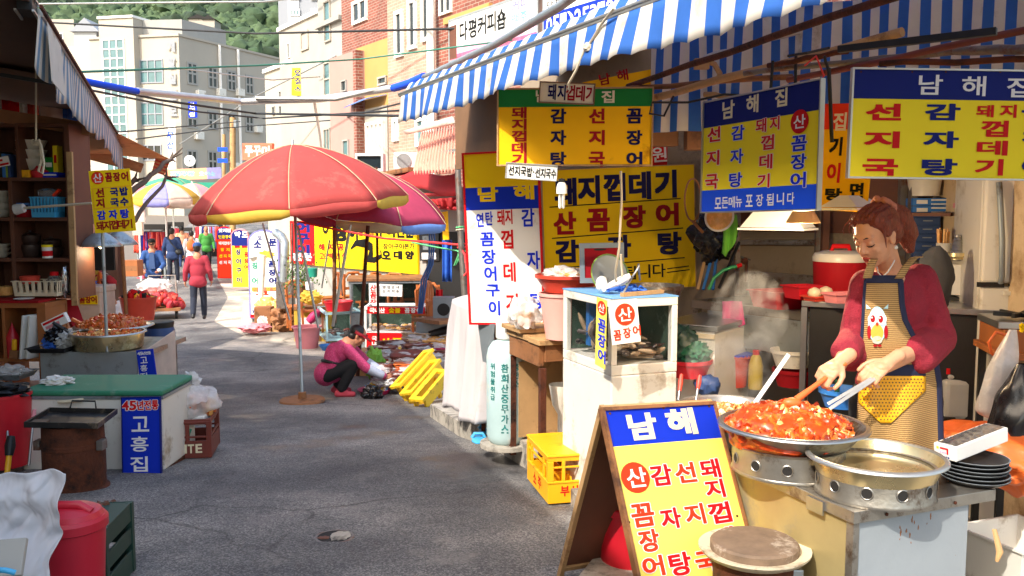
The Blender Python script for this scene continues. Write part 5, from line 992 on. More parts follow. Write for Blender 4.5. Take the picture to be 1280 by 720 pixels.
mb=MB('sign_yellow');rd=random.Random(1)
for k in range(4): mb.tube([P(1278+rd.uniform(-3,3),408+rd.uniform(-3,8),3.7) for _ in range(5)],.007,6)
mb.build('rubber_band',smooth=60,label='bundle of yellow bands lying on the gas hob edge',cat='bands')
def bag(p0,p1,d,r,m,name,lb,seed,cat='bag',open_top=True):
 a,b=P(*p0,d),P(*p1,d);mb=MB(m);L=(a-b).length
 pts=[]
 def f(u,v):
  an=u*2*math.pi;k=math.sin(min(1,v*1.0)*math.pi*.58+.1) ** 1.0*(1 if v < .9 else max(.0,(1-v)/.1) ** .5);c=a.lerp(b,v)
  rr=r*(.12+.95*k)*(1+.18*noise.noise((math.cos(an)*2.2+seed,math.sin(an)*2.2,v*4))+.05*noise.noise((math.cos(an)*6,math.sin(an)*6+seed,v*5)))
  return c+V((rr*math.cos(an),rr*.75*math.sin(an),0))
 mb.sheet(f,36,22);return mb.build(name,smooth=180,label=lb,cat=cat)
bag((1266,412),(1240,524),3.62,.07,'bag_clear','carrier_bag','white translucent carrier bag hanging from the orange table',3)
bag((1280,455),(1276,560),3.5,.12,'bag_black','rubbish_bag','black rubbish bag hanging below the orange table',9)
t=thing('orange_sack','orange plastic covered heap behind the black plates','sack',P(1225,560,3.6));mb=MB('orange_plastic');mb.blob(P(1212,562,3.7),(.24,.2,.11),3,.3,2.2,5);mb.blob(P(1262,572,3.5),(.2,.2,.12),3,.3,2.2,7);mb.build('cover',t,180)
c=P(1275,662,3.4);c.z=.12;mb=MB('white_dirty');t=tray('white_crate','white crate on the floor right of the counter',c,.34,.3,.2,'white_dirty',cat='crate')
c=P(1262,698,3.15);c.z=.01;t=thing('sports_shoe','white and blue sports shoe lying right of the counter','shoe',c);Ms=loc(c,R(-25));mb=MB('white',Ms);mb.blob((0,0,.045),(.14,.05,.045),3,.08,2,1,-.04);mb.blob((-.07,0,.09),(.07,.045,.05),3,.08,2,2);mb.build('upper',t,60);mb=MB('blue',Ms);mb.box((.02,-.047,.05),(.12,.012,.008));mb.box((-.03,-.049,.065),(.1,.012,.006));mb.build('stripe',t);mb=MB('leather',Ms);mb.blob((-.06,0,.13),(.05,.03,.012),2,.1);mb.build('opening',t,60)
mb=MB('wood_pale');mb.tube([P(1243,662,2.95),P(1250,690,2.9),P(1246,702,2.9)],[.008,.012,.006],6);mb.build('wood_scrap',smooth=60,label='splinter of wood leaning at the counter end',cat='wood')
# ------------------------------------------------------------------ left-hand canopy
LA,LB_=P(42,14,5.6),P(152,184,12.0);LD2=(LB_-LA);LL=LD2.length;LD2.normalize();lq=V((LD2.x,LD2.y,0)).normalized();LN=V((-lq.y,lq.x,0))
t=thing('shop_canopy','dark brown canopy with a faded striped valance over the left stall','awning',LA,math.atan2(lq.y,lq.x))
def lc(s_,o=0,z=0): return LA+LD2*s_+LN*o+UP*z
mb=MB('tarp_brown');mb.sheet(lambda u,v: lc(-3+(LL+3)*u,.02+3.4*v,.06+.75*v-.12*math.sin(math.pi*v)),16,8);mb.build('roof',t,180,solid=.01)
mb=MB('alu');
for o,z in ((.0,.0),(.1,.0),(.1,.09),(.0,.09)): mb.bar(lc(-.02,o,z),lc(.22,o,z),.014,.014)
mb.bar(lc(.2,0,.045),lc(LL,0,.045),.05,.05);mb.use('black').bar(lc(0.0,.05,.045),lc(.2,.05,.045),.085,.075);mb.use('rust').bar(lc(.05,-.035,.045),lc(LL,-.035,.03),.02,.02);mb.build('front_rail',t)
n=90;mb=MB('stripe_white')
def lv(u,v):
 x=.12+(LL-.1)*u;return lc(x,-.01+.022*v*math.sin(x*7)+.02*v,.02-v*(.3+.05*abs(math.sin(x*4.5))+.05*math.sin(x*1.1)))
mb.sheet(lv,n*3,5,lambda i,j: ('stripe_faded' if (i // 3)%2 else 'stripe_white'));mb.build('valance',t,180,solid=.003)
mb=MB('stripe_white');mb.add([lc(.25,-.04,0),lc(.85,-.04,-.02),lc(.95,-.04,-.36),lc(.33,-.04,-.36)],[(3,2,1,0)]);mb.build('white_patch',t,solid=.004)
mb=MB('black');mb.bar(lc(1.8,.05,-.12),lc(1.8,3.2,.3),.03,.03);mb.bar(lc(1.8,.02,0),lc(1.8,.02,-.28),.02,.02);mb.build('bracket',t)
t2=thing('tarp_roof','brown tarpaulin sagging below the left canopy','tarpaulin',P(40,110,8.0));mb=MB('tarp_brown')
def bil(a,b,c,d): return lambda u,v: (a*(1-u)+b*u)*(1-v)+(d*(1-u)+c*u)*v
A4=[P(-40,78,7.4),P(70,96,7.6),P(96,140,9.6),P(-40,116,9.4)];f4=bil(*A4);mb.sheet(lambda u,v: f4(u,v)-UP*.1*math.sin(math.pi*u)*math.sin(math.pi*v),10,8);mb.build('sheet',t2,180,solid=.006)
mb=MB('wood');mb.bar(P(-30,140,8.2),P(112,162,8.6),.06,.12);mb.build('roof_beam',label='wooden roof beam crossing above the brown shelf cabinet',cat='beam',bev=.004)
for i,(x0,x1,m) in enumerate(((2,22,'red'),(24,34,'sign_white'),(34,46,'basin_red'),(50,76,'umb_pale'),(78,94,'tarp_blue'))): mb=MB(m);a,b=P(x0,124+i,9.4),P(x1,128+i,9.4);mb.sheet(lambda u,v: a.lerp(b,u)-UP*v*.16+V((0,.03*math.sin(u*8),0)),6,3);mb.build('bunting_cloth',smooth=180,solid=.004,label=['bright red cloth scrap in the gap under the canopy','white cloth scrap beside the bright red one under the canopy','dull red cloth scrap in the gap under the canopy','pale cloth scrap above the shelf cabinet','blue cloth scrap at the right end of the canopy gap'][i],cat='cloth')
t2=thing('tan_tarp','tan tarpaulin stretched on branches beside the left canopy','tarpaulin',P(150,185,12))
A4=[P(84,160,10.5),P(150,168,11),P(214,200,13.5),P(100,190,13)];f4=bil(A4[0],A4[1],A4[2],A4[3]);mb=MB('tarp_tan');mb.sheet(lambda u,v: f4(u,v)-UP*.12*math.sin(math.pi*v)*(1-u),12,8)
mb.build('sheet',t2,180,solid=.006)
f5=bil(P(196,192,13.4),P(214,199,13.5),P(205,219,13.6),P(190,214,13.4));mb=MB('orange_plastic');mb.sheet(lambda u,v: f5(u,v),2,10,lambda i,j: 'basin_red' if j%2 else 'tarp_tan');mb.build('striped_end',t2,solid=.004)
f6=bil(P(96,178,12.2),P(180,205,13),P(176,216,13.2),P(98,196,12.4));mb=MB('tarp_tan');mb.sheet(lambda u,v: f6(u,v),6,3);mb.build('lower_flap',t2,180,solid=.005)
for i,q in enumerate(((150,250,12,214,198,13.2,.045),(160,284,12,208,222,13.3,.035),(92,296,11,168,226,12.8,.05))):
 a,b=P(*q[:3]),P(*q[3:6]);mb=MB('bark');rd=random.Random(i);pts=[a.lerp(b,k/7)+V((rd.uniform(-.03,.03),0,rd.uniform(-.03,.03))) for k in range(8)];mb.tube(pts,[q[6]*(1-.05*k) for k in range(8)],7)
 for k in range(5): mb.tube([b,b+V((rd.uniform(-.05,.2),0,rd.uniform(-.08,.16)))],[.025,.008],5)
 mb.build('branch_pole',smooth=60,label=['thick grey branch propping up the tan tarpaulin','thin branch propping the lower corner of the tan tarpaulin','long pale branch behind the yellow menu board'][i],cat='branch')
# ------------------------------------------------------------------ shelf cabinet
SD=8.3
def sp_(x,y,d=SD): return P(x,y,d)
a=sp_(-30,372);b=sp_(92,372);q=V((1,.12,0)).normalized();zA,zB=sp_(50,154).z,sp_(50,374).z
t=thing('shelf_cabinet','dark brown wooden shelf cabinet full of bowls and boxes at the left stall','cabinet',V((a.x,a.y,zB)))
def hx(x): return sp_(x,300).x
mb=MB('wood_dark');mb.bx(hx(-30),hx(92),SD+.38,SD+.4,zB,zA);mb.build('back_panel',t)
for x0,x1,y0,y1 in ((85,92,154,374),(13,18,226,374),(25,29,154,222),(-30,-26,154,374)): MB('wood_dark').bx(hx(x0),hx(x1),SD,SD+.38,sp_(0,y1).z,sp_(0,y0).z).build('upright',t,bev=.003)
for y in (156,224,274,325,371): MB('wood_dark').bx(hx(-26)+.001,hx(85)-.001,SD+.004,SD+.376,sp_(0,y+2.2).z,sp_(0,y-2.2).z).build('shelf_board',t,bev=.002)
mb=MB('wood_pale');mb.bar(sp_(87,190,8.22),sp_(94,382,8.1),.05,.03);mb.build('face_strip',t);mb=MB('navy')
for y in (258,266,300,306,322,342,360): mb.box(sp_(88.5+(y-190)*.028,y,8.19),(.02,.004,.035))
mb.build('strip_marks',t)
def on(x,y,d=8.5,dz=0):
 p=P(x,y,d);return p
sy={1: sp_(0,221.8).z,2: sp_(0,271.8).z,3: sp_(0,322.8).z,4: sp_(0,368.8).z}
def put(x,k,d=8.45): p=P(x,300,d);p.z=sy[k]+.001;return p
def stack(name,lb,c,r,h,n,m,group=None,dz=None):
 for i in range(n):
  mb=MB(m);k=dz or h*.4;o=c+V((random.uniform(-.004,.004),0,i*k));mb.lathe([(r*.5,0),(r*.55,.004),(r,h),(r*.97,h),(r*.5,.01),(0,.01)],o,22,cap=None)
  mb.build(name,smooth=40,label=lb[i],cat='bowl',group=group)
ORD=['bottom','second','third','fourth','top']
stack('white_bowl',[f'{w} white bowl of the stack above the yellow box on the top shelf'.replace('second','second lowest').replace('third','top') for w in ('bottom','second','third')],put(45,1,8.55)+V((0,0,.05)),.14,.13,3,'ceramic','white bowls on the left shelf',.09)
stack('white_dish',[f'{w} white dish of the stack at the left end of the second shelf' for w in ORD[:4]],put(2,2),.13,.07,4,'ceramic','white dishes on the left shelf',.06)
stack('white_dish',[f'{w} small dish at the left end of the third shelf' for w in ('bottom','middle','top')],put(0,3),.1,.05,3,'ceramic','small dishes on the left shelf',.04)
def cbox(name,lb,c,w_,d_,h_,m,strip=None,yaw=0):
 t=thing(name,lb,'box',c,yaw);M=loc(c,yaw);mb=MB(m,M);mb.bx(-w_/2,w_/2,-d_/2,d_/2,0,h_);mb.build('carton',t,bev=.002)
 if strip: mb=MB(strip,M);mb.bx(-w_/2+.01,w_/2-.01,-d_/2-.0015,-d_/2,h_*.35,h_*.65);mb.build('label_strip',t)
 return t
cbox('yellow_box','small yellow box at the front of the top shelf',put(37,1,8.38),.11,.1,.07,'crate_yellow')
cbox('green_box','green and white box standing on the blue box on the top shelf',put(69,1,8.45)+V((0,0,.051)),.075,.1,.14,'green_sign','paper');cbox('yellow_carton','tall yellow carton standing right of the green box',put(77,1,8.45)+V((0,0,.051)),.045,.1,.25,'sign_lemon','red');cbox('blue_box','flat blue box lying under the green box on the top shelf',put(73,1,8.45),.14,.2,.05,'blue','paper')
c=put(54,1,8.4);mb=MB('red_plastic');mb.lathe([(0,0),(.07,0),(.085,.06),(.05,.08),(.03,.11),(0,.115)],c,20,cap=None);mb.build('red_pot',smooth=40,label='small red plastic pot on the top shelf under the white cord',cat='pot')
rd=random.Random(8)
for i,(x,w_,h_,m) in enumerate(((2,.05,.12,'sky_plastic'),(8,.05,.2,'grey_metal'),(12,.04,.24,'dark'),(16,.04,.22,'box_blue'),(19.5,.03,.2,'leaf_light'),(23,.025,.21,'barrel_blue'))): cbox('notebook',f'{["short sky blue", "grey", "black", "blue", "olive", "navy"][i]} notebook standing on the left part of the top shelf',put(x,1,8.4),w_,.18,h_,m,yaw=rd.uniform(-.1,.1))
c=put(9,1,8.28);mb=MB('paper');fr=frame(c+V((0,0,.13)),(1,0,.2));mb.bx(-.05,.06,-.03,.06,-.002,0,fr);mb.use('red').bx(-.04,.05,-.02,.0,.0003,.001,fr);mb.use('red').bx(-.04,.0,.02,.04,.0003,.001,fr);mb.build('price_card',label='white card with red print leaning on the notebooks',cat='card')
tray('blue_basket','sky blue perforated plastic basket on the second shelf',put(62,2,8.35),.23,.2,.19,'sky_plastic',0,.006,cat='basket',holes=True,taper=.92)
mb=MB('clear_plastic');c=put(62,2,8.35);mb.lathe([(0,.16),(.08,.16),(.09,.25),(.06,.27),(0,.27)],c,20,cap=None);mb.build('plastic_tub',smooth=40,label='clear plastic tub inside the sky blue basket',cat='tub');mb=MB('orange_red');mb.bar(c+V((.07,-.02,.2)),c+V((.13,-.02,.26)),.05,.02);mb.build('red_spatula',label='red plastic spatula sticking out of the sky blue basket',cat='spatula')
mb=MB('maroon');mb.lathe([(0,0),(.08,0),(.09,.07),(.085,.07),(0,.02)],put(34,2,8.4),22,cap=None);mb.build('maroon_bowl',smooth=40,label='dark red bowl left of the sky blue basket',cat='bowl');cbox('blue_pack','blue and black pack lying on the dark red bowl',put(31,2,8.42)+V((0,0,.075)),.18,.12,.06,'box_blue','black')
for i,(x,r,h) in enumerate(((38,.1,.26),(64,.1,.2))):
 c=put(x,3,8.5);t=thing('earthen_jar',('tall dark earthen pots stacked on the third shelf','squat dark earthen pot right of the taller one')[i],'jar',c);mb=MB('pottery');mb.lathe([(0,0),(r*.7,0),(r,h*.3),(r*.98,h*.45),(r*.7,h*.5),(r*.9,h*.62),(r*.92,h*.8),(r*.5,h*.9),(r*.12,h*.92),(r*.14,h),(0,h)],c,26,cap=None);mb.build('body',t,40)
c=put(58.5,3,8.3);lathe_thing('paste_can','small white can with red label and yellow lid on the third shelf','can',c,[('body','white',[(0,0),(.045,0),(.045,.11)]),('label_band','red',[(.0455,.02),(.0455,.07)]),('lid','sign_lemon',[(.048,.105),(.048,.125),(0,.126)])])
tray('white_basket','long cream slatted basket on the lowest shelf',put(50,4,8.3),.42,.26,.14,'beige_plastic',0,.01,cat='basket',holes=True,taper=.93)
c=put(35,4,8.3);lathe_thing('sauce_bowl','red bowl with a spoon in the long cream basket','bowl',c+V((0,0,.01)),[('body','basin_red',[(0,.1),(.08,.1),(.09,.17),(.085,.17),(0,.12)])])
c=put(66,4,8.3);lathe_thing('sauce_jar','sauce jar with red cap in the long cream basket','jar',c+V((0,0,.01)),[('body','clear_plastic',[(0,.08),(.06,.08),(.065,.15),(.04,.18),(0,.18)]),('cap','red',[(.042,.175),(.035,.21),(0,.212)])])
mb=MB('foil');mb.blob(put(79,4,8.3)+V((0,0,.13)),(.03,.04,.14),2,.3,3,2);mb.build('snack_bag',smooth=50,label='shiny foil pack standing right of the long cream basket',cat='pack')
c=put(4,4,8.3);mb=MB('food_pale');mb.lathe([(0,0),(.06,0),(.07,.08),(0,.09)],c,18,cap=None);mb.build('straw_tub',smooth=40,label='tan tub of utensils at the left end of the lowest shelf',cat='tub')
mb=MB('plastic_bag');mb.tube([P(19,262,7.9),P(30,260,7.9)],[.05,.04],8);mb.use('rope').tube([P(30,260,7.9),P(115,254,7.7)],.012,6);mb.build('paint_roller',smooth=60,label='roller on a long stick lying across the shelf front',cat='roller')
mb=MB('rope');mb.tube([P(45,70,7.4),P(45,150,7.4),P(45,176,7.4)],.008,5);mb.tube([P(50,178,7.4),P(52,200,7.4),P(48,214,7.4),P(53,217,7.4),P(55,205,7.4),P(51,180,7.4)],.01,5)
for k in range(5): a_=k*1.3;mb.tube([P(45+3*math.sin(a_+j)*1.5,178+3*math.cos(a_*2+j*1.7),7.4) for j in range(6)],.01,5)
mb.build('cord_bundle',smooth=60,label='knotted white cord hanging from the canopy before the shelf',cat='cord')
LC=8.0
t=thing('crate_cabinet','orange wooden crate cabinet with a red top below the shelf','cabinet',P(28,450,LC))
def lx(x): return P(x,400,LC).x
def lz(y): return P(0,y,LC).z
mb=MB('wood_orange');mb.bx(lx(-30),lx(57),LC,LC+.4,lz(385),lz(379));mb.bx(lx(-30),lx(50),LC,LC+.4,lz(452),lz(448));mb.bx(lx(-30),lx(57),LC+.38,LC+.4,lz(448),lz(385));mb.bx(lx(-30),lx(57),LC,LC+.4,lz(490),lz(486));mb.build('carcass',t)
for x0,x1 in ((46,57),(2,6),(-30,-26)): MB('wood_orange').bx(lx(x0),lx(x1),LC+.001,LC+.37,lz(490)+.001,lz(385)-.001).build('side_panel',t,bev=.003)
mb=MB('maroon');mb.bx(lx(-30),lx(50),LC-.01,LC+.3,lz(379)+.001,lz(376));mb.build('red_top',t)
for i,(x,m) in enumerate(((26,'white'),(34,'white_dirty'))):
 a,b=P(x-3,449,7.95),P(x+8,394,8.0);fr=frame(a,(.25,.9,0),(b-a));mb=MB(m);mb.bx(0,.3,0,(b-a).length,0,.025,fr);mb.build('serving_tray',bev=.008,label=('white tray leaning furthest left in the wooden crate cabinet','off-white tray leaning second in the wooden crate cabinet')[i],cat='tray')
c=P(17,448,8.05);lathe_thing('sauce_bottle','red squeeze bottle inside the wooden crate cabinet','bottle',c,[('body','red_plastic',[(0,0),(.05,0),(.055,.2),(.03,.26),(.012,.3),(0,.34)])])
t=thing('brush','paint brush with yellow handle in front of the red bottle','brush',P(17,447,7.95));MB('crate_yellow').bar(P(18,438,7.95),P(18,424,7.95),.04,.03).build('handle',t,bev=.01);MB('wood').bar(P(17,448,7.95),P(18,438,7.95),.07,.03).build('bristles',t)
mb=MB('white');mb.lathe([(0,0),(.05,0),(.09,.015),(.085,.015),(0,.004)],P(30,375,8.1),22,cap=None);mb.build('small_plate',smooth=40,label='small white plate on the red top of the crate cabinet',cat='plate')
tray('grey_tray','grey tray with plastic wrap at the bottom of the left stall',P(8,472,7.6),.4,.3,.05,'grey_metal',0);mb=MB('bag_clear');mb.blob(P(14,465,7.6),(.13,.1,.06),3,.4,3,2);mb.build('plastic_wrap',smooth=60,label='crumpled clear plastic lying on the grey tray',cat='plastic')
c=P(4,580,5.9);bucket('red_tub','big red tub standing left of the chest freezer',c,.17,.2,.5,'red_plastic',cat='tub');mb=MB('black');mb.blob(c+V((0,0,.5)),(.19,.18,.06),3,.4,4,1);mb.build('charcoal_heap',smooth=40,label='heap of black charcoal in the big red tub',cat='charcoal')
# ------------------------------------------------------------------ cooking cart on the left
CD2=7.3;z1_=P(110,440,CD2).z;x0_,x1_=P(50,440,CD2).x,P(171,440,CD2).x;gz=zg(CD2)-.1
t=thing('metal_cart','dented sheet metal cooking cart behind the chest freezer','cart',V(((x0_+x1_)/2,CD2,gz)))
mb=MB('galvanised');mb.bx(x0_,x1_,CD2,CD2+.012,gz+.1,z1_);mb.build('front_sheet',t);mb=MB('steel_dirty');mb.bx(x0_,x1_+.08,CD2+.013,CD2+.9,z1_-.04,z1_);mb.build('worktop',t)
mb=MB('umb_pale');mb.add([V((x1_+.02,CD2+.01,gz+.1)),V((x1_+.09,CD2+.6,gz+.1)),V((x1_+.09,CD2+.6,z1_+.1)),V((x1_+.02,CD2+.01,z1_-.02))],[(0,1,2,3)]);mb.build('side_sheet',t,solid=.012)
for x in (x0_,x1_-.03): MB('rust_pole').bx(x,x+.03,CD2+.85,CD2+.88,gz,z1_-.05).build('leg',t)
s=Sign('small_sign','small blue vertical sign on the cart behind the freezer',(170,438,7.28),(191,436,7.26),(170,473,7.28),'sign_blue',t=.008);s.row('45년전통',173.5,442,187,441,3.4,4,'letter_white',bold=.03)
for i,c in enumerate('고흥집'): s.ch(c,180,450+i*10,9,8,'letter_white',bold=.02)
s.done()
c=P(143,414,7.9);c.z=z1_+.09;pan('food_pan','wide silver pan heaped with red food on the left cart',c,.33,.06,'steel','steel','steel',.8)
mb=MB('food_brown');mb.blob(c+V((-.02,0,.03)),(.28,.26,.1),3,.12,3,1);mb.chips(c+V((-.02,0,.05)),.29,.27,.085,420,.024,3,.55,['food_brown','food_orange','food_red','food_brown']);mb.build('stir_fry',smooth=50,label='heap of orange stir fried food in the wide pan on the left cart',cat='food',kind='stuff')
mb=MB('orange_plastic');mb.tube([P(90,399,7.8),P(103,406,7.8)],.018,7);mb.build('spoon',smooth=60,label='orange plastic spoon handle sticking out of the left food pan',cat='spoon')
c=P(136,438,7.5);c.z=z1_+.005;pan('stew_pot','shallow brass coloured pot of stew at the front of the left cart',c,.3,.14,'gold_pan','alu','gold_pan',.93);mb=MB('food_brown');mb.lathe([(0,.125),(.275,.125)],c,36,cap=None);mb.chips(c+V((0,0,.122)),.26,.25,.012,160,.018,9,.3,['food_brown','food_pale','food_orange']);mb.build('stew',smooth=50,label='orange brown stew filling the shallow brass pot',cat='stew',kind='stuff')
handle(P(98,424,7.5),P(66,403,7.4),'thin dark ladle resting in the shallow brass pot','black','black',.01,.5)
t=tray('black_tray','dark tray of rubbish at the left end of the cart',P(72,438,7.4),.32,.4,.04,'black',0);t.location.z=z1_+.003
rd=random.Random(6)
for i,(x,y,r,m,lb) in enumerate(((64,430,.07,'tarp_blue','blue crumpled bag on the dark tray'),(82,425,.09,'plastic_bag','white crumpled paper on the dark tray'),(72,420,.09,'bag_black','black crumpled bag on the dark tray'),(55,434,.05,'cardboard','brown paper scrap on the dark tray'))): mb=MB(m);mb.blob(P(x,y,7.45),(r,r,r*.8),3,.5,3,i);mb.build('rubbish',smooth=40,label=lb,cat='rubbish')
fr=frame(P(57,416,7.5),(.9,0,.42));mb=MB('paper');mb.bx(0,.22,0,.09,-.05,0,fr);mb.use('red').bx(.01,.21,.06,.08,.0004,.001,fr);mb.use('pot_pink').bx(.02,.15,.02,.045,.0004,.001,fr);mb.build('food_box',label='white carton with red print leaning at the cart end',cat='box')
cbox('white_tub','small white tub behind the dark tray on the cart',P(94,419,7.8),.12,.1,.06,'white')
t=thing('pole_sign','yellow menu board on a thin grey pole in front of the left cart','sign',P(131,440,7.22))
mb=MB('galvanised');mb.tube([P(128,288,7.25),P(134,440,7.25)],.014,8);mb.build('pole',t,60)
s=Sign('','',(110.5,214,7.2),(161.5,210.5,7.2),(116,292,7.2),'sign_yellow',t=.01,parent=t)
s.disc(122,222.5,8,8,'orange_red');s.ch('산',122,222.5,11,11,'letter_white',bold=.02,z=.0034);s.row('꼼장어',136,221.5,156,220.5,8.5,11,'maroon',bold=.05)
for q in ((116,236,163,232),(118,261,165,258),(116,236,118,261),(163,232,165,258)): s.rule(*q,.008,'crate_yellow')
s.ch('선',125,241,10,11,'maroon',bold=.05);s.ch('지',125.5,254,10,11,'maroon',bold=.05)
s.row('국밥',143,240,155,239,10,10,'navy',bold=.05);s.row('국수',143.5,253,155.5,252,10,10,'navy',bold=.05);s.row('감자탕',127,269,156,267,10.5,11,'blue',bold=.05);s.row('돼지껍데기',125,282.5,161,279.5,8.8,11,'maroon',bold=.04);s.done()
for i,(x,y,d,lb) in enumerate(((126,308,8.6,'grey conical lamp shade behind the yellow menu board'),(148,306,9.3,'second grey lamp shade, behind the first one'))):
 c=P(x,y,d);t=thing('hanging_lamp',lb,'lamp',c,0,'conical lamps at the left stall');mb=MB('galvanised');mb.lathe([(.2,0),(.17,.04),(.09,.11),(.04,.14),(0,.145)],c,30,cap=None);mb.build('lamp_shade',t,40,solid=.003)
 ld=bpy.data.lights.new('lamp_light','POINT');ld.energy=2.5;ld.color=(1,.78,.5);ld.shadow_soft_size=.04;lo=bpy.data.objects.new('lamp_light',ld);C.objects.link(lo);lo.parent=t;lo.location=(0,0,-.06)
 mb=MB('lamp_glow');mb.lathe([(0,-.02),(.04,0),(.045,.04),(.0,.06)],c,14,cap=None);mb.build('bulb',t,40)
# ------------------------------------------------------------------ chest freezer
FD=5.95;fx0,fx1=P(24,500,FD).x,P(203,500,FD).x;fz0,fz1=P(100,588,FD).z,P(100,499,FD).z;zb=P(100,476,FD+.62).z
t=thing('chest_freezer','white chest freezer with a green lid and blue sign at the left','freezer',V(((fx0+fx1)/2,FD,fz0)))
mb=MB('white_dirty');mb.bx(fx0,fx1,FD,FD+.6,fz0,fz1);mb.build('body',t,bev=.012);mb=MB('grey_metal');mb.bx(fx0-.008,fx1+.008,FD-.008,FD+.61,fz1-.0,fz1+.022);mb.build('seal',t)
mb=MB('lid_green');mb.bx(fx0+.0,fx1+.004,FD-.012,FD+.6,fz1+.023,fz1+.06);mb.build('lid',t,bev=.012);mb=MB('beige_plastic');mb.tube([V((fx0+.28,FD-.02,fz1-.015)),V((fx0+.34,FD-.035,fz1-.01)),V((fx0+.45,FD-.02,fz1+.0))],.013,7);mb.build('handle',t,60)
mb=MB('rust');mb.bx(fx0,fx1,FD+.01,FD+.59,fz0-.05,fz0-.001);mb.build('base',t)
s=Sign('shop_sign','blue vertical sign with white letters leaning on the freezer front',(152,497,5.9),(200,496,5.88),(150,596,5.84),'sign_blue',t=.012,frame_m='navy',fw=.005)
s.row('45년전통',157,507,194,506,8.2,11.5,'red',bold=.04,edge='letter_white',ew=.05)
for i,c in enumerate('고흥집'): s.ch(c,175.5-i*.8,530+i*25,22,19,'letter_white',bold=.02)
s.done()
mb=MB('white');mb.blob(P(74,476,6.2),(.1,.07,.03),3,.6,3,4);mb.build('white_rag',smooth=60,label='crumpled white rag on the green freezer lid',cat='rag')
for i,(x0,y0,x1,y1) in enumerate(((8,512,10,560),(43,512,36,582))): handle(P(x1,y1,5.7),P(x0,y0,5.85),('metal skewer with pink handle by the red tub','metal skewer with pink handle leaning on the freezer front')[i],'steel','pot_pink',.009,.68,'skewer','skewer')
handle(P(8,600,5.5),P(14,545,5.6),'yellow and black tool handle standing left of the stove','crate_yellow','black',.018,.55,'tool','tool')
c=G(232,566);c=P(228,560,6.75);c.z=zg(6.75)-.03
k0=V((P(205,560,6.3).x,6.3,zg(6.3)));Mc=loc(k0,R(-8)+.32);
t=thing('drinks_crate','dark red plastic drinks crate with pale letters beside the freezer','crate',k0,R(-8)+.32);mb=MB('crate_brown',Mc);w_,d_,h_=.33,.42,.29
for (x0,x1,y0,y1) in ((0,w_,0,.012),(0,w_,d_-.012,d_),(0,.012,.012,d_-.012),(w_-.012,w_,.012,d_-.012)):
 mb.bx(x0,x1,y0,y1,0,.13);mb.bx(x0,x1,y0,y1,.15,.165);mb.bx(x0,x1,y0,y1,.25,h_)
for x in (0,w_-.03):
 for y in (0,d_-.03): mb.bx(x-.003,x+.033,y-.003,y+.033,.0,h_-.001)
mb.bx(w_/2-.015,w_/2+.015,-.003,.01,.13,.25);mb.bx(.012,w_-.012,.012,d_-.012,0,.012);mb.bx(-.006,w_+.006,-.006,.0,h_-.03,h_-.015);mb.build('shell',t,bev=.003)
mb=MB('letter_cream');line(mb,Mc @ MX.Rotation(R(90),4,'X'),'HITE',.05,.27,.04,.105,'letter_cream',.03,gap=.2,z=.001);mb.build('lettering',t)
c=Mc @ V((.16,.2,.15));mb=MB('basin_red');mb.blob(c+V((-.09,-.1,-.02)),(.07,.06,.08),3,.3,3,1);mb.build('red_bag',smooth=50,label='red net bag inside the dark red drinks crate',cat='bag');mb=MB('teal');mb.blob(c+V((-.02,-.1,.03)),(.05,.04,.05),2,.3,3,1);mb.build('green_bag',smooth=50,label='small green bag inside the dark red drinks crate',cat='bag')
c=Mc @ V((.17,.22,.32));mb=MB('styrofoam');mb.box(c-V((0,0,.06)),(.26,.26,.07));mb.build('foam_box',label='white foam box sunk in the dark red drinks crate',cat='box',bev=.01)
mb=MB('food_brown');mb.chips(c+V((0,0,-.02)),.15,.13,.14,90,.035,2,.6,['food_brown','food_pale','squid','food_orange']);mb.build('shellfish',smooth=50,label='brown shellfish inside the knotted clear bag on the drinks crate',cat='seafood',kind='stuff')
mb=MB('bag_clear');mb.blob(c+V((0,0,.06)),(.19,.17,.13),3,.22,2.5,3);mb.blob(c+V((0,0,.22)),(.06,.05,.06),2,.5,3,1);mb.build('clear_bag',smooth=60,label='knotted clear plastic bag of shellfish on the drinks crate',cat='bag')
c=V((P(201,470,8.6).x,8.6,P(201,480,8.6).z));zt_=P(201,402,8.6).z-c.z
t=thing('plastic_barrel','dark blue plastic barrel beside the left cart','barrel',c);mb=MB('barrel_blue');mb.lathe([(.1,0),(.14,.05),(.155,.25),(.15,zt_-.1),(.125,zt_-.02),(0,zt_-.02)],c,28,cap=None);mb.build('body',t,40);mb=MB('black');mb.lathe([(.135,zt_-.06),(.14,zt_-.02),(.14,zt_),(.12,zt_+.005),(0,zt_)],c,28,cap=None);mb.build('lid',t,40)
c=V((P(95,620,5.4).x,5.4,P(95,622,5.25).z));zt_=P(95,528,5.4).z-c.z
t=thing('drum_stove','rusty brown drum stove at the lower left','stove',c);mb=MB('rust');mb.lathe([(.0,0),(.2,0),(.2,.02),(.182,.03),(.178,.09),(.182,.1),(.182,zt_*.65),(.186,zt_*.66),(.186,zt_*.72),(.18,zt_*.73),(.178,zt_),(.168,zt_)],c,40,cap=None);mb.build('drum',t,35)
for s_ in (-1,1): mb=MB('rust_pole');mb.box(c+V((s_*.195,-.04,zt_*.7)),(.04,.07,.06));mb.build('clamp',t,bev=.004)
q_=c+V((0,0,zt_));t=thing('griddle_pan','square black griddle pan with a wire handle on the drum stove','griddle',q_);Mg=loc(q_+V((0,0,.012)),R(8)) @ MX.Rotation(R(3),4,'Y');mb=MB('pan_black',Mg)
mb.bx(-.2,.2,-.19,.19,0,.006)
for x0,x1,y0,y1 in ((-.21,.21,-.2,-.19),(-.21,.21,.19,.2),(-.21,-.2,-.19,.19),(.2,.21,-.19,.19)): mb.bx(x0,x1,y0,y1,0,.035)
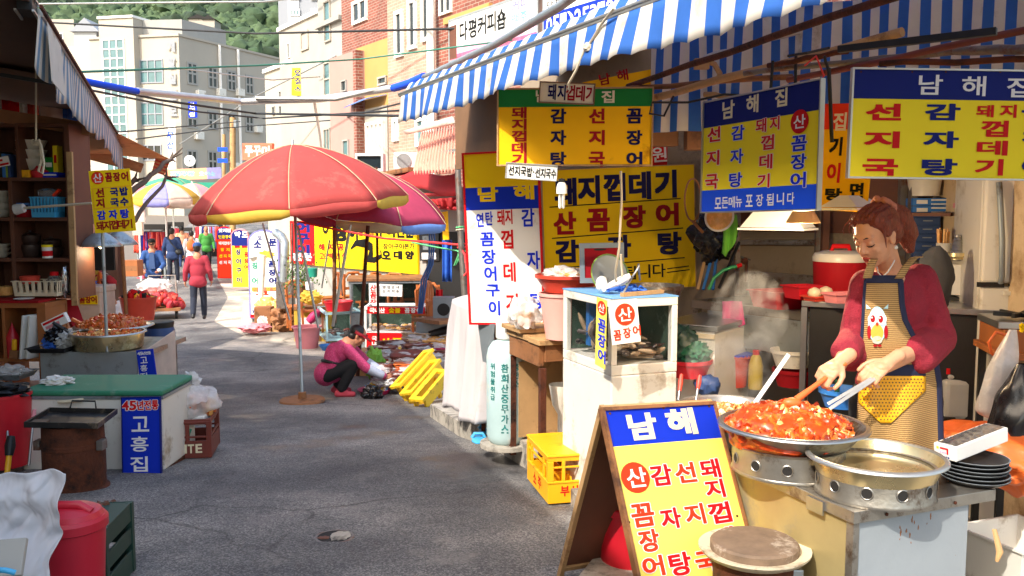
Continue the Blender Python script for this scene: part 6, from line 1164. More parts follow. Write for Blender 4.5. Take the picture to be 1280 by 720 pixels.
mb.build('plate',t,bev=.002);mb=MB('black',Mg);mb.tube([V((-.08,.19,.03)),V((-.07,.2,.08)),V((.07,.2,.08)),V((.08,.19,.03))],.006,6);mb.build('handle',t,60);mb=MB('cutting_wood',Mg);mb.box((-.16,-.1,.012),(.09,.1,.012));mb.build('wood_scrap',t)
mb=MB('kerb');mb.blob(V((c.x,5.35,c.z-.06)),(.3,.26,.07),3,.3,4,2);mb.build('stone_block',smooth=30,label='broken stone slab carrying the rusty drum stove',cat='stone')
mb=MB('wood_dark');mb.blob(P(131,642,3.75),(.05,.07,.05),3,.4,4,2);mb.build('charred_wood',smooth=30,label='charred lump of wood beside the drum stove foot',cat='wood')
c=V((P(128,690,3.6).x-.1,3.6,zg(3.6)));t=thing('bottle_crate','dark green plastic crate under the charred wood','crate',c);mb=MB('crate_dark');M_=loc(c,R(6));h_=P(128,655,3.5).z-c.z
for z0_,z1x in ((0,.1),(.13,.2),(.23,h_)):
 for (x0,x1,y0,y1) in ((-.17,.17,-.17,-.16),(-.17,.17,.16,.17),(-.17,-.16,-.16,.16),(.16,.17,-.16,.16)): mb.bx(x0,x1,y0,y1,z0_,z1x,M_)
for x in (-.175,.145):
 for y in (-.175,.145): mb.bx(x,x+.03,y,y+.03,0,h_-.001,M_)
mb.bx(-.16,.16,-.16,.16,h_-.02,h_-.002,M_);mb.build('shell',t,bev=.002)
c=V((P(92,700,3.1).x,3.1,zg(3.1)));zt_=P(92,648,3.1).z-c.z;t=thing('red_bin','red plastic bin with a domed lid beside the white sheet','bin',c);r=.115
mb=MB('bin_red');mb.lathe([(0,.0),(r*.76,0),(r*.8,.02),(r*.98,zt_-.03)],c,36,cap=None);mb.build('body',t,40)
mb=MB('bin_red');mb.lathe([(r*1.0,zt_-.035),(r*1.06,zt_-.03),(r*1.06,zt_+.0),(r*.98,zt_+.012),(r*.95,zt_+.012),(r*.86,zt_+.03),(r*.6,zt_+.045),(0,zt_+.05)],c,40,cap=None);mb.build('lid',t,30)
mb=MB('bin_red');mb.tube([c+V((-.08,-.02,zt_+.03)),c+V((-.04,-.02,zt_+.055)),c+V((.04,-.02,zt_+.055)),c+V((.08,-.02,zt_+.03))],[.02,.018,.018,.02],8);mb.build('lid_handle',t,60)
f7=bil(P(-25,592,2.8),P(84,580,2.85),P(62,745,2.75),P(-25,745,2.65))
mb=MB('sheet_white');mb.sheet(lambda u,v: f7(u,v)+V((.02*noise.noise((v*5,u,3))*u,-.0+.05*noise.fractal(V((u*2.6,v*3.2,1)),1,2,2)-.02*abs(noise.noise((u*4+v*2,v*5,4)))+.005*abs(noise.noise((u*11,v*9-u*4,2))),.025*noise.noise((u*3,v*2,7))-.03*u*u*(1-v))),80,80)
mb.build('white_sheet',smooth=180,solid=.003,label='crumpled white plastic sheet at the bottom left corner',cat='sheet')
fr=frame(P(-10,722,2.5),(1,.1,.05),(0,.5,.8));mb=MB('grey_wall');mb.bx(-.05,.08,0,.11,-.02,0,fr);mb.build('board',label='grey board scrap in front of the white sheet',cat='board',bev=.003);mb=MB('rope');mb.use('sky_plastic').tube([P(-6,712,2.47),P(8,713,2.46),P(19,716,2.47)],.008,6);mb.build('blue_string',smooth=60,label='blue string tied around the grey board scrap',cat='string')
DB=10.2;c=P(110,398,DB)
t=thing('foam_chest','tan foam chest with a yellow label behind the food pans','box',c);w_=.3;mb=MB('umb_pale');z_=P(110,366,DB).z-c.z;mb.bx(c.x-.17,c.x+.15,DB,DB+.4,c.z-.3,c.z+z_);mb.build('chest',t,bev=.01);mb=MB('umb_pale');mb.bx(c.x-.18,c.x+.16,DB-.01,DB+.41,c.z+z_+.001,c.z+z_+.07);mb.build('lid',t,bev=.01)
s=Sign('label_sign','',(99.5,369,DB-.02),(121.5,369,DB-.02),(99.5,380.5,DB-.02),'sign_yellow',t=.004,parent=t);s.row('꼼장어',103,375,117.5,374.5,6.6,8,'maroon',bold=.05);s.done()
c=P(174,402,10.8);t=bucket('red_tub','large faded red tub full of goods by the road',c,.17,.215,.31,'basin_red',cat='tub');mb=MB('tomato');mb.chips(c+V((0,0,.26)),.17,.17,.1,60,.04,2,.8,['basin_red','red','crate_yellow','dark']);mb.build('vegetables',smooth=50,label='red and yellow goods heaped in the large faded tub',cat='goods',kind='stuff')
mb=MB('wood');mb.tube([P(152,303,10.4),P(158,395,10.4)],.022,7);mb.build('wooden_post',smooth=60,label='slim wooden post beside the seated vendor',cat='post')
t=thing('dark_screen','dark woven screen hanging behind the lamp shades','screen',P(120,337,10.6));a,b=P(99,338,10.8),P(143,338,10.8);mb=MB('dark');mb.bx(a.x,b.x,10.8,10.84,a.z,P(0,306,10.8).z);mb.build('mesh',t)
cbox('wooden_box','brown wooden box behind the seated vendor',P(167,345,18.5),.3,.3,.34,'wood_orange','wood');cbox('cardboard_box','brown cardboard box on top of the heap behind the vendor',P(100,352,13.5),.5,.4,.3,'cardboard')
mb=MB('food_pale');mb.chips(P(105,352,10.9),.35,.2,.13,120,.05,4,.5,['food_orange','umbrella_yellow','goods_red','ceramic','squid']);mb.build('dried_goods',smooth=40,label='colourful packets heaped on the table behind the foam chest',cat='goods',kind='stuff')
mb=MB('tarp_blue');mb.blob(P(104,356,10.7),(.16,.12,.1),3,.4,3,3);mb.build('blue_bag',smooth=50,label='blue plastic bag beside the colourful packets',cat='bag')
mb=MB('maroon');mb.bar(P(86,376,8.6),P(98,410,8.5),.12,.05);mb.build('red_plank',label='dark red plank leaning at the right foot of the shelf',cat='plank')
a,b=P(70,345,14.5),P(148,345,13.6);q=(b-a);q.z=0;q.normalize();mb=MB('wood_dark');fr=frame(V((a.x,a.y,a.z-.9)),q);mb.bx(0,(b-a).length,0,2.6,-.08,0,fr);mb.build('stall_partition',label='dark wooden partition behind the lamp shades of the left stall',cat='partition')
# ------------------------------------------------------------------ parasols
def parasol(name,lb,apex,d,r,drop,cols,vcols=None,base=None,tilt=(0,0),n=8,rot=.2,vh=.1,pole_m='galvanised',pr=.018,group='parasols over the market stalls'):
 A=P(apex[0],apex[1],d);B0=base if base is not None else V((A.x,A.y,zg(A.y)))
 t=thing(name,lb,'parasol',B0,0,group);T=MX.Translation(A) @ MX.Rotation(tilt[0],4,'X') @ MX.Rotation(tilt[1],4,'Y')
 nu,nv=8,10
 def f(k,u,v,o=0):
  a0,a1=rot+2*math.pi*k/n,rot+2*math.pi*(k+1)/n;q=.35*v+.65*math.sin(v*1.2)/math.sin(1.2)
  p=V((math.cos(a0),math.sin(a0),0)).lerp(V((math.cos(a1),math.sin(a1),0)),u)*r*q
  z=-drop*v ** 1.55+.012*r*math.sin(math.pi*u)*v*v-.006*math.sin(u*9+k)*v
  return T @ V((p.x,p.y,z+o))
 for k in range(n):
  mb=MB(cols[k%len(cols)]);mb.sheet(lambda u,v: f(k,u,v),nu,nv);mb.build('canopy_panel',t,180,solid=.003)
  m=(vcols or cols)[k%len(vcols or cols)];mb=MB(m);q=T.to_3x3() @ V((0,0,-1))
  mb.sheet(lambda u,v: f(k,u,1)+q*(vh*v*(.55+.45*math.sin(math.pi*min(1,max(0,u))) ** .5))+V((0,0,-.002)),nu,2);mb.build('valance',t,180,solid=.003)
 mb=MB('umbrella_beige')
 for k in range(n): mb.tube([f(k,0,v/10,.004) for v in range(11)],.006,5)
 mb.build('seam',t,60)
 mb=MB('steel')
 for k in range(n): mb.tube([f(k,0,.05,-.03),f(k,0,.97,-.03)],.005,5);mb.tube([T @ V((0,0,-drop*1.05)),f(k,0,.55,-.03)],.005,5)
 mb.build('ribs',t,60);mb=MB(pole_m);mb.tube([B0,T @ V((0,0,.06))],pr,10);mb.build('pole',t,60)
 return t
b=G(378,503);pa=parasol('market_parasol','large faded red market parasol with yellow scalloped edge',(366,181),10.6,1.3,.72,['umbrella_red'],['umbrella_red','umbrella_yellow'],b+V((0,0,.03)),(R(3),R(-5)),8,.15,.13)
mb=MB('wood');mb.lathe([(0,0),(.25,0),(.26,.02),(.25,.04),(.05,.05),(.045,.12),(0,.12)],b,28,cap=None);mb.build('foot_disc',pa,40)
parasol('market_parasol','pink market parasol with beige and blue edge behind the red one',(470,214),12.4,1.1,.6,['umbrella_pink'],['umbrella_pink','umbrella_beige','umbrella_blue','umbrella_pink'],None,(R(6),R(6)),8,.5,.14,'rust')
parasol('market_parasol','small parasol of lilac, yellow and pink panels down the street',(206,227),27,.98,.5,['umb_lilac','umb_pale','umbrella_yellow','umb_coral','pot_pink'],None,None,(R(4),0),8,-1.9,.25,'white',.03)
parasol('market_parasol','green topped parasol tent behind the lilac and yellow parasol',(215,221),34,1.5,.6,['umb_green'],['umb_pale'],None,(0,0),6,.3,.2,'white',.03)
parasol('market_parasol','pale pink parasol at the right behind the lilac one',(240,229),31,1.05,.6,['umb_pale','pot_pink'],None,None,(0,0),6,.1,.3,'white',.03)
parasol('market_parasol','pink and green striped parasol half hidden by the yellow menu board',(172,229),29,.95,.55,['pot_pink','umb_green','umb_pale'],['pot_pink'],None,(0,0),8,.3,.25,'white',.03)
for i,(x0,y0,x1,y1,d,r,m,lb) in enumerate(((438,281,416,408,11.2,.02,'alu','white metal pole slanting beside the brown wooden post'),(418,283,418,404,12.6,.03,'wood','brown wooden post under the red parasol'),(365,279,366,388,12.2,.012,'rust_pole','thin grey pole left of the slanting ropes'),(460,282,447,470,11.4,.025,'rust','dark rusty pole standing behind the squatting woman'),(328,279,362,400,12,.014,'steel','thin steel rod slanting under the red parasol edge'),(372,282,398,410,11.5,.016,'alu','pale rod leaning from the parasol to the blue tank'),(420,285,428,370,12.8,.01,'rust_pole','very thin rod behind the brown wooden post'),(412,300,402,360,12.7,.012,'steel','short steel rod left of the brown wooden post'))):
 mb=MB(m);mb.tube([P(x0,y0,d),P(x1,y1,d-.1)],r,7);mb.build('pole',smooth=60,label=lb,cat='pole')
t=thing('grey_post','grey steel post wrapped with coloured strings beside the tall signboard','post',P(582,400,8.0));mb=MB('rust_pole');mb.tube([P(572,206,8.2),P(576,300,8.1),P(583,404,8.0)],.028,10);mb.build('post',t,60)
for y,m in ((284,'rope_green'),(287,'rope'),(305,'rope_red'),(309,'rope_red'),(314,'rope_green')): c=P(575+(y-284)*.06,y,8.12);mb=MB(m);mb.tube([c+V((.034*math.cos(a*.7),.034*math.sin(a*.7),.004*math.sin(a))) for a in range(10)],.009,5);mb.build('string_knot',t)
mb=MB('rope_red');mb.tube([P(372,277,10.6),P(420,287,9.9),P(480,298,9.2),P(540,303,8.6),P(573,306,8.1),P(581,318,8.05),P(584,340,8.0),P(580,345,8.0)],.012,6);mb.build('red_rope',smooth=60,label='red rope stretched from the red parasol to the grey post',cat='rope')
mb=MB('rope_green');mb.tube([P(515,303,9.5),P(545,309,8.8),P(574,314,8.15),P(572,326,8.1),P(568,332,8.1),P(572,320,8.1),P(576,331,8.1)],.009,5);mb.build('green_string',smooth=60,label='green string tied to the grey post',cat='string')
mb=MB('hose_blue')
for o in (0,3,6): mb.tube([P(536+o,270,13.3),P(537+o,300,13.3),P(536+o*.8,330,13.3),P(527+o,350,13.3),P(523+o*.7,392,13.3)],.015,7)
mb.build('blue_hose',smooth=60,label='bundle of blue hoses hanging under the pink parasol',cat='hose')
# ------------------------------------------------------------------ red awning and eel restaurant front
t=thing('red_awning','faded red fabric awning over the eel restaurant','awning',P(540,225,14))
A4=[P(476,222,17),P(573,213,12.6),P(575,240,12.2),P(482,240,16.5)];f4=bil(*A4);mb=MB('awning_red');mb.sheet(lambda u,v: f4(u,v)-UP*.06*math.sin(u*9),14,4);mb.build('front_sheet',t,180,solid=.005)
B4=[P(476,222,17),P(573,213,12.6),P(600,205,15),P(500,213,19)];f5=bil(*B4);mb=MB('awning_red');mb.sheet(lambda u,v: f5(u,v),6,4);mb.build('top_sheet',t,180,solid=.005)
for i in range(3): a,b=P(486,244+i*6,16.6),P(575,243+i*9,12.4);mb=MB('awning_red');mb.tube([a,b],.03,6);mb.build('rail',t)
mb=MB('awning_red');f6=bil(P(528,250,13.4),P(575,246,12.5),P(572,262,12.6),P(536,256,13.3));mb.sheet(lambda u,v: f6(u,v)+V((0,.1*math.sin(u*22),0)),24,3);mb.build('ragged_edge',t,180,solid=.004)
t=thing('corrugated_roof','small pink corrugated roof above the red awning','roof',P(548,190,13));f7b=bil(P(527,164,14.2),P(577,158,12.2),P(576,214,11.2),P(516,216,13.4));mb=MB('roof_pink');mb.sheet(lambda u,v: f7b(u,v)+UP*.035*math.sin(u*95),96,4);mb.build('sheet',t,180,solid=.006);mb=MB('alu');mb.bar(P(545,192,12.9),P(576,187,11.6),.03,.05);mb.build('strip',t)
mb=MB('umb_pale');f8=bil(P(504,164,13.8),P(566,146,11.9),P(569,154,11.7),P(508,168,13.6));mb.sheet(lambda u,v: f8(u,v),8,2);mb.build('rolled_awning',smooth=180,solid=.03,label='pale rolled up awning above the pink corrugated roof',cat='awning')
mb=MB('brown_panel');a,b=P(571,150,7.6),P(625,150,6.4);z_=P(571,212,7.6).z;mb.add([a+UP*.3,b+UP*.45,V((b.x,b.y,z_)),V((a.x,a.y,z_))],[(3,2,1,0)]);mb.build('brown_board',solid=.03,label='brown plywood board under the left end of the striped awning',cat='board')
t=thing('air_conditioner','white outdoor air conditioner unit above the red awning','air conditioner',P(498,210,17));mb=MB('white_dirty');a=P(492,212,17);mb.bx(a.x,a.x+.55,17,17.4,a.z,a.z+.33);mb.build('case',t,bev=.02);mb=MB('grille');mb.lathe([(0,.0),(.13,.0),(.14,.012),(0,.012)],(0,0,0),20,frame(V((a.x+.2,16.985,a.z+.165)),(1,0,0)),cap=None);mb.build('fan_grille',t)
t=thing('window_box','grey framed aquarium window box on the ledge above the red awning','window box',P(460,215,17.5));a=P(444,214,17.5);mb=MB('white');w_=.55;mb.bx(a.x,a.x+w_,17.5,17.9,a.z,a.z+.05);mb.bx(a.x,a.x+w_,17.5,17.9,a.z+.3,a.z+.35);mb.bx(a.x,a.x+.04,17.5,17.9,a.z+.051,a.z+.299);mb.bx(a.x+w_-.04,a.x+w_,17.5,17.9,a.z+.051,a.z+.299);mb.build('frame',t);MB('glass').bx(a.x+.04,a.x+w_-.04,17.55,17.6,a.z+.05,a.z+.3).build('pane',t)
mb=MB('wood');mb.bar(P(470,221,17),P(520,212,15.6),.3,.08);mb.build('ledge',label='weathered ledge board under the air conditioner',cat='ledge')
WR=plan(P(345,300,21.5));WQ=plan(P(592,300,15.5));wq=(WQ-WR).normalized()
t=thing('eel_restaurant','shaded grey front of the eel restaurant under the red awning','building',(WR+WQ)/2,math.atan2(wq.y,wq.x));fr=frame(V((WR.x,WR.y,-1)),wq);WL=(WQ-WR).length
mb=MB('grey_wall');mb.bx(0,WL,0,3.0,-.2,0,fr);mb.build('plaster',t);mb=MB('dark');mb.bx(WL*.82,WL*.99,.1,2.2,.002,.03,fr);mb.build('doorway',t)
def dw(x,y,o=.06):
 f2=fr.copy();f2.translation += fr.to_3x3() @ V((0,0,o));q=hit(x,y,f2);return (f2 @ V((q[0],q[1],0))).y
s=Sign('restaurant_sign','wide yellow and red eel restaurant signboard with a black eel picture',(362,276,dw(362,276)),(521,277,dw(521,277)),(362,329,dw(362,329)),'sign_yellow',t=.05)
s.zone(362,270,394,333,'red')
for i,c in enumerate('어구이'): s.ch(c,378,284+i*14,17,12,'navy',bold=.06)
s.row('전문',371,321,384,321,11,9,'letter_white',bold=.06)
s.ch('장',426,290,17,22,'letter_black',bold=.07);s.row('어',442,290,442,290,10,20,'letter_black',bold=.06);s.row('꼼지식',451,291,464,291,5.5,8,'maroon');s.row('구이전문',476,288,512,289,10.5,16,'letter_black',bold=.06)
s.row('해지공',402,309,426,309,7,8,'maroon',bold=.05);s.row('고단백',402,320,413,320,5.5,7,'maroon',bold=.04);s.row('인식',422,320,430,320,6,7,'maroon',bold=.04);s.row('장어구이본가',482,308,515,308,6,7,'letter_black',bold=.03);s.row('오대양',483,319,512,319,10,10,'letter_black',bold=.07)
s.done();mb=MB('letter_black')
def onsig(x,y,z=.006): q=hit(x,y,s.fr);return s.fr @ V((q[0],q[1],z))
mb.tube([onsig(439,311),onsig(445,304),onsig(456,304),onsig(464,309),onsig(464,318),onsig(460,324),onsig(468,325),onsig(477,320),onsig(476,313)],[.02,.06,.09,.1,.09,.08,.06,.04,.02],8)
mb.v=[v-(v-s.fr.translation).dot(s.fr.to_3x3() @ V((0,0,1)))*.95*(s.fr.to_3x3() @ V((0,0,1)))+(s.fr.to_3x3() @ V((0,0,1)))*.008 for v in mb.v];mb.build('eel_picture',s.root)
mb=MB('letter_black');cx,cy=hit(407,285,s.fr);mb.add([s.fr @ V((cx+(.17 if i%2 else .11)*math.cos(i*.1963),cy+(.17 if i%2 else .11)*math.sin(i*.1963),.004)) for i in range(32)],[tuple(range(32))]);mb.use('sign_yellow').add([s.fr @ V((cx+.06*math.cos(i*.52),cy+.06*math.sin(i*.52),.005)) for i in range(12)],[tuple(range(12))]);mb.build('star_mark',s.root)
Sign('poster','black framed poster beside the eel restaurant signboard',(524,291,dw(524,291)),(548,290,dw(548,290)),(524,326,dw(524,326)),'black').zone(527,316,545,324,'paper').zone(528,295,544,312,'grey_metal').done()
Sign('signboard','narrow amber sign strip above the blue hoses',(552,265,14.5),(559,264,14.3),(553,300,14.5),'sign_amber').done()
t=thing('wooden_chair','orange wooden chair','chair',(0,0,0),0,'orange chairs in front of the eel restaurant')
for x,y in ((-.18,-.18),(.18,-.18),(-.18,.18),(.18,.18)): mb=MB('chair_orange');mb.bar((x,y,0),(x,y+(.04 if y > 0 else 0),.42 if y < 0 else .9),.04,.04);mb.build('leg',t)
mb=MB('chair_orange');mb.box((0,0,.44),(.4,.4,.04));mb.build('seat',t,bev=.01)
mb=MB('chair_orange');mb.tube([(-.18,.2,.5),(-.2,.21,.8),(-.1,.22,.92),(.1,.22,.92),(.2,.21,.8),(.18,.2,.5)],.028,7);mb.bar((-.16,.205,.62),(.16,.205,.62),.03,.05);mb.bar((0,.21,.62),(0,.215,.9),.08,.02);mb.build('backrest',t,60)
k=0
for x,y,d,lb in ((372,352,17,'at the left end by the plant'),(388,356,16.6,'with a cushion beside the green plant'),(436,340,17.2,'under the eel picture'),(455,345,16.6,'seen between the poles under the signboard'),(480,342,16.8,'behind the big aquarium lid'),(500,341,17,'behind the right end of the big aquarium'),(519,342,16.6,'in front of the black poster'),(532,356,14.4,'beside the blue hoses, left one'),(552,352,14.2,'right of the blue hoses'),(545,372,13.4,'nearest, low beside the blue hoses'),(410,342,17.4,'at the foot of the brown wooden post'),(505,358,15.8,'close behind the big aquarium corner')):
 c=P(x,y,d);c.z -= .92;lb='orange wooden chair ' +lb
 if k == 0: t.location=c;MW[t]=loc(c);t['label']=lb;t.rotation_euler.z=.4
 else: copy_tree(t,c,.3+(k*1.7)%6,lb)
 k += 1
def aquarium(name,lb,px0,px1,ytop,ymid,ybot,d,dep,fm,glassback,body=None,yaw=YAW*.4,lid=None,stuff=None):
 a=P(px0,ybot,d);w_=(px1-px0)*d/F;zt_,zm,z0_=P(px0,ytop,d).z,P(px0,ymid,d).z,a.z
 t=thing(name,lb,'fish tank',V((a.x,a.y,z0_)),yaw);M=loc(V((a.x,a.y,0)),yaw);q=.035
 mb=MB(fm,M)
 for x in (0,w_-q):
  for y in (0,dep-q): mb.bx(x,x+q,y,y+q,zm,zt_-.02)
 mb.bx(-.01,w_+.01,-.01,q,zt_-.04,zt_+.002);mb.bx(-.01,w_+.01,dep-q,dep+.01,zt_-.04,zt_+.002);mb.bx(-.01,q,q,dep-q,zt_-.04,zt_+.001);mb.bx(w_-q,w_+.01,q,dep-q,zt_-.04,zt_+.001);mb.bx(0,w_,0,dep,zm-.04,zm-.001);mb.build('frame',t)
 mb=MB('tank_glass',M);mb.bx(q,w_-q,.01,.014,zm,zt_-.04);mb.bx(.01,.014,q,dep-q,zm,zt_-.04);mb.build('glass',t)
 mb=MB(glassback,M);mb.bx(q,w_-q,dep-q,dep-.02,zm,zt_-.05);mb.bx(w_-.03,w_-.02,q,dep-q,zm,zt_-.05);mb.build('lining',t)
 if body: MB(body,M).bx(.01,w_-.01,.005,dep-.01,z0_,zm-.041).build('cabinet',t)
 else:
  for x in (0,w_-.05):
   for y in (0,dep-.05): MB('wood',M).bx(x,x+.05,y,y+.05,z0_,zm-.041).build('leg',t)
 if lid: mb=MB(lid,M);mb.bx(-.04,w_+.04,-.03,dep+.03,zt_+.003,zt_+.045);mb.build('lid',t)
 if stuff:
  mb=MB(stuff[0],M)
  rd=random.Random(int(px0))
  for i in range(stuff[2]): x,y=rd.uniform(.1,w_-.1),rd.uniform(.06,dep-.12);mb.use(rd.choice(stuff[:2]));mb.blob((x,y,zm+.03+rd.random()*.04),(.05,.03,.025),1,.3,2,i)
  mb.build('shellfish',t,60)
 return t,M,w_,zt_,zm
aquarium('glass_tank','big glass aquarium with a brown lid under the pink parasol',438,528,352,392,440,15.6,.9,'grey_metal','tank_back','grey_metal',lid='wood',stuff=('eel_grey','eel_tan',20))
Sign('tank_notice','white notice sheet stuck on the big aquarium glass',(474,355,15.45),(503,356,15.5),(474,370,15.45),'paper',t=.003).row('영업안내',480,359,497,359,3.6,3.5,'letter_black',bold=.02).row('산지직송',480,364,497,364,3.6,3.5,'letter_black',bold=.02).done()
s=Sign('strip_sign','white vertical strip sign with red letters on the big aquarium',(461,354,15.4),(472,354,15.4),(461,382,15.4),'sign_white',t=.01)
for i,c in enumerate('산꼼장'): s.ch(c,466.5,360+i*9,7.5,8,'red',bold=.04)
s.done()
q_=aquarium('glass_tank','white framed shellfish tank with red signs under the parasols',456,531,384,415,446,14.2,.6,'letter_white','tank_back','letter_white',0.02,stuff=('umb_pale','food_pale',60))
s=Sign('tank_sign','narrow red sign along the top of the white framed shellfish tank',(459,383.5,14.12),(531,384,14.14),(459,392,14.12),'red',t=.015);s.row('국내산',465,388,478,388,6,6,'letter_white',bold=.05);s.row('숯불',489.5,388,497,388,6.5,6,'sign_yellow',bold=.05);s.row('꼼장어',509,388,524,388,6,6,'letter_white',bold=.05);s.done()
s=Sign('tank_sign','large red sign on the front of the white framed shellfish tank',(458,416,14.12),(531,416.5,14.14),(458,446,14.12),'red',t=.015)
for i,c in enumerate('국내산'): s.ch(c,468,423+i*6.6,6,5.5,'letter_white',bold=.04)
for i,c in enumerate('산꼼장어'): s.ch(c,482+i*14.5,429.5,12,13,'sign_yellow',bold=.05)
s.done()
aquarium('glass_tank','light blue framed glass tank left of the white framed one',408,453,391,424,436,15.6,1.1,'umb_sky','tank_back',None,.35,stuff=('eel_grey','squid',20))
c=P(423,388,15.4);bucket('red_basin','round red basin on the light blue framed tank',c,.2,.25,.17,'red_plastic',cat='basin')
c=G(384,435);bucket('pink_bucket','large pink rubber bucket on the pavement by the light blue tank',c,.19,.24,.4,'pot_pink',rim=.03)
c=G(411,438);mb=MB('blue_plastic');mb.lathe([(.1,0),(.16,.1),(.17,.1),(.11,0)],c,20);mb.build('blue_bowl',smooth=40,label='blue plastic bowl under the light blue tank',cat='bowl')
c=P(418,372,15.5);mb=MB('umbrella_yellow');mb.blob(P(389,372,15.5),(.18,.12,.12),3,.35,3,1);mb.build('yellow_bag',smooth=50,label='orange yellow bag on the table by the plant',cat='bag')
t=thing('side_table','low table with a white and yellow front beside the pink bucket','table',P(385,410,16.6));a=P(366,405,16.6);mb=MB('wood');mb.bx(a.x,a.x+.75,16.6,17.2,P(366,384,16.6).z-.05,P(366,384,16.6).z);mb.build('table_top',t);mb=MB('umbrella_yellow');mb.bx(a.x+.02,a.x+.73,16.62,17.1,a.z-.35,P(366,384,16.6).z-.051);mb.build('front',t);mb=MB('paper');mb.bx(a.x+.1,a.x+.6,16.6,16.615,a.z-.1,a.z+.12);mb.build('notice',t)
mb=MB('magenta');rd=random.Random(3);mb.tube([P(386,402,16.2),P(392,396,16.2),P(399,388,16.2)],[.07,.09,.05],8);mb.build('patterned_bundle',smooth=60,label='rolled patterned bundle leaning by the pink bucket',cat='bundle')
t=thing('potted_plant','bushy green plant with reddish flowers by the side table','plant',P(376,372,16.4));c=P(376,366,16.4);rd=random.Random(9);mb=MB('leaf')
for i in range(420):
 p=c+V((rd.gauss(0,.16),rd.gauss(0,.14),.3+rd.gauss(0,.17)));mb.use(rd.choice(['leaf','leaf_light','leaf']+(['tomato'] if i%9 == 0 else [])));ro=Euler((rd.random()*6,rd.random()*6,rd.random()*6)).to_matrix();mb.add([p+ro @ V(q) for q in ((-.035,0,0),(0,.015,.004),(.035,0,0),(0,-.015,.004))],[(0,1,2,3)])
mb.build('foliage',t);mb=MB('wood');mb.lathe([(.1,-.1),(.13,.12)],c,16);mb.build('pot',t,40)
mb=MB('teal');mb.lathe([(0,0),(.08,0),(.09,.16),(0,.17)],P(391,346,16.2),18,cap=None);mb.build('green_tub',smooth=40,label='small green tub beside the bushy plant',cat='tub')
mb=MB('white');mb.lathe([(0,0),(.07,0),(.075,.14),(0,.15)],P(387,362,16),18,cap=None);mb.build('white_cup',smooth=40,label='white cup in front of the bushy plant',cat='cup')
def arch(lb,x0,x1,yt,yb,rim,base,d,head=None,cells=(),hc=None):
 c0=P(x0,yb,d);c1=P(x1,yb,d);w_=(c1-c0).length;h_=P(x0,yt,d).z-c0.z;q=(c1-c0);q.z=0
 t=thing('standing_sign',lb,'sign',(c0+c1)/2,math.atan2(q.y,q.x),'arched standing signs along the pavement');fr=frame(c0,q);r=w_/2
 def outl(e): return [(e,e),(w_-e,e)]+[(r+(r-e)*math.cos(k*math.pi/12),h_-r*.8+(r*.8-e)*math.sin(k*math.pi/12)) for k in range(13)]
 MB(rim).prism(outl(0),.12,fr).build('case',t);mb=MB(base);mb.prism(outl(w_*.06),.01,fr @ MX.Translation((0,0,.006)));mb.build('face',t)
 if head:
  k=[p for p in outl(w_*.06) if p[1] > h_-r*.8-.001];yb_=h_-head;k=[(w_*.94,yb_)]+k+[(w_*.06,yb_)];mb=MB(hc);mb.add([fr @ V((x,y,.008)) for x,y in k],[tuple(range(len(k)))]);mb.build('header',t)
 mb=MB(base)
 for s_,px0,py0,px1,py1,w1,h1,m in cells:
  n_=len(s_)
  for i,ch in enumerate(s_):
   u=i/max(1,n_-1);X,Y=hit(px0+(px1-px0)*u,py0+(py1-py0)*u,fr);a_=w1*d/F/2;b_=h1*d/F/2;letter(mb,fr,ch,X-a_,X+a_,Y-b_,Y+b_,m,.05,z=.0095)
 if cells: mb.build('lettering',t)
 return t,fr
t,fr=arch('arched white standing sign with red arc and blue and green letters',312,351,287,398,'umb_lilac','paper',19.5,cells=(('오',325,297,325,297,5,5,'navy'),('소문',322,305,341,303,9,9,'navy'),('장어',319,332,319,351,7.5,8,'teal'),('꼼장어',340,330,341,351,9,8,'navy'),('민물장어',318,362,344,361,6,5,'umbrella_yellow'),('구이',328,368,328,380,15,8,'orange_red'),('안내',318,389,330,389,5,5,'navy')))
mb=MB('umb_coral')
for x0,y0,x1,y1,m in ((315,359,349,364,'umb_coral'),(313,393,350,397,'red')):
 a,b=hit(x0,y0,fr),hit(x1,y1,fr);mb.use(m).add([fr @ V(p) for p in ((a[0],b[1],.0078),(b[0],b[1],.0078),(b[0],a[1],.0078),(a[0],a[1],.0078))],[(0,1,2,3)])
mb.use('umbrella_yellow');a=hit(333,318,fr);mb.add([fr @ V((a[0]+.22*math.cos(i*.35)*(1 if i%2 else .7),a[1]+.1*math.sin(i*.35)*(1 if i%2 else .7),.0078)) for i in range(18)],[tuple(range(18))]);mb.build('printed_band',t)
t,fr=arch('arched yellow standing sign with a blue head',290,312,286,360,'pot_pink','sign_lemon',26,.5,(('약도',297,293,306,293,7,7,'letter_white'),('장어구이',298,315,299,350,6,7,'navy'),('꼼장어',308,318,308,334,5,6,'red')),'navy')
mb=MB('maroon')
for x in (293,302): a,b=hit(x,301,fr),hit(x+7,310,fr);mb.add([fr @ V(p) for p in ((a[0],b[1],.0078),(b[0],b[1],.0078),(b[0],a[1],.0078),(a[0],a[1],.0078))],[(0,1,2,3)])
mb.build('photo_print',t)
arch('arched red standing sign with yellow lines of text, farthest one',272,291,283,348,'red','orange_red',29,.42,(('맛지집',276,288,286,288,4.5,4.5,'letter_white'),('민물장어',275,296,288,296,3.6,4,'sign_yellow'),('돼지껍데기',275,304,288,304,3,4,'letter_white'),('장지',278,312,285,312,4,4,'sign_yellow'),('선지국',276,320,287,320,3.6,4,'sign_yellow'),('선지국',276,328,287,328,3.6,4,'letter_white')),'navy')
t=thing('low_stool','small yellow topped wooden stool by the arched red sign','stool',G(286,344));c=G(286,344);mb=MB('sign_pale');mb.box(c+V((0,0,.42)),(.45,.35,.05));mb.build('seat',t)
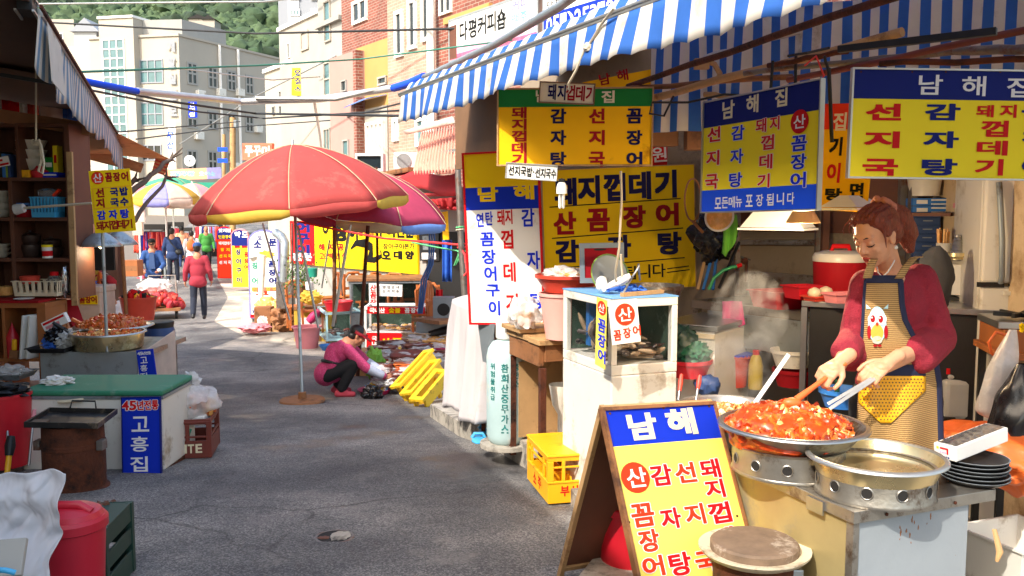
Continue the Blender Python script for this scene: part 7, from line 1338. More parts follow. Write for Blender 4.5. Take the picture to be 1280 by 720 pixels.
for x in (-.18,.18): mb=MB('wood');mb.box(c+V((x,0,.2)),(.05,.3,.38));mb.build('leg',t)
for i,(x,y,w_,h_,m,lb) in enumerate(((331,414,.34,.52,'wood','rusty square tin left of the stone lumps'),(353,414,.34,.48,'wood_pale','rusty square tin right of the first one'))):
 c=G(x,y);t=cbox('square_tin',lb,c,w_,.3,h_,m,None);mb=MB('white_dirty');mb.blob(c+V((0,-.151,h_*.45)),(.1,.006,.1),2,.5,3,i);mb.build('paint_patch',t)
t=thing('drain_pipe','silver elbow flue pipe beside the arched white sign','pipe',P(352,360,18));mb=MB('galvanised');mb.tube([P(345,291,18.2),P(352,296,18),P(356,304,17.9),P(356,330,17.9),P(355,352,17.9)],.09,12);mb.build('flue',t,60);mb=MB('rust_pole');a=P(347,385,17.9);mb.bx(a.x,a.x+.32,17.8,18.1,a.z,P(347,352,17.9).z);mb.build('stove_box',t)
for i,(x,y,r,m,lb) in enumerate(((337,388,.3,'food_pale','tan sack heaped behind the square tins'),(357,398,.28,'wood','brown heap right of the tan sack'),(318,410,.3,'pot_pink','pink bundle on the pavement before the arched white sign'))): mb=MB(m);mb.blob(P(x,y,18.6-i*.5),(r,r*.8,r*(.9 if i < 2 else .3)),3,.4,2.5,i);mb.build('sack',smooth=40,label=lb,cat='sack')
for i in range(2): a=G(301+i*6,404);fr=frame(a,(.9,-.3,0),(.25,.15,1));mb=MB('grey_wall');mb.bx(0,.3,0,.52,-.04,0,fr);mb.build('stone_slab',label=('pale slab leaning at the left by the arched white sign','pale slab leaning nearer the arched white sign')[i],cat='slab')
mb=MB('white_dirty');mb.tube([P(316,322,19),P(327,320,18.9),P(326,392,18.9)],[.1,.1,.035],8);mb.build('lamp_post',smooth=60,label='short white pipe standing before the arched white sign',cat='pipe')
c=P(500,462,11.2)
t=thing('low_stool','pink plastic stool under the bags of dried fish','stool',G(494,492));c=G(500,487)
mb=MB('magenta');mb.box(c+V((0,.25,.2)),(.55,.5,.04));mb.build('seat',t,bev=.01)
for x in (-.24,.24):
 for y in (.05,.45): mb=MB('magenta');mb.box(c+V((x,y,.09)),(.06,.05,.18));mb.build('leg',t)
lay=[(480,463,11.0,'squid'),(500,470,10.9,'squid'),(486,476,10.8,'squid'),(507,449,11.3,'squid'),(478,441,11.8,'squid'),(490,433,12.2,'squid'),(521,438,11.9,'squid'),(522,424,12.4,'eel_tan'),(548,431,12.2,'food_pale'),(552,418,12.6,'goods_mix'),(512,462,11.0,'food_orange'),(538,446,11.6,'squid')]
pos=['at the front left above the pink stool','right in front on the pink stool','lowest over the stool edge','in the middle of the heap','at the back left over the green bag','folded on top at the back left','at the back right, flat on top','in a clear bag behind the heap','pale and shredded at the right back','farthest right in a red patterned bag','orange yellow in the middle right','behind the yellow benches']
for i,(x,y,d,m) in enumerate(lay):
 c=P(x,y,d);t=thing('dried_fish_pack','pack of dried fish ' +pos[i],'dried fish',c,0,'packs of dried fish on the street stall');M=loc(c,random.uniform(-.5,.5)) @ MX.Rotation(random.uniform(-.15,.15),4,'X');mb=MB(m,M)
 for j in range(4): mb.sheet(lambda u,v: V((-.19+.38*u+.015*math.sin(v*7+j),-.15+.3*v,.015+j*.022+.014*noise.noise((u*5,v*5,j+i)))),10,8)
 mb.build('fish',t,180,solid=.012);mb=MB('bag_clear',M);mb.blob((.02,-.03,.0),(.22,.19,.09),3,.25,3,i,-.06);mb.build('clear_bag',t,60)
mb=MB('lime');mb.blob(P(468,455,11.3),(.12,.1,.2),3,.35,3,2);mb.build('green_bag',smooth=50,label='light green plastic bag at the left of the dried fish',cat='bag')
mb=MB('basin_red');mb.lathe([(0,0),(.2,0),(.24,.08),(.23,.08),(0,.02)],P(475,449,11.9),24,cap=None);mb.build('red_tray',smooth=40,label='round red tray holding folded dried fish',cat='tray')
mb=MB('magenta');mb.lathe([(0,0),(.25,0),(.3,.1),(.29,.1),(0,.02)],P(546,440,12.1),24,cap=None);mb.build('pink_tray',smooth=40,label='round pink tray holding pale shredded fish',cat='tray')
mb=MB('black');mb.tube([P(537,419,12.4),P(563,411,12.4)],.06,8);mb.build('rolled_mat',smooth=60,label='black rolled mat at the back of the dried fish stall',cat='mat')
c=G(468,492);mb=MB('magenta');mb.lathe([(0,0),(.17,0),(.21,.06),(.2,.06),(0,.01)],c,24,cap=None);mb.build('pink_basin',smooth=40,label='shallow pink basin in front of the squatting woman',cat='basin');mb=MB('white');mb.chips(c+V((.03,0,.05)),.14,.12,.1,50,.03,6,.6,['white','sky_text','paper','umbrella_yellow']);mb.build('wrapped_goods',smooth=40,label='white and blue wrapped goods in the shallow pink basin',cat='goods',kind='stuff')
mb=MB('bag_black');mb.blob(G(467,497)+V((0,-.1,.07)),(.12,.08,.09),3,.4,3,3);mb.build('black_bag',smooth=50,label='small black bag beside the shallow pink basin',cat='bag')
mb=MB('cardboard');mb.box(P(456,452,12.6),(.5,.4,.35));mb.build('cardboard_box',label='brown cardboard box behind the squatting woman',cat='box');mb=MB('wood');mb.box(G(517,492)+V((0,0,.06)),(.22,.2,.12));mb.build('wood_block',label='wood block propping up the yellow benches',cat='block')
for i in range(3):
 a=P(500+i*14,482+i*9,9.9-i*.22);b=P(541+i*9,437+i*13,10.4-i*.2);t=thing('yellow_bench',('yellow wooden bench at the back of the tilted stack','yellow wooden bench in the middle of the tilted stack','yellow wooden bench at the front of the tilted stack')[i],'bench',a,0,'tilted yellow benches');d_=(b-a);L=d_.length;fr=frame(a,d_,V((.15,.95,.35)))
 mb=MB('yellow_paint');mb.bx(-.02,L,-.02,.02,-.02,.02,fr);mb.bx(-.02,L,.1,.16,-.02,.02,fr);mb.bx(-.02,.04,.021,.099,-.018,.018,fr);mb.bx(L-.06,L,.021,.099,-.018,.018,fr);mb.build('seat',t,bev=.004)
 mb=MB('yellow_paint');mb.bx(.03,L-.05,-.016,.006,-.13,-.0205,fr);mb.build('apron',t,bev=.003)
 for x in (.04,L-.09):
  for y in (-.014,.12): MB('yellow_paint').bx(x,x+.05,y,y+.035,-.33,-.0205,fr).build('leg',t,bev=.003)
 MB('yellow_paint').bx(.09,L-.09,.122,.15,-.25,-.2,fr).build('stretcher',t,bev=.003)
mb=MB('grey_metal');a=P(555,386,12.6);mb.box(a,(.3,.2,.35));mb.use('black').lathe([(0,.001),(.09,.001)],(0,0,0),20,frame(a+V((0,-.101,0)),(1,0,0)),cap=None);mb.build('speaker',label='grey box speaker behind the draped stand',cat='speaker');mb=MB('red');mb.sheet(lambda u,v: P(545+8*u,362+26*v,12.9)+V((0,.04*math.sin(u*9),0)),8,4);mb.build('red_cloth',smooth=180,solid=.005,label='red cloth hanging beside the grey box speaker',cat='cloth')
mb=MB('wood');mb.bar(P(533,398,12.8),P(568,402,12.2),.5,.05);mb.use('grey_metal').box(P(548,408,12.6),(.6,.4,.16));mb.build('counter_box',label='brown topped counter behind the yellow benches',cat='counter')
mb=MB('tarp_blue');mb.sheet(lambda u,v: P(553+12*u,300+52*v,14.5)+V((0,.05*math.sin(u*11),0)),10,4);mb.build('blue_cloth',smooth=180,solid=.006,label='dark blue cloth hanging by the restaurant doorway',cat='cloth')
# ------------------------------------------------------------------ far end of the street
rd=random.Random(12)
for i,(x0,x1,yt,yb,d,lb) in enumerate(((171,204,288,352,30,'clothes stall with red garments under the lilac parasol'),(200,222,284,330,36,'distant clothes stall right of the lilac parasol pole'),(246,272,282,335,38,'distant stall with hanging goods behind the backpack man'),(222,246,290,330,44,'dark distant stall in the gap between walkers'))):
 c=P((x0+x1)/2,yb,d);t=thing('goods_stall',lb,'stall',c);a,b=P(x0,yt,d),P(x1,yt,d);mb=MB('dark');mb.bx(a.x,b.x,d+.6,d+.7,c.z-.3,a.z+.2);mb.build('back_sheet',t)
 mb=MB('grey_metal');mb.bar(a,b,.05,.05);mb.build('rail',t)
 for x in (a.x,b.x): MB('grey_metal').bx(x-.03,x+.03,d,d+.06,c.z-.3,a.z).build('post',t)
 for k in range(11 if i == 0 else 7): X=a.x+(b.x-a.x)*(k+.5)/(11 if i == 0 else 7);h_=rd.uniform(.5,.95);m=rd.choice(['goods_red','goods_red','goods_mix','maroon','umb_lilac','basin_red','shirt_white','navy']);mb=MB(m);mb.sheet(lambda u,v: V((X+(u-.5)*.2*(1+.5*v),d-.05+.05*math.sin(u*9+k),a.z-.05-h_*v)),6,5);mb.build('garment',t,180,solid=.03)
 mb=MB('goods_red');mb.chips(V(((a.x+b.x)/2,d-.1,c.z-.1)),(b.x-a.x)/2,.4,.6,70,.09,i,.7,['goods_red','goods_mix','squid','grey_metal','dark','umb_pale']);mb.build('goods_heap',t,60)
t=thing('small_tent','small cream tent roof beside the clothes stall','tent',P(172,275,25));f9=bil(P(165,255,25),P(182,262,25),P(182,278,24.4),P(165,275,24.4));mb=MB('umb_pale');mb.sheet(f9,4,3);mb.sheet(bil(P(165,255,25),P(182,262,25),P(182,262,27),P(165,255,27)),4,3);mb.build('roof',t,180,solid=.01);mb=MB('umb_pale');mb.bx(P(166,300,25).x,P(178,300,25).x,25,25.1,P(170,294,25).z,P(170,277,25).z);mb.build('side',t)
s=Sign('street_banner','peach and blue banner stretched across the end of the street',(205,212,47),(276,209,47),(205,226,47),'peach',t=.03);s.zone(.75,0,1,1,'umb_lilac',uv=True);s.row('자갈치시장',216,217,240,217,6,6,'sky_text',bold=.06);s.row('오이소',252,217,266,217,6,5,'sky_text',bold=.03);s.done()
t=thing('green_awning','flat teal awning below the street banner','awning',P(262,230,48));a,b=P(228,228,49),P(292,226,49);mb=MB('teal');mb.bx(a.x,b.x,49,51,a.z-.7,a.z);mb.build('sheet',t)
t=thing('round_sign','round white sign on the cream office building','sign',P(237,201,56));c=P(237,201,56);mb=MB('letter_white');mb.lathe([(0,0),(.33,0),(.35,.02),(.35,.1)],(0,0,0),24,frame(c,(1,0,0)) @ MX.Translation((0,0,-.1)),cap=True);mb.build('disc',t);mb=MB('grey_metal');fr=frame(c+V((0,-.02,0)),(1,0,0));mb.bar(fr @ V((-.12,-.1,0)),fr @ V((.12,.12,0)),.05,.02,(0,1,0));mb.bar(fr @ V((-.1,.15,0)),fr @ V((0,0,0)),.05,.02,(0,1,0));mb.build('mark',t)
Sign('orange_signboard','orange red signboard with white letters above the red parasol',(303,179,42),(340,179,41),(303,200,42),'umb_coral',t=.15).row('쭈꾸미',311,189,332,189,9,13,'letter_white',bold=.04).done()
for i,(x,y0,y1,d,lb) in enumerate(((291,147,240,46,'wooden utility pole in front of the cream office building'),(280,168,240,48,'short pale pole left of the wooden utility pole'))):
 t=thing('utility_pole',lb,'pole',P(x,y1,d));mb=MB('wood_pale');mb.tube([P(x,y1+60,d),P(x,y0,d)],.16 if i == 0 else .1,8);mb.build('shaft',t,60)
 if i == 0:
  for y in (187,201): mb=MB('bright_blue');a=P(272,y,d-.3);mb.bx(a.x,a.x+.5,d-.3,d-.25,a.z-.1,a.z+.12);mb.build('street_plate',t)
  mb=MB('grey_metal');mb.lathe([(.12,0),(.12,.4)],P(x+4,160,d-.3),10);mb.build('transformer',t)
def cable(lb,pts,r,m='cable_black',name='cable',sag=.0):
 w_=[P(*p) for p in pts];o=[]
 for a,b in zip(w_,w_[1:]):
  for k in range(8): o.append(a.lerp(b,k/8)-UP*sag*math.sin(math.pi*k/8))
 o.append(w_[-1]);mb=MB(m);mb.tube(o,r,7);return mb.build(name,smooth=60,label=lb,cat='cable')
cable('thick silver pipe slung across the street from the left canopy',[(172,114,14),(300,127,16),(400,124,16),(500,109,15)],.06,'pipe_silver','silver_pipe')
cable('grey pipe rising along the brick building to the upper right',[(498,109,14.8),(540,92,13),(620,55,9.5),(700,8,7.2),(745,-25,6.4)],.04,'grey_metal','silver_pipe')
cable('blue tape wrapped on the left end of the silver pipe',[(104,101,12.6),(130,106,13),(172,114,14)],.05,'bright_blue','taped_pipe');cable('blue tape wrapped on the middle of the silver pipe',[(492,110,15.05),(512,104,14.2),(530,96,13.4)],.066,'bright_blue','taped_pipe')
cable('pale second pipe tied under the thick silver one',[(320,123,15.9),(420,124,15.7),(488,108,15.1)],.04,'alu','silver_pipe')
for i,(pts,r,m,lb) in enumerate((([(60,28,30),(320,42,26),(640,34,20)],.03,'cable_black','uppermost black cable across the street below the hill'),([(30,5,40),(330,2,34),(430,-10,30)],.04,'alu','pale cable crossing the wooded hill'),([(98,90,14),(320,82,20),(450,74,22),(640,50,18)],.02,'cable_green','green cable crossing the street above the silver pipe'),([(104,104,13),(200,125,15),(320,142,18),(505,145,14)],.022,'cable_black','black cable sagging under the silver pipe'),([(110,112,13),(250,140,18),(330,148,20),(520,137,15)],.018,'cable_black','thin black cable under the sagging one'),([(170,174,24),(280,160,34),(420,150,30),(505,128,18)],.02,'cable_black','black cable rising to the right below the silver pipe'),([(225,180,40),(320,120,36),(420,70,30)],.025,'alu','white wire slanting up to the pale buildings'),([(392,122,17),(400,170,25),(403,200,30)],.03,'alu','white wire dropping from the silver pipe'),([(230,86,26),(340,100,28),(400,96,30)],.02,'alu','pale wire in front of the cream office building'),([(30,130,13),(150,165,20),(300,152,36)],.02,'cable_black','thin cable leaving the left canopy low'))): cable(lb,pts,r,m)
# ------------------------------------------------------------------ people
def fuse(prims,vox,it=3):
 vs=[];fs=[]
 for q in prims:
  b=len(vs)
  if q[0] == 'c':
   a,r0,e,r1=V(q[1]),q[2],V(q[3]),q[4];d=e-a;L=d.length;d=d/L if L > 1e-6 else V((0,0,1));u=d.orthogonal().normalized();w_=d.cross(u);n=14;rings=[]
   for k in range(1,4): t=math.pi/2*(1-k/4*1.0);rings.append((a-d*r0*math.sin(t),r0*math.cos(t)))
   rings += [(a,r0),(a.lerp(e,.5),(r0+r1)/2),(e,r1)]
   for k in range(3,0,-1): t=math.pi/2*(1-k/4);rings.append((e+d*r1*math.sin(t),r1*math.cos(t)))
   vs.append(a-d*r0)
   for c,r in rings: vs += [c+(u*math.cos(6.28319*k/n)+w_*math.sin(6.28319*k/n))*r for k in range(n)]
   vs.append(e+d*r1);m=len(rings)
   fs += [(b,b+1+(k+1)%n,b+1+k) for k in range(n)]
   for i in range(m-1): fs += [(b+1+i*n+k,b+1+i*n+(k+1)%n,b+1+(i+1)*n+(k+1)%n,b+1+(i+1)*n+k) for k in range(n)]
   fs += [(b+1+m*n,b+1+(m-1)*n+k,b+1+(m-1)*n+(k+1)%n) for k in range(n)]
  else:
   pv,pf=ICO[3];r=q[2];M=q[3] if len(q) > 3 else MX.Identity(3)
   vs += [V(q[1])+M @ V((p.x*r[0],p.y*r[1],p.z*r[2])) for p in pv];fs += [tuple(b+i for i in f) for f in pf]
 me=bpy.data.meshes.new('fuse');me.from_pydata([tuple(v) for v in vs],[],fs);o=bpy.data.objects.new('fuse',me);C.objects.link(o)
 md=o.modifiers.new('r','REMESH');md.mode='VOXEL';md.voxel_size=vox
 if it: sm=o.modifiers.new('s','SMOOTH');sm.iterations=it;sm.factor=.5
 e=bpy.data.meshes.new_from_object(o.evaluated_get(bpy.context.evaluated_depsgraph_get()))
 out=([v.co.copy() for v in e.vertices],[tuple(p.vertices) for p in e.polygons]);bpy.data.objects.remove(o);bpy.data.meshes.remove(me);bpy.data.meshes.remove(e);return out
def fbuild(name,m,prims,vox,root,M=None,it=3,fn=None,**k):
 v,f=fuse(prims,vox,it)
 if fn: v=[fn(p) for p in v]
 mb=MB(m);mb.add(v,f,M);return mb.build(name,root,180,**k)
def hand(w_,d,nrm,s=1,side=1,curl=(.35,.5,.4),thumb=.5,spread=.1):
 d=V(d).normalized();nrm=V(nrm);nrm=(nrm-d*nrm.dot(d)).normalized();a=d.cross(nrm)*side;w_=V(w_);o=[];L=.088*s
 def rot(v,ax,t): return MX.Rotation(t,3,ax) @ v
 bend=nrm.cross(d)
 for i,(off,ln) in enumerate(((.030,.92),(.011,1.0),(-.009,.93),(-.027,.76))):
  k=w_+d*L*(1-.04*abs(i-1))+a*off*s;o.append(('c',w_+a*off*.55*s+d*.012,.0135*s,k,.0115*s));q=d+a*spread*(1.2-i)*.5;q.normalize();p=k
  for j,(sl,cu) in enumerate(zip((.042,.027,.022),curl)): q=rot(q,bend,cu*(1+.08*i));e=p+q*sl*ln*s;o.append(('c',p,(.0098-.0009*j)*s,e,(.009-.0009*j)*s));p=e
 tb=w_+d*.022*s+a*.022*s;q=(d*.75+a*.75-nrm*.35*thumb).normalized()
 for sl,r in ((.038,.0125),(.03,.0105),(.024,.0095)): e=tb+q*sl*s;o.append(('c',tb,r*s,e,r*.9*s));tb=e;q=(q+(d*.35-a*.45*thumb-nrm*.3*thumb)).normalized()
 o.append(('e',w_+d*.045*s,(.03*s,.03*s,.02*s)));return o
def head(c,f,u,s=1):
 f=V(f).normalized();u=V(u);u=(u-f*u.dot(f)).normalized();l=u.cross(f);M=MX((l,f,u)).transposed();c=V(c)
 def p(x,y,z): return c+(l*x+f*y+u*z)*s
 def e(x,y,z,a,b,d): return ('e',p(x,y,z),(a*s,b*s,d*s),M)
 o=[e(0,-.012,.03,.074,.094,.088),e(0,.022,-.035,.06,.068,.078),e(0,.05,-.092,.03,.03,.026),e(0,.02,-.075,.05,.055,.042),e(.034,.052,-.03,.026,.026,.028),e(-.034,.052,-.03,.026,.026,.028),e(0,.072,.03,.05,.018,.016),
         ('c',p(0,.084,.012),.0075*s,p(0,.102,-.026),.0105*s),e(.012,.09,-.031,.009,.01,.008),e(-.012,.09,-.031,.009,.01,.008),e(0,.08,-.062,.022,.012,.012),e(.03,.072,.004,.015,.013,.011),e(-.03,.072,.004,.015,.013,.011)]
 for q in (-1,1): o += [e(q*.076,-.008,-.008,.009,.018,.03),e(q*.079,-.014,.006,.008,.016,.018)]
 return o,p,M
def person(lb,base,yaw,j,col,vox=.018,cap=None,hair='hair_black',hairp=None,face=None,extra=None,group=None):
 t=thing('person',lb,'person',base,yaw,group);M=loc(base,yaw);g={k: V(v) for k,v in j.items()}
 H,N=g['hip'],g['neck'];hd,p,HM=head(g['head'],g['face'],g.get('hup',(0,0,1)))
 body=hd+[('c',g['head']-V((0,.02,.04)),.052,N,.056),('c',N,.1,H,.11)]
 jac=[('e',(N+(H-N)*.26),(.19,.115,.15)),('e',N+(H-N)*.62,(.18,.128,.25)),('e',H-V((0,0,.03))*(1 if H.z > .8 else 0),(.18,.14,.15)),('c',g['shl'],.07,g['shr'],.07)]+([('c',H+V((-.07,0,-.08)),.125,H+V((.07,0,-.08)),.125)] if H.z > .8 else [])
 tro=[('e',H-V((0,0,.04)),(.145,.11,.11))];sho=[]
 for q in 'lr':
  sh,el,wr,hp,kn,an=(g[k+q] for k in ('sh','el','wr','hp','kn','an'));hv=(wr-el).normalized()
  body += [('c',sh,.045,el,.036),('c',el,.036,wr,.026),('c',hp,.07,kn,.05),('c',kn,.045,an,.036)]+hand(wr,hv,g.get('hn',V((1 if q == 'r' else -1,0,.2))),1,-1 if q == 'r' else 1)
  jac += [('c',sh,.075,el,.06),('c',el,.06,wr-hv*.03,.05)]
  tro += [('c',hp-(V((0,0,.04)) if H.z > .8 else V()),.088,kn,.075),('c',kn,.075,an+V((0,0,.02)),.06)]
  fd=V(g.get('fd' +q,(0,1,0))).normalized();sho += [('c',an-fd*.05-V((0,0,.045)),.042,an+fd*.13-V((0,0,.055)),.036),('c',an-fd*.02,.042,an+fd*.05-V((0,0,.04)),.04)]
 fbuild('body',col.get('skin','skin_tan'),body,vox*.7,t,M,2);fbuild('jacket',col['top'],jac,vox,t,M,2);fbuild('trousers',col['leg'],tro,vox,t,M,2);fbuild('shoes',col['shoe'],sho,vox*.8,t,M,1)
 he=lambda x,y,z,a,b,d: ('e',p(x,y,z),(a,b,d),HM)
 if hairp: fbuild('hair',hair,[he(*q) for q in hairp],vox*.7,t,M,1)
 else: fbuild('hair',hair,[he(0,-.03,.035,.084,.09,.09),he(0,-.05,-.02,.075,.06,.06)],vox*.7,t,M,1)
 if cap:
  mb=MB(cap);fr=MX((HM.col[0],HM.col[1],HM.col[2])).transposed().to_4x4();fr.translation=p(0,-.01,.04);mb.M=M
  mb.lathe([(.092,0),(.095,.03),(.085,.07),(.05,.095),(0,.1)],(0,0,0),24,fr,sy=1.12,cap=None);mb.prism([(.08*math.cos(a),.085+.09*math.sin(a)) for a in [k*math.pi/10 for k in range(11)]],.008,fr @ MX.Rotation(R(-12),4,'X'));mb.build('cap',t,40)
 if face:
  mb=MB('letter_black',M)
  for q in (-1,1): mb.blob(p(q*.031,.083,.006),(.012,.006,.006),1,0);mb.bar(p(q*.016,.088,.026),p(q*.046,.078,.027),.006,.007)
  mb.use('lip').blob(p(0,.091,-.062),(.02,.006,.007),1,0);mb.build('face_features',t)
 if extra: extra(t,M,g,p)
 return t
def stand_(step=.0,arms=(.0,.0),elb=.12,lean=0):
 j=dict(hip=(0,0,.93),neck=(0,lean,1.42),head=(0,lean+.02,1.6),face=(0,1,-.08),shl=(-.17,lean,1.38),shr=(.17,lean,1.38),hpl=(-.09,0,.9),hpr=(.09,0,.9))
 for q,s in (('l',-1),('r',1)):
  st=step*s;j['kn' +q]=(s*.1,st*.45+.04,.5);j['an' +q]=(s*.1,st*1.0-(.1 if st < 0 else 0),.09+(.06 if st < 0 else 0));a=arms[0 if s < 0 else 1];j['el' +q]=(s*.25,lean+a*.5-.03,1.12);j['wr' +q]=(s*.27,lean+a+elb,.88)
 return j
def feet(px,py,d): p=P(px,py,d);return p
def pack(m,w_,h_,z,y=-.17):
 def f(t,M,g,p): mb=MB(m,M);mb.blob((0,y,z),(w_,.09,h_),3,.1,2,1);mb.build('backpack',t,60);mb=MB('letter_black',M);[mb.tube([(s*.1,y,z+h_*.8),(s*.12,0,1.47),(s*.12,.12,1.3),(s*.13,y+.05,z-h_*.7)],.014,5) for s in (-1,1)];mb.build('strap',t,60)
 return f
def sling(t,M,g,p): mb=MB('black',M);mb.blob((.2,-.08,.98),(.11,.05,.09),3,.12,2,1);mb.build('shoulder_bag',t,60);mb=MB('black',M);mb.tube([(.2,-.13,1.02),(.0,-.14,1.25),(-.12,-.06,1.46),(-.1,.1,1.4),(.1,.15,1.15),(.22,.05,1.0)],.016,6);mb.build('strap',t,60)
b=feet(249,400,19.6);person('man in a maroon jacket and blue cap walking away down the street',b,R(14),stand_(.13,(-.06,.05),.06),dict(top='jacket_maroon',leg='trousers_navy',shoe='black'),cap='jacket_blue')
b=feet(217,354,27);b.z -= .02;person('man in a dark navy shirt with a black shoulder bag walking away',b,R(8),stand_(.1,(.0,.06),.1),dict(top='jeans',leg='trousers_navy',shoe='white'),extra=sling)
b=feet(241,352,29.5);person('man in a white shirt carrying an orange and blue backpack',b,R(14),stand_(.08,(.0,.0),.2),dict(top='shirt_white',leg='jeans',shoe='black'),extra=pack('bag_orange',.14,.2,1.22))
b=feet(259,340,33);person('distant person in a green shirt beside the hanging goods',b,R(200),stand_(.05),dict(top='shirt_green',leg='trousers_black',shoe='black'),cap=None,vox=.022)
b=feet(229,338,34);person('distant person in a peach top between the two walkers',b,R(20),stand_(.08),dict(top='peach',leg='jeans',shoe='black'),vox=.022)
b=feet(193,386,21.6);j=stand_(.06,(.22,.22),.28,.06);j['wrl']=(-.19,.42,.98);j['wrr']=(.19,.42,.98);j['ell']=(-.27,.12,1.1);j['elr']=(.27,.12,1.1);j['face']=(0,1,-.05)
def gl(t,M,g,p):
 mb=MB('shirt_blue',M);mb.prism([(-.07,.1),(.07,.1),(.05,.5),(-.05,.5)],.02,MX.Translation((0,.165,.9)) @ MX.Rotation(R(90),4,'X'));mb.build('shirt',t)
 mb=MB('letter_white',M);[mb.blob(g['wr' +q]+V((0,.05,0)),(.05,.07,.045),2,.1) for q in 'lr'];mb.build('gloves',t,60)
person('man in a blue jacket and black cap pushing a loaded cart',b,R(196),j,dict(top='jacket_blue',leg='trousers_black',shoe='black'),cap='letter_black',face=1,extra=gl)
c=P(200,392,20.6);c.z=zg(20.6);t=thing('push_cart','low cart loaded with red onion nets and a bag of cabbage','cart',c,R(15));M=loc(c,R(15));mb=MB('wood',M);mb.bx(-.5,.5,-.5,.5,.2,.27);mb.build('deck',t)
for x in (-.4,.4): mb=MB('black',M);mb.lathe([(.1,-.03),(.11,0),(.1,.03)],(0,0,0),18,MX.Translation((x,-.3,.11)) @ MX.Rotation(R(90),4,'Y'),cap=True);mb.build('wheel',t,40)
mb=MB('rust_pole',M);mb.tube([(-.35,.5,.25),(-.3,.62,.95),(.3,.62,.95),(.35,.5,.25)],.025,7);mb.build('push_handle',t,60)
mb=MB('tomato',M);mb.chips((0,-.05,.3),.5,.45,.36,150,.07,3,.9,['tomato','goods_red','basin_red']);mb.build('onion_nets',smooth=50,label='red nets of onions piled on the low cart',cat='vegetables',kind='stuff');mb=MB('bag_clear',M);mb.blob((-.1,0,.72),(.36,.3,.2),3,.25,2.5,2);mb.build('cabbage_bag',smooth=60,label='clear bag of cabbage on top of the onion nets',cat='bag')
b=P(146,388,13.2);b.z=zg(13.2);j=dict(hip=(0,0,.5),neck=(0,.12,1.0),head=(0,.2,1.15),face=(0,1,-.35),hup=(0,.3,1),shl=(-.18,.1,.95),shr=(.18,.1,.95),ell=(-.24,.25,.72),elr=(.24,.25,.72),wrl=(-.12,.45,.68),wrr=(.12,.45,.68),hpl=(-.1,0,.48),hpr=(.1,0,.48),knl=(-.14,.42,.5),knr=(.14,.42,.5),anl=(-.13,.42,.1),anr=(.13,.42,.1))
person('seated vendor in a pale vest bending over the goods table',b,R(75),j,dict(top='vest_white',leg='jeans',shoe='black'),vox=.016)
mb=MB('wood');mb.box(b+V((0,0,.17)),(.36,.36,.34));mb.build('low_stool',label='low wooden stool under the seated vendor',cat='stool')
b=G(424,494);j=dict(hip=(0,-.16,.27),neck=(0,.12,.63),head=(0,.24,.735),face=(0,.85,-.5),hup=(0,.45,.9),shl=(-.15,.12,.58),shr=(.15,.12,.58),ell=(-.2,.32,.38),elr=(.2,.34,.36),wrl=(-.14,.53,.25),wrr=(.12,.56,.24),hpl=(-.1,-.14,.26),hpr=(.1,-.14,.26),knl=(-.17,.2,.45),knr=(.17,.2,.43),anl=(-.13,-.02,.09),anr=(.13,.04,.09))
def sq(t,M,g,p):
 fbuild('sleeve_cover','sleeve_grey',[('c',g['el' +q].lerp(g['wr' +q],.05),.06,g['el' +q].lerp(g['wr' +q],.8),.055) for q in 'lr'],.012,t,M,2)
 mb=MB('visor',M);mb.M=M;fr=MX.Translation(p(0,.06,.035)) @ MX((p(1,0,0)-p(0,0,0),p(0,1,0)-p(0,0,0),p(0,0,1)-p(0,0,0))).transposed().to_4x4();mb.prism([(.09*math.cos(a),.12*math.sin(a)) for a in [k*math.pi/10 for k in range(11)]],.01,fr @ MX.Rotation(R(-10),4,'X'));mb.lathe([(.094,-.02),(.096,.02)],(0,-.06,0),24,fr,sy=1.1,cap=None);mb.build('visor',t,40,solid=.004)
 mb=MB('black',M);mb.tube([(.165*math.cos(a),-.06+.135*math.sin(a),.4+.05*math.sin(a+2.4)) for a in [k*.3 for k in range(22)]],.022,6);mb.build('belt_bag',t,60)
person('woman in a pink checked shirt and red visor squatting at the street stall',b,R(-82),j,dict(top='pink_check',leg='trousers_black',shoe='shoe_pink'),vox=.011,hairp=[(0,-.03,.035,.086,.1,.09),(0,-.06,-.03,.075,.06,.06)],face=1,extra=sq)
# ------------------------------------------------------------------ the cook
DC=3.5
t=thing('person','woman cook in a maroon sweater and owl apron stirring red food','person',V((P(1110,300,DC).x,DC,.02)))
def Q(x,y,d=0): return P(x,y,DC+d)
hc=Q(1094,296,-.02);fv=V((-.80,-.47,-.42)).normalized();uv=V((-.24,-.14,.96))
hd,hp,HM=head(hc,fv,uv,.93)
shr,shl=Q(1082,356,.0),Q(1150,350,.06);elr,ell=Q(1068,422,-.02),Q(1172,424,.02);wrr,wrl=Q(1046,462,-.2),Q(1108,458,-.24)
hipc=Q(1120,520,.06);hipc.z=.86;nb=Q(1114,344,.05)
body=hd+[('c',hc-uv*.05-fv*.035,.05,nb+V((0,.0,-.02)),.053),('c',nb,.058,hipc,.1),('c',shr,.05,elr,.038),('c',elr,.038,wrr,.025),('c',shl,.05,ell,.04),('c',ell,.04,wrl,.025),('c',nb+V((-.02,-.02,-.03)),.07,shl.lerp(shr,.5)+V((0,.03,-.06)),.06),('c',shr,.034,shl,.034)]
fl=.03
for s in (-1,1): h0=hipc+V((s*.09,0,-.05));kn=V((h0.x,h0.y-.02,.48));an=V((h0.x,h0.y,fl+.08));body += [('c',h0,.08,kn,.055),('c',kn,.052,an,.038),('c',an-V((0,-.03,.05)),.035,an+V((-.04,-.12,-.055)),.03)]
sp0,sp1=Q(1003,494,-.3),Q(1052,458,-.255);sd_=(sp1-sp0).normalized()
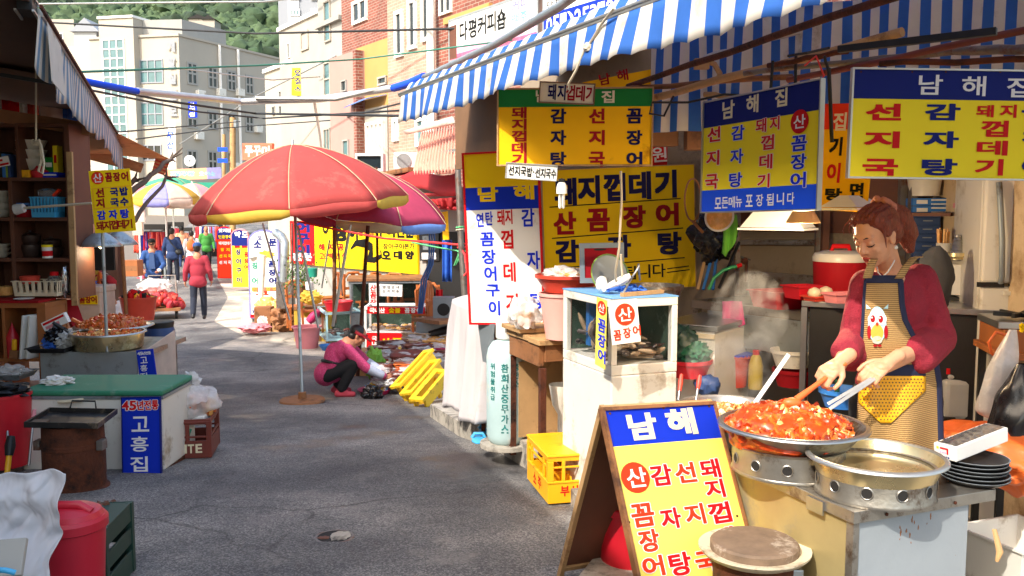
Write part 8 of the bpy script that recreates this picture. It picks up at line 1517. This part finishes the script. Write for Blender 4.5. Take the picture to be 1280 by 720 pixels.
tg0,tg1=Q(1036,508,-.32),Q(1100,468,-.27);td=(tg1-tg0).normalized()
wr2=Q(1051,452,-.23);d1=(Q(1028,470,-.27)-wr2).normalized();wrl2=Q(1112,452,-.235);d2=(Q(1088,468,-.27)-wrl2).normalized()
body += [('c',elr,.036,wr2,.026),('c',wr2-d1*.05,.027,wr2+d1*.02,.025),('c',ell,.036,wrl2,.026),('c',wrl2-d2*.05,.026,wrl2+d2*.02,.024)]
body += hand(wr2,d1,(-.1,-.5,.75),.98,-1,(.75,1.15,.8),.9,.04)+hand(wrl2,d2,(-.05,-.55,.8),.98,1,(.6,.8,.55),.7,.1)
fbuild('body','skin',body,.0042,t,None,3)
sw=[('e',shl.lerp(shr,.5)+V((.01,.03,-.1)),(.155,.11,.16)),('e',hipc+V((0,.01,.2)),(.15,.115,.2)),('e',hipc+V((0,.01,.02)),(.165,.125,.14)),('c',shr+V((.01,.01,-.01)),.06,shl+V((-.01,.0,-.01)),.06),('c',shr,.062,elr,.062),('c',elr,.062,Q(1064,446,-.1),.06),('c',elr,.06,elr.lerp(wr2,.62),.058),('c',shl,.068,ell,.07),('c',ell,.07,Q(1150,446,-.1),.068),('c',ell,.068,ell.lerp(wrl2,.5),.066),('e',nb+V((.01,.02,-.05)),(.1,.08,.055))]
fbuild('sweater','sweater',sw,.007,t,None,3,fn=lambda p: p+(V((.8,.6,.3))*.009*noise.noise(V((p.x*16,p.y*16,p.z*9+3*noise.noise(p*7))))+V((.004,.004,0))*noise.noise(p*30)))
fbuild('trousers','trousers_black',[('c',hipc+V((s*.09,.01,-.04)),.1,V((hipc.x+s*.1,hipc.y,.12)),.065) for s in (-1,1)],.012,t)
def dep(x,y):
 cx=1112+(y-440)*.06;k=(x-cx)/62;return DC-.155+.05*max(0,(430-y)/100)+.10*min(1.6,k*k)+.02*math.sin(x*.11+y*.01)*max(0,(y-470)/80)-.03*max(0,(y-480)/80)
def ap(x,y,o=0): return P(x,y,dep(x,y)-o)
def edges(y):
 L=[(345,1081),(370,1079),(410,1077),(450,1074),(475,1073),(600,1068)];Rr=[(345,1128),(380,1130),(400,1134),(420,1144),(436,1160),(450,1172),(480,1177),(600,1180)]
 def ip(T):
  for (a,va),(b_,vb) in zip(T,T[1:]):
   if y <= b_: return va+(vb-va)*(y-a)/(b_-a)
  return T[-1][1]
 return ip(L),ip(Rr)
def asheet(m,name,y0,y1,u0,u1,o,nu=30,nv=50,px=None,parent=t):
 def f(u,v): y=y0+(y1-y0)*v;a,b_=px(y) if px else edges(y);return ap(a+(b_-a)*(u0+(u1-u0)*u),y,o)
 mb=MB(m);mb.sheet(f,nu,nv);return mb.build(name,parent,180,solid=.002)
apn=asheet('apron_weave','apron',345,600,0,1,.0)
asheet('apron_navy','top_trim',344,354,0,1,.003,20,3,parent=apn);asheet('apron_navy','right_trim',350,600,.0,1,.003,3,60,lambda y: (edges(y)[1]-6,edges(y)[1]+1),apn);asheet('apron_navy','left_trim',350,450,0,1,.003,3,40,lambda y: (edges(y)[0]-1,edges(y)[0]+3),apn)
asheet('apron_navy','waistband',456,473,0,1,.004,24,4,lambda y: (1074,1157),apn)
def pk(y): q=(y-471)/58;return (1073+max(0,q-.55)*62,1157-max(0,q-.3)*62)
po=asheet('crate_yellow','pocket',470,529,0,1,.008,24,16,pk,apn)
mb=MB('wood_dark')
for i in range(13):
 for k in range(20):
  y=474+i*4.2;x=1076+k*4.2+(i%2)*2.1;a,b_=pk(y)
  if a+2 < x < b_-2: mb.add([ap(x+1.05*math.cos(q*1.047),y+1.05*math.sin(q*1.047),.0105) for q in range(6)],[(5,4,3,2,1,0)])
mb.build('polka_dots',po)
def oval(m,x,y,a,b_,o,name,par): mb=MB(m);mb.add([ap(x+a*math.cos(q*.2618),y+b_*math.sin(q*.2618),o) for q in range(24)],[tuple(range(24))[::-1]]);return mb.build(name,par)
ow=oval('umb_sky',1096.5,406,11.5,23,.006,'owl_patch',apn)
for x in (1085,1110): oval('umb_sky',x+(1 if x < 1100 else -1),384,3.2,3,.0055,'owl_ear',ow) if 0 else None
for q in [('maroon',1086.5,415,2.6,8.5,.0065),('maroon',1107.5,415,2.6,8.5,.0065),('umbrella_yellow',1096.5,416,8,10.5,.0072),('umb_pale',1096.5,425,6.5,5,.0075),('maroon',1094,432,2.6,1.6,.0078),('maroon',1099.5,432,2.6,1.6,.0078),('letter_white',1091,399,6.3,7,.0078),('letter_white',1102,399,6.3,7,.0081),('maroon',1091,398.5,3,4.6,.0086),('maroon',1101,399,3,4.6,.0088),('letter_white',1090,397,.9,1.2,.0094),('letter_white',1100,397.5,.9,1.2,.0095),('orange_red',1096.5,405,1.8,2.4,.0096)]: oval(*q,'owl_print',apn)
mb=MB('umb_sky')
for x,s in ((1086,-1),(1107,1)): mb.add([ap(x-3,386,.006),ap(x+3,386,.006),ap(x+3.5*s,380,.006)],[(2,1,0)])
mb.build('owl_ears',apn)
mb=MB('apron_weave')
for pts in (((1084,348,-.165),(1088,335,-.155),(1091,326,-.1),(1094,322,-.02)),((1124,348,-.15),(1132,334,-.125),(1143,322,-.06),(1149,321,-.03))):
 w_=[Q(*q) for q in pts];mb.sheet(lambda u,v: (lambda i,f: w_[i].lerp(w_[min(i+1,len(w_)-1)],f)+V(((u-.5)*.036,(u-.5)*.008,0)))(min(int(v*(len(w_)-1)),len(w_)-2),v*(len(w_)-1)-min(int(v*(len(w_)-1)),len(w_)-2)),3,14)
mb.build('strap',apn,180,solid=.004)
E_=lambda x,y,z,a,b,d: ('e',hp(x,y,z),(a*.93,b*.93,d*.93),HM)
def strand(p): q=HM.transposed() @ (p-hc);return p+(p-hc).normalized()*(.0035*math.sin(q.x*260+6*math.sin(q.z*20))+.003*noise.noise(p*40))
hr=[E_(0,-.03,.05,.086,.094,.088),E_(0,-.06,.0,.08,.066,.075),E_(0,.02,.105,.06,.05,.024),E_(.05,.012,.085,.03,.045,.034),E_(-.05,.012,.085,.03,.045,.034),E_(.07,.0,.045,.014,.03,.045),E_(-.07,.0,.045,.014,.03,.045),E_(0,-.08,.095,.04,.04,.035),('c',hp(0,-.1,.08),.04,hp(.015,-.15,.02),.05),('c',hp(.015,-.15,.02),.05,hp(.02,-.165,-.06),.046),('c',hp(.02,-.165,-.06),.046,hp(.03,-.15,-.13),.018)]
fbuild('hair','hair_red',hr,.005,t,None,2,fn=strand)
mb=MB('hair_red')
for x,a in ((-.03,.4),(-.05,.1)): mb.tube([hp(x,.06,.105),hp(x*1.2,.088,.095),hp(x*1.5,.092,.07),hp(x*1.6,.085,.05)],[.004,.003,.002,.001],5)
for s in (-1,1): mb.tube([hp(s*.074,.03,.05),hp(s*.078,.035,.01),hp(s*.074,.04,-.03)],[.006,.004,.001],5)
mb.build('loose_strands',t,60)
mb=MB('scrunchie');mb.tube([hp(.0+.042*math.cos(a),-.098+.02*math.sin(a)+.006*math.sin(a*9),.098+.04*math.sin(a)+.006*math.cos(a*7)) for a in [k*.1571 for k in range(40)]],.013,7,closed=True);mb.build('scrunchie',t,60)
mb=MB('hair_black')
for s in (-1,1):
 mb.tube([hp(s*.014,.0805,-.003),hp(s*.024,.0815,-.008),hp(s*.035,.078,-.008),hp(s*.047,.068,-.002)],[.0012,.0026,.0028,.0012],6)
 mb.tube([hp(s*.012,.0875,.028),hp(s*.028,.086,.034),hp(s*.046,.074,.031)],[.0018,.003,.001],6)
mb.build('lashes_and_brows',t,60)
mb=MB('lip');mb.tube([hp(-.021,.083,-.062),hp(-.008,.0925,-.0565),hp(0,.093,-.058),hp(.008,.0925,-.0565),hp(.021,.083,-.062)],[.002,.0045,.0045,.0045,.002],7);mb.tube([hp(-.018,.083,-.066),hp(0,.0935,-.069),hp(.018,.083,-.066)],[.002,.006,.002],7);mb.build('lips',t,60)
mb=MB('white');mb.blob(hp(.083,-.006,-.05),.0075,2,0);mb.build('earring',t,60)
mb=MB('letter_white');mb.tube([Q(1096,333,-.03),Q(1098,341,-.085),Q(1103,346,-.1),Q(1110,340,-.085),Q(1117,328,-.04),Q(1121,318,.02)],.0028,6);mb.build('necklace',t,60)
tt=thing('spatula','orange plastic spoon held in the right hand of the cook','spoon',sp0);mb=MB('orange_plastic');mb.tube([sp0-sd_*.03,sp0+sd_*.05,sp1+sd_*.02],[.014,.01,.008],8);mb.build('handle',tt,60);mb=MB('orange_plastic');mb.blob(sp0-sd_*.05,(.035,.02,.02),2,.05);mb.build('blade',tt,60)
tt=thing('tongs','steel tongs held in the left hand of the cook','tongs',tg0)
for o in (-1,1): mb=MB('alu');e=V((0,.008*o,.005*o));mb.bar(tg0+e*1.3,tg1+e*.4,.013,.003,(0,-.8,.6));mb.build('arm',tt,bev=.001)
def steam():
 m=MT['steam'];n=m.node_tree.nodes;l=m.node_tree.links;n.remove(n['Principled BSDF']);pv=n.new('ShaderNodeVolumePrincipled');pv.inputs['Color'].default_value=(.95,.95,.95,1);pv.inputs['Anisotropy'].default_value=.2
 for k in list(n):
  if k.type in ('TEX_NOISE','VALTORGB','MAP_RANGE'): n.remove(k)
 tc=n.new('ShaderNodeTexCoord');nz=n.new('ShaderNodeTexNoise');nz.inputs['Scale'].default_value=7;nz.inputs['Detail'].default_value=5;nz.inputs['Distortion'].default_value=1.2;l.new(tc.outputs['Object'],nz.inputs['Vector']);r=n.new('ShaderNodeMapRange');r.inputs[1].default_value=.48;r.inputs[2].default_value=.72;r.inputs[3].default_value=0;r.inputs[4].default_value=3.6
 l.new(nz.outputs[0],r.inputs[0]);l.new(r.outputs[0],pv.inputs['Density']);l.new(pv.outputs[0],n['Material Output'].inputs['Volume'])
steam();mb=MB('steam');c=c3+V((.03,.05,.27));mb.blob(c,(.24,.2,.26),3,.25,1.5,4);mb.blob(c+V((.12,.15,.18)),(.16,.15,.2),3,.25,1.5,6)
v,f=fuse([('e',c,(.2,.17,.2)),('e',c+V((.1,.12,.18)),(.17,.15,.2)),('e',c+V((-.02,0,-.14)),(.16,.14,.1))],.03,2);mb=MB('steam');mb.add(v,f);mb.build('steam',kind='stuff',label='white steam drifting up from the soup pan',cat='steam')
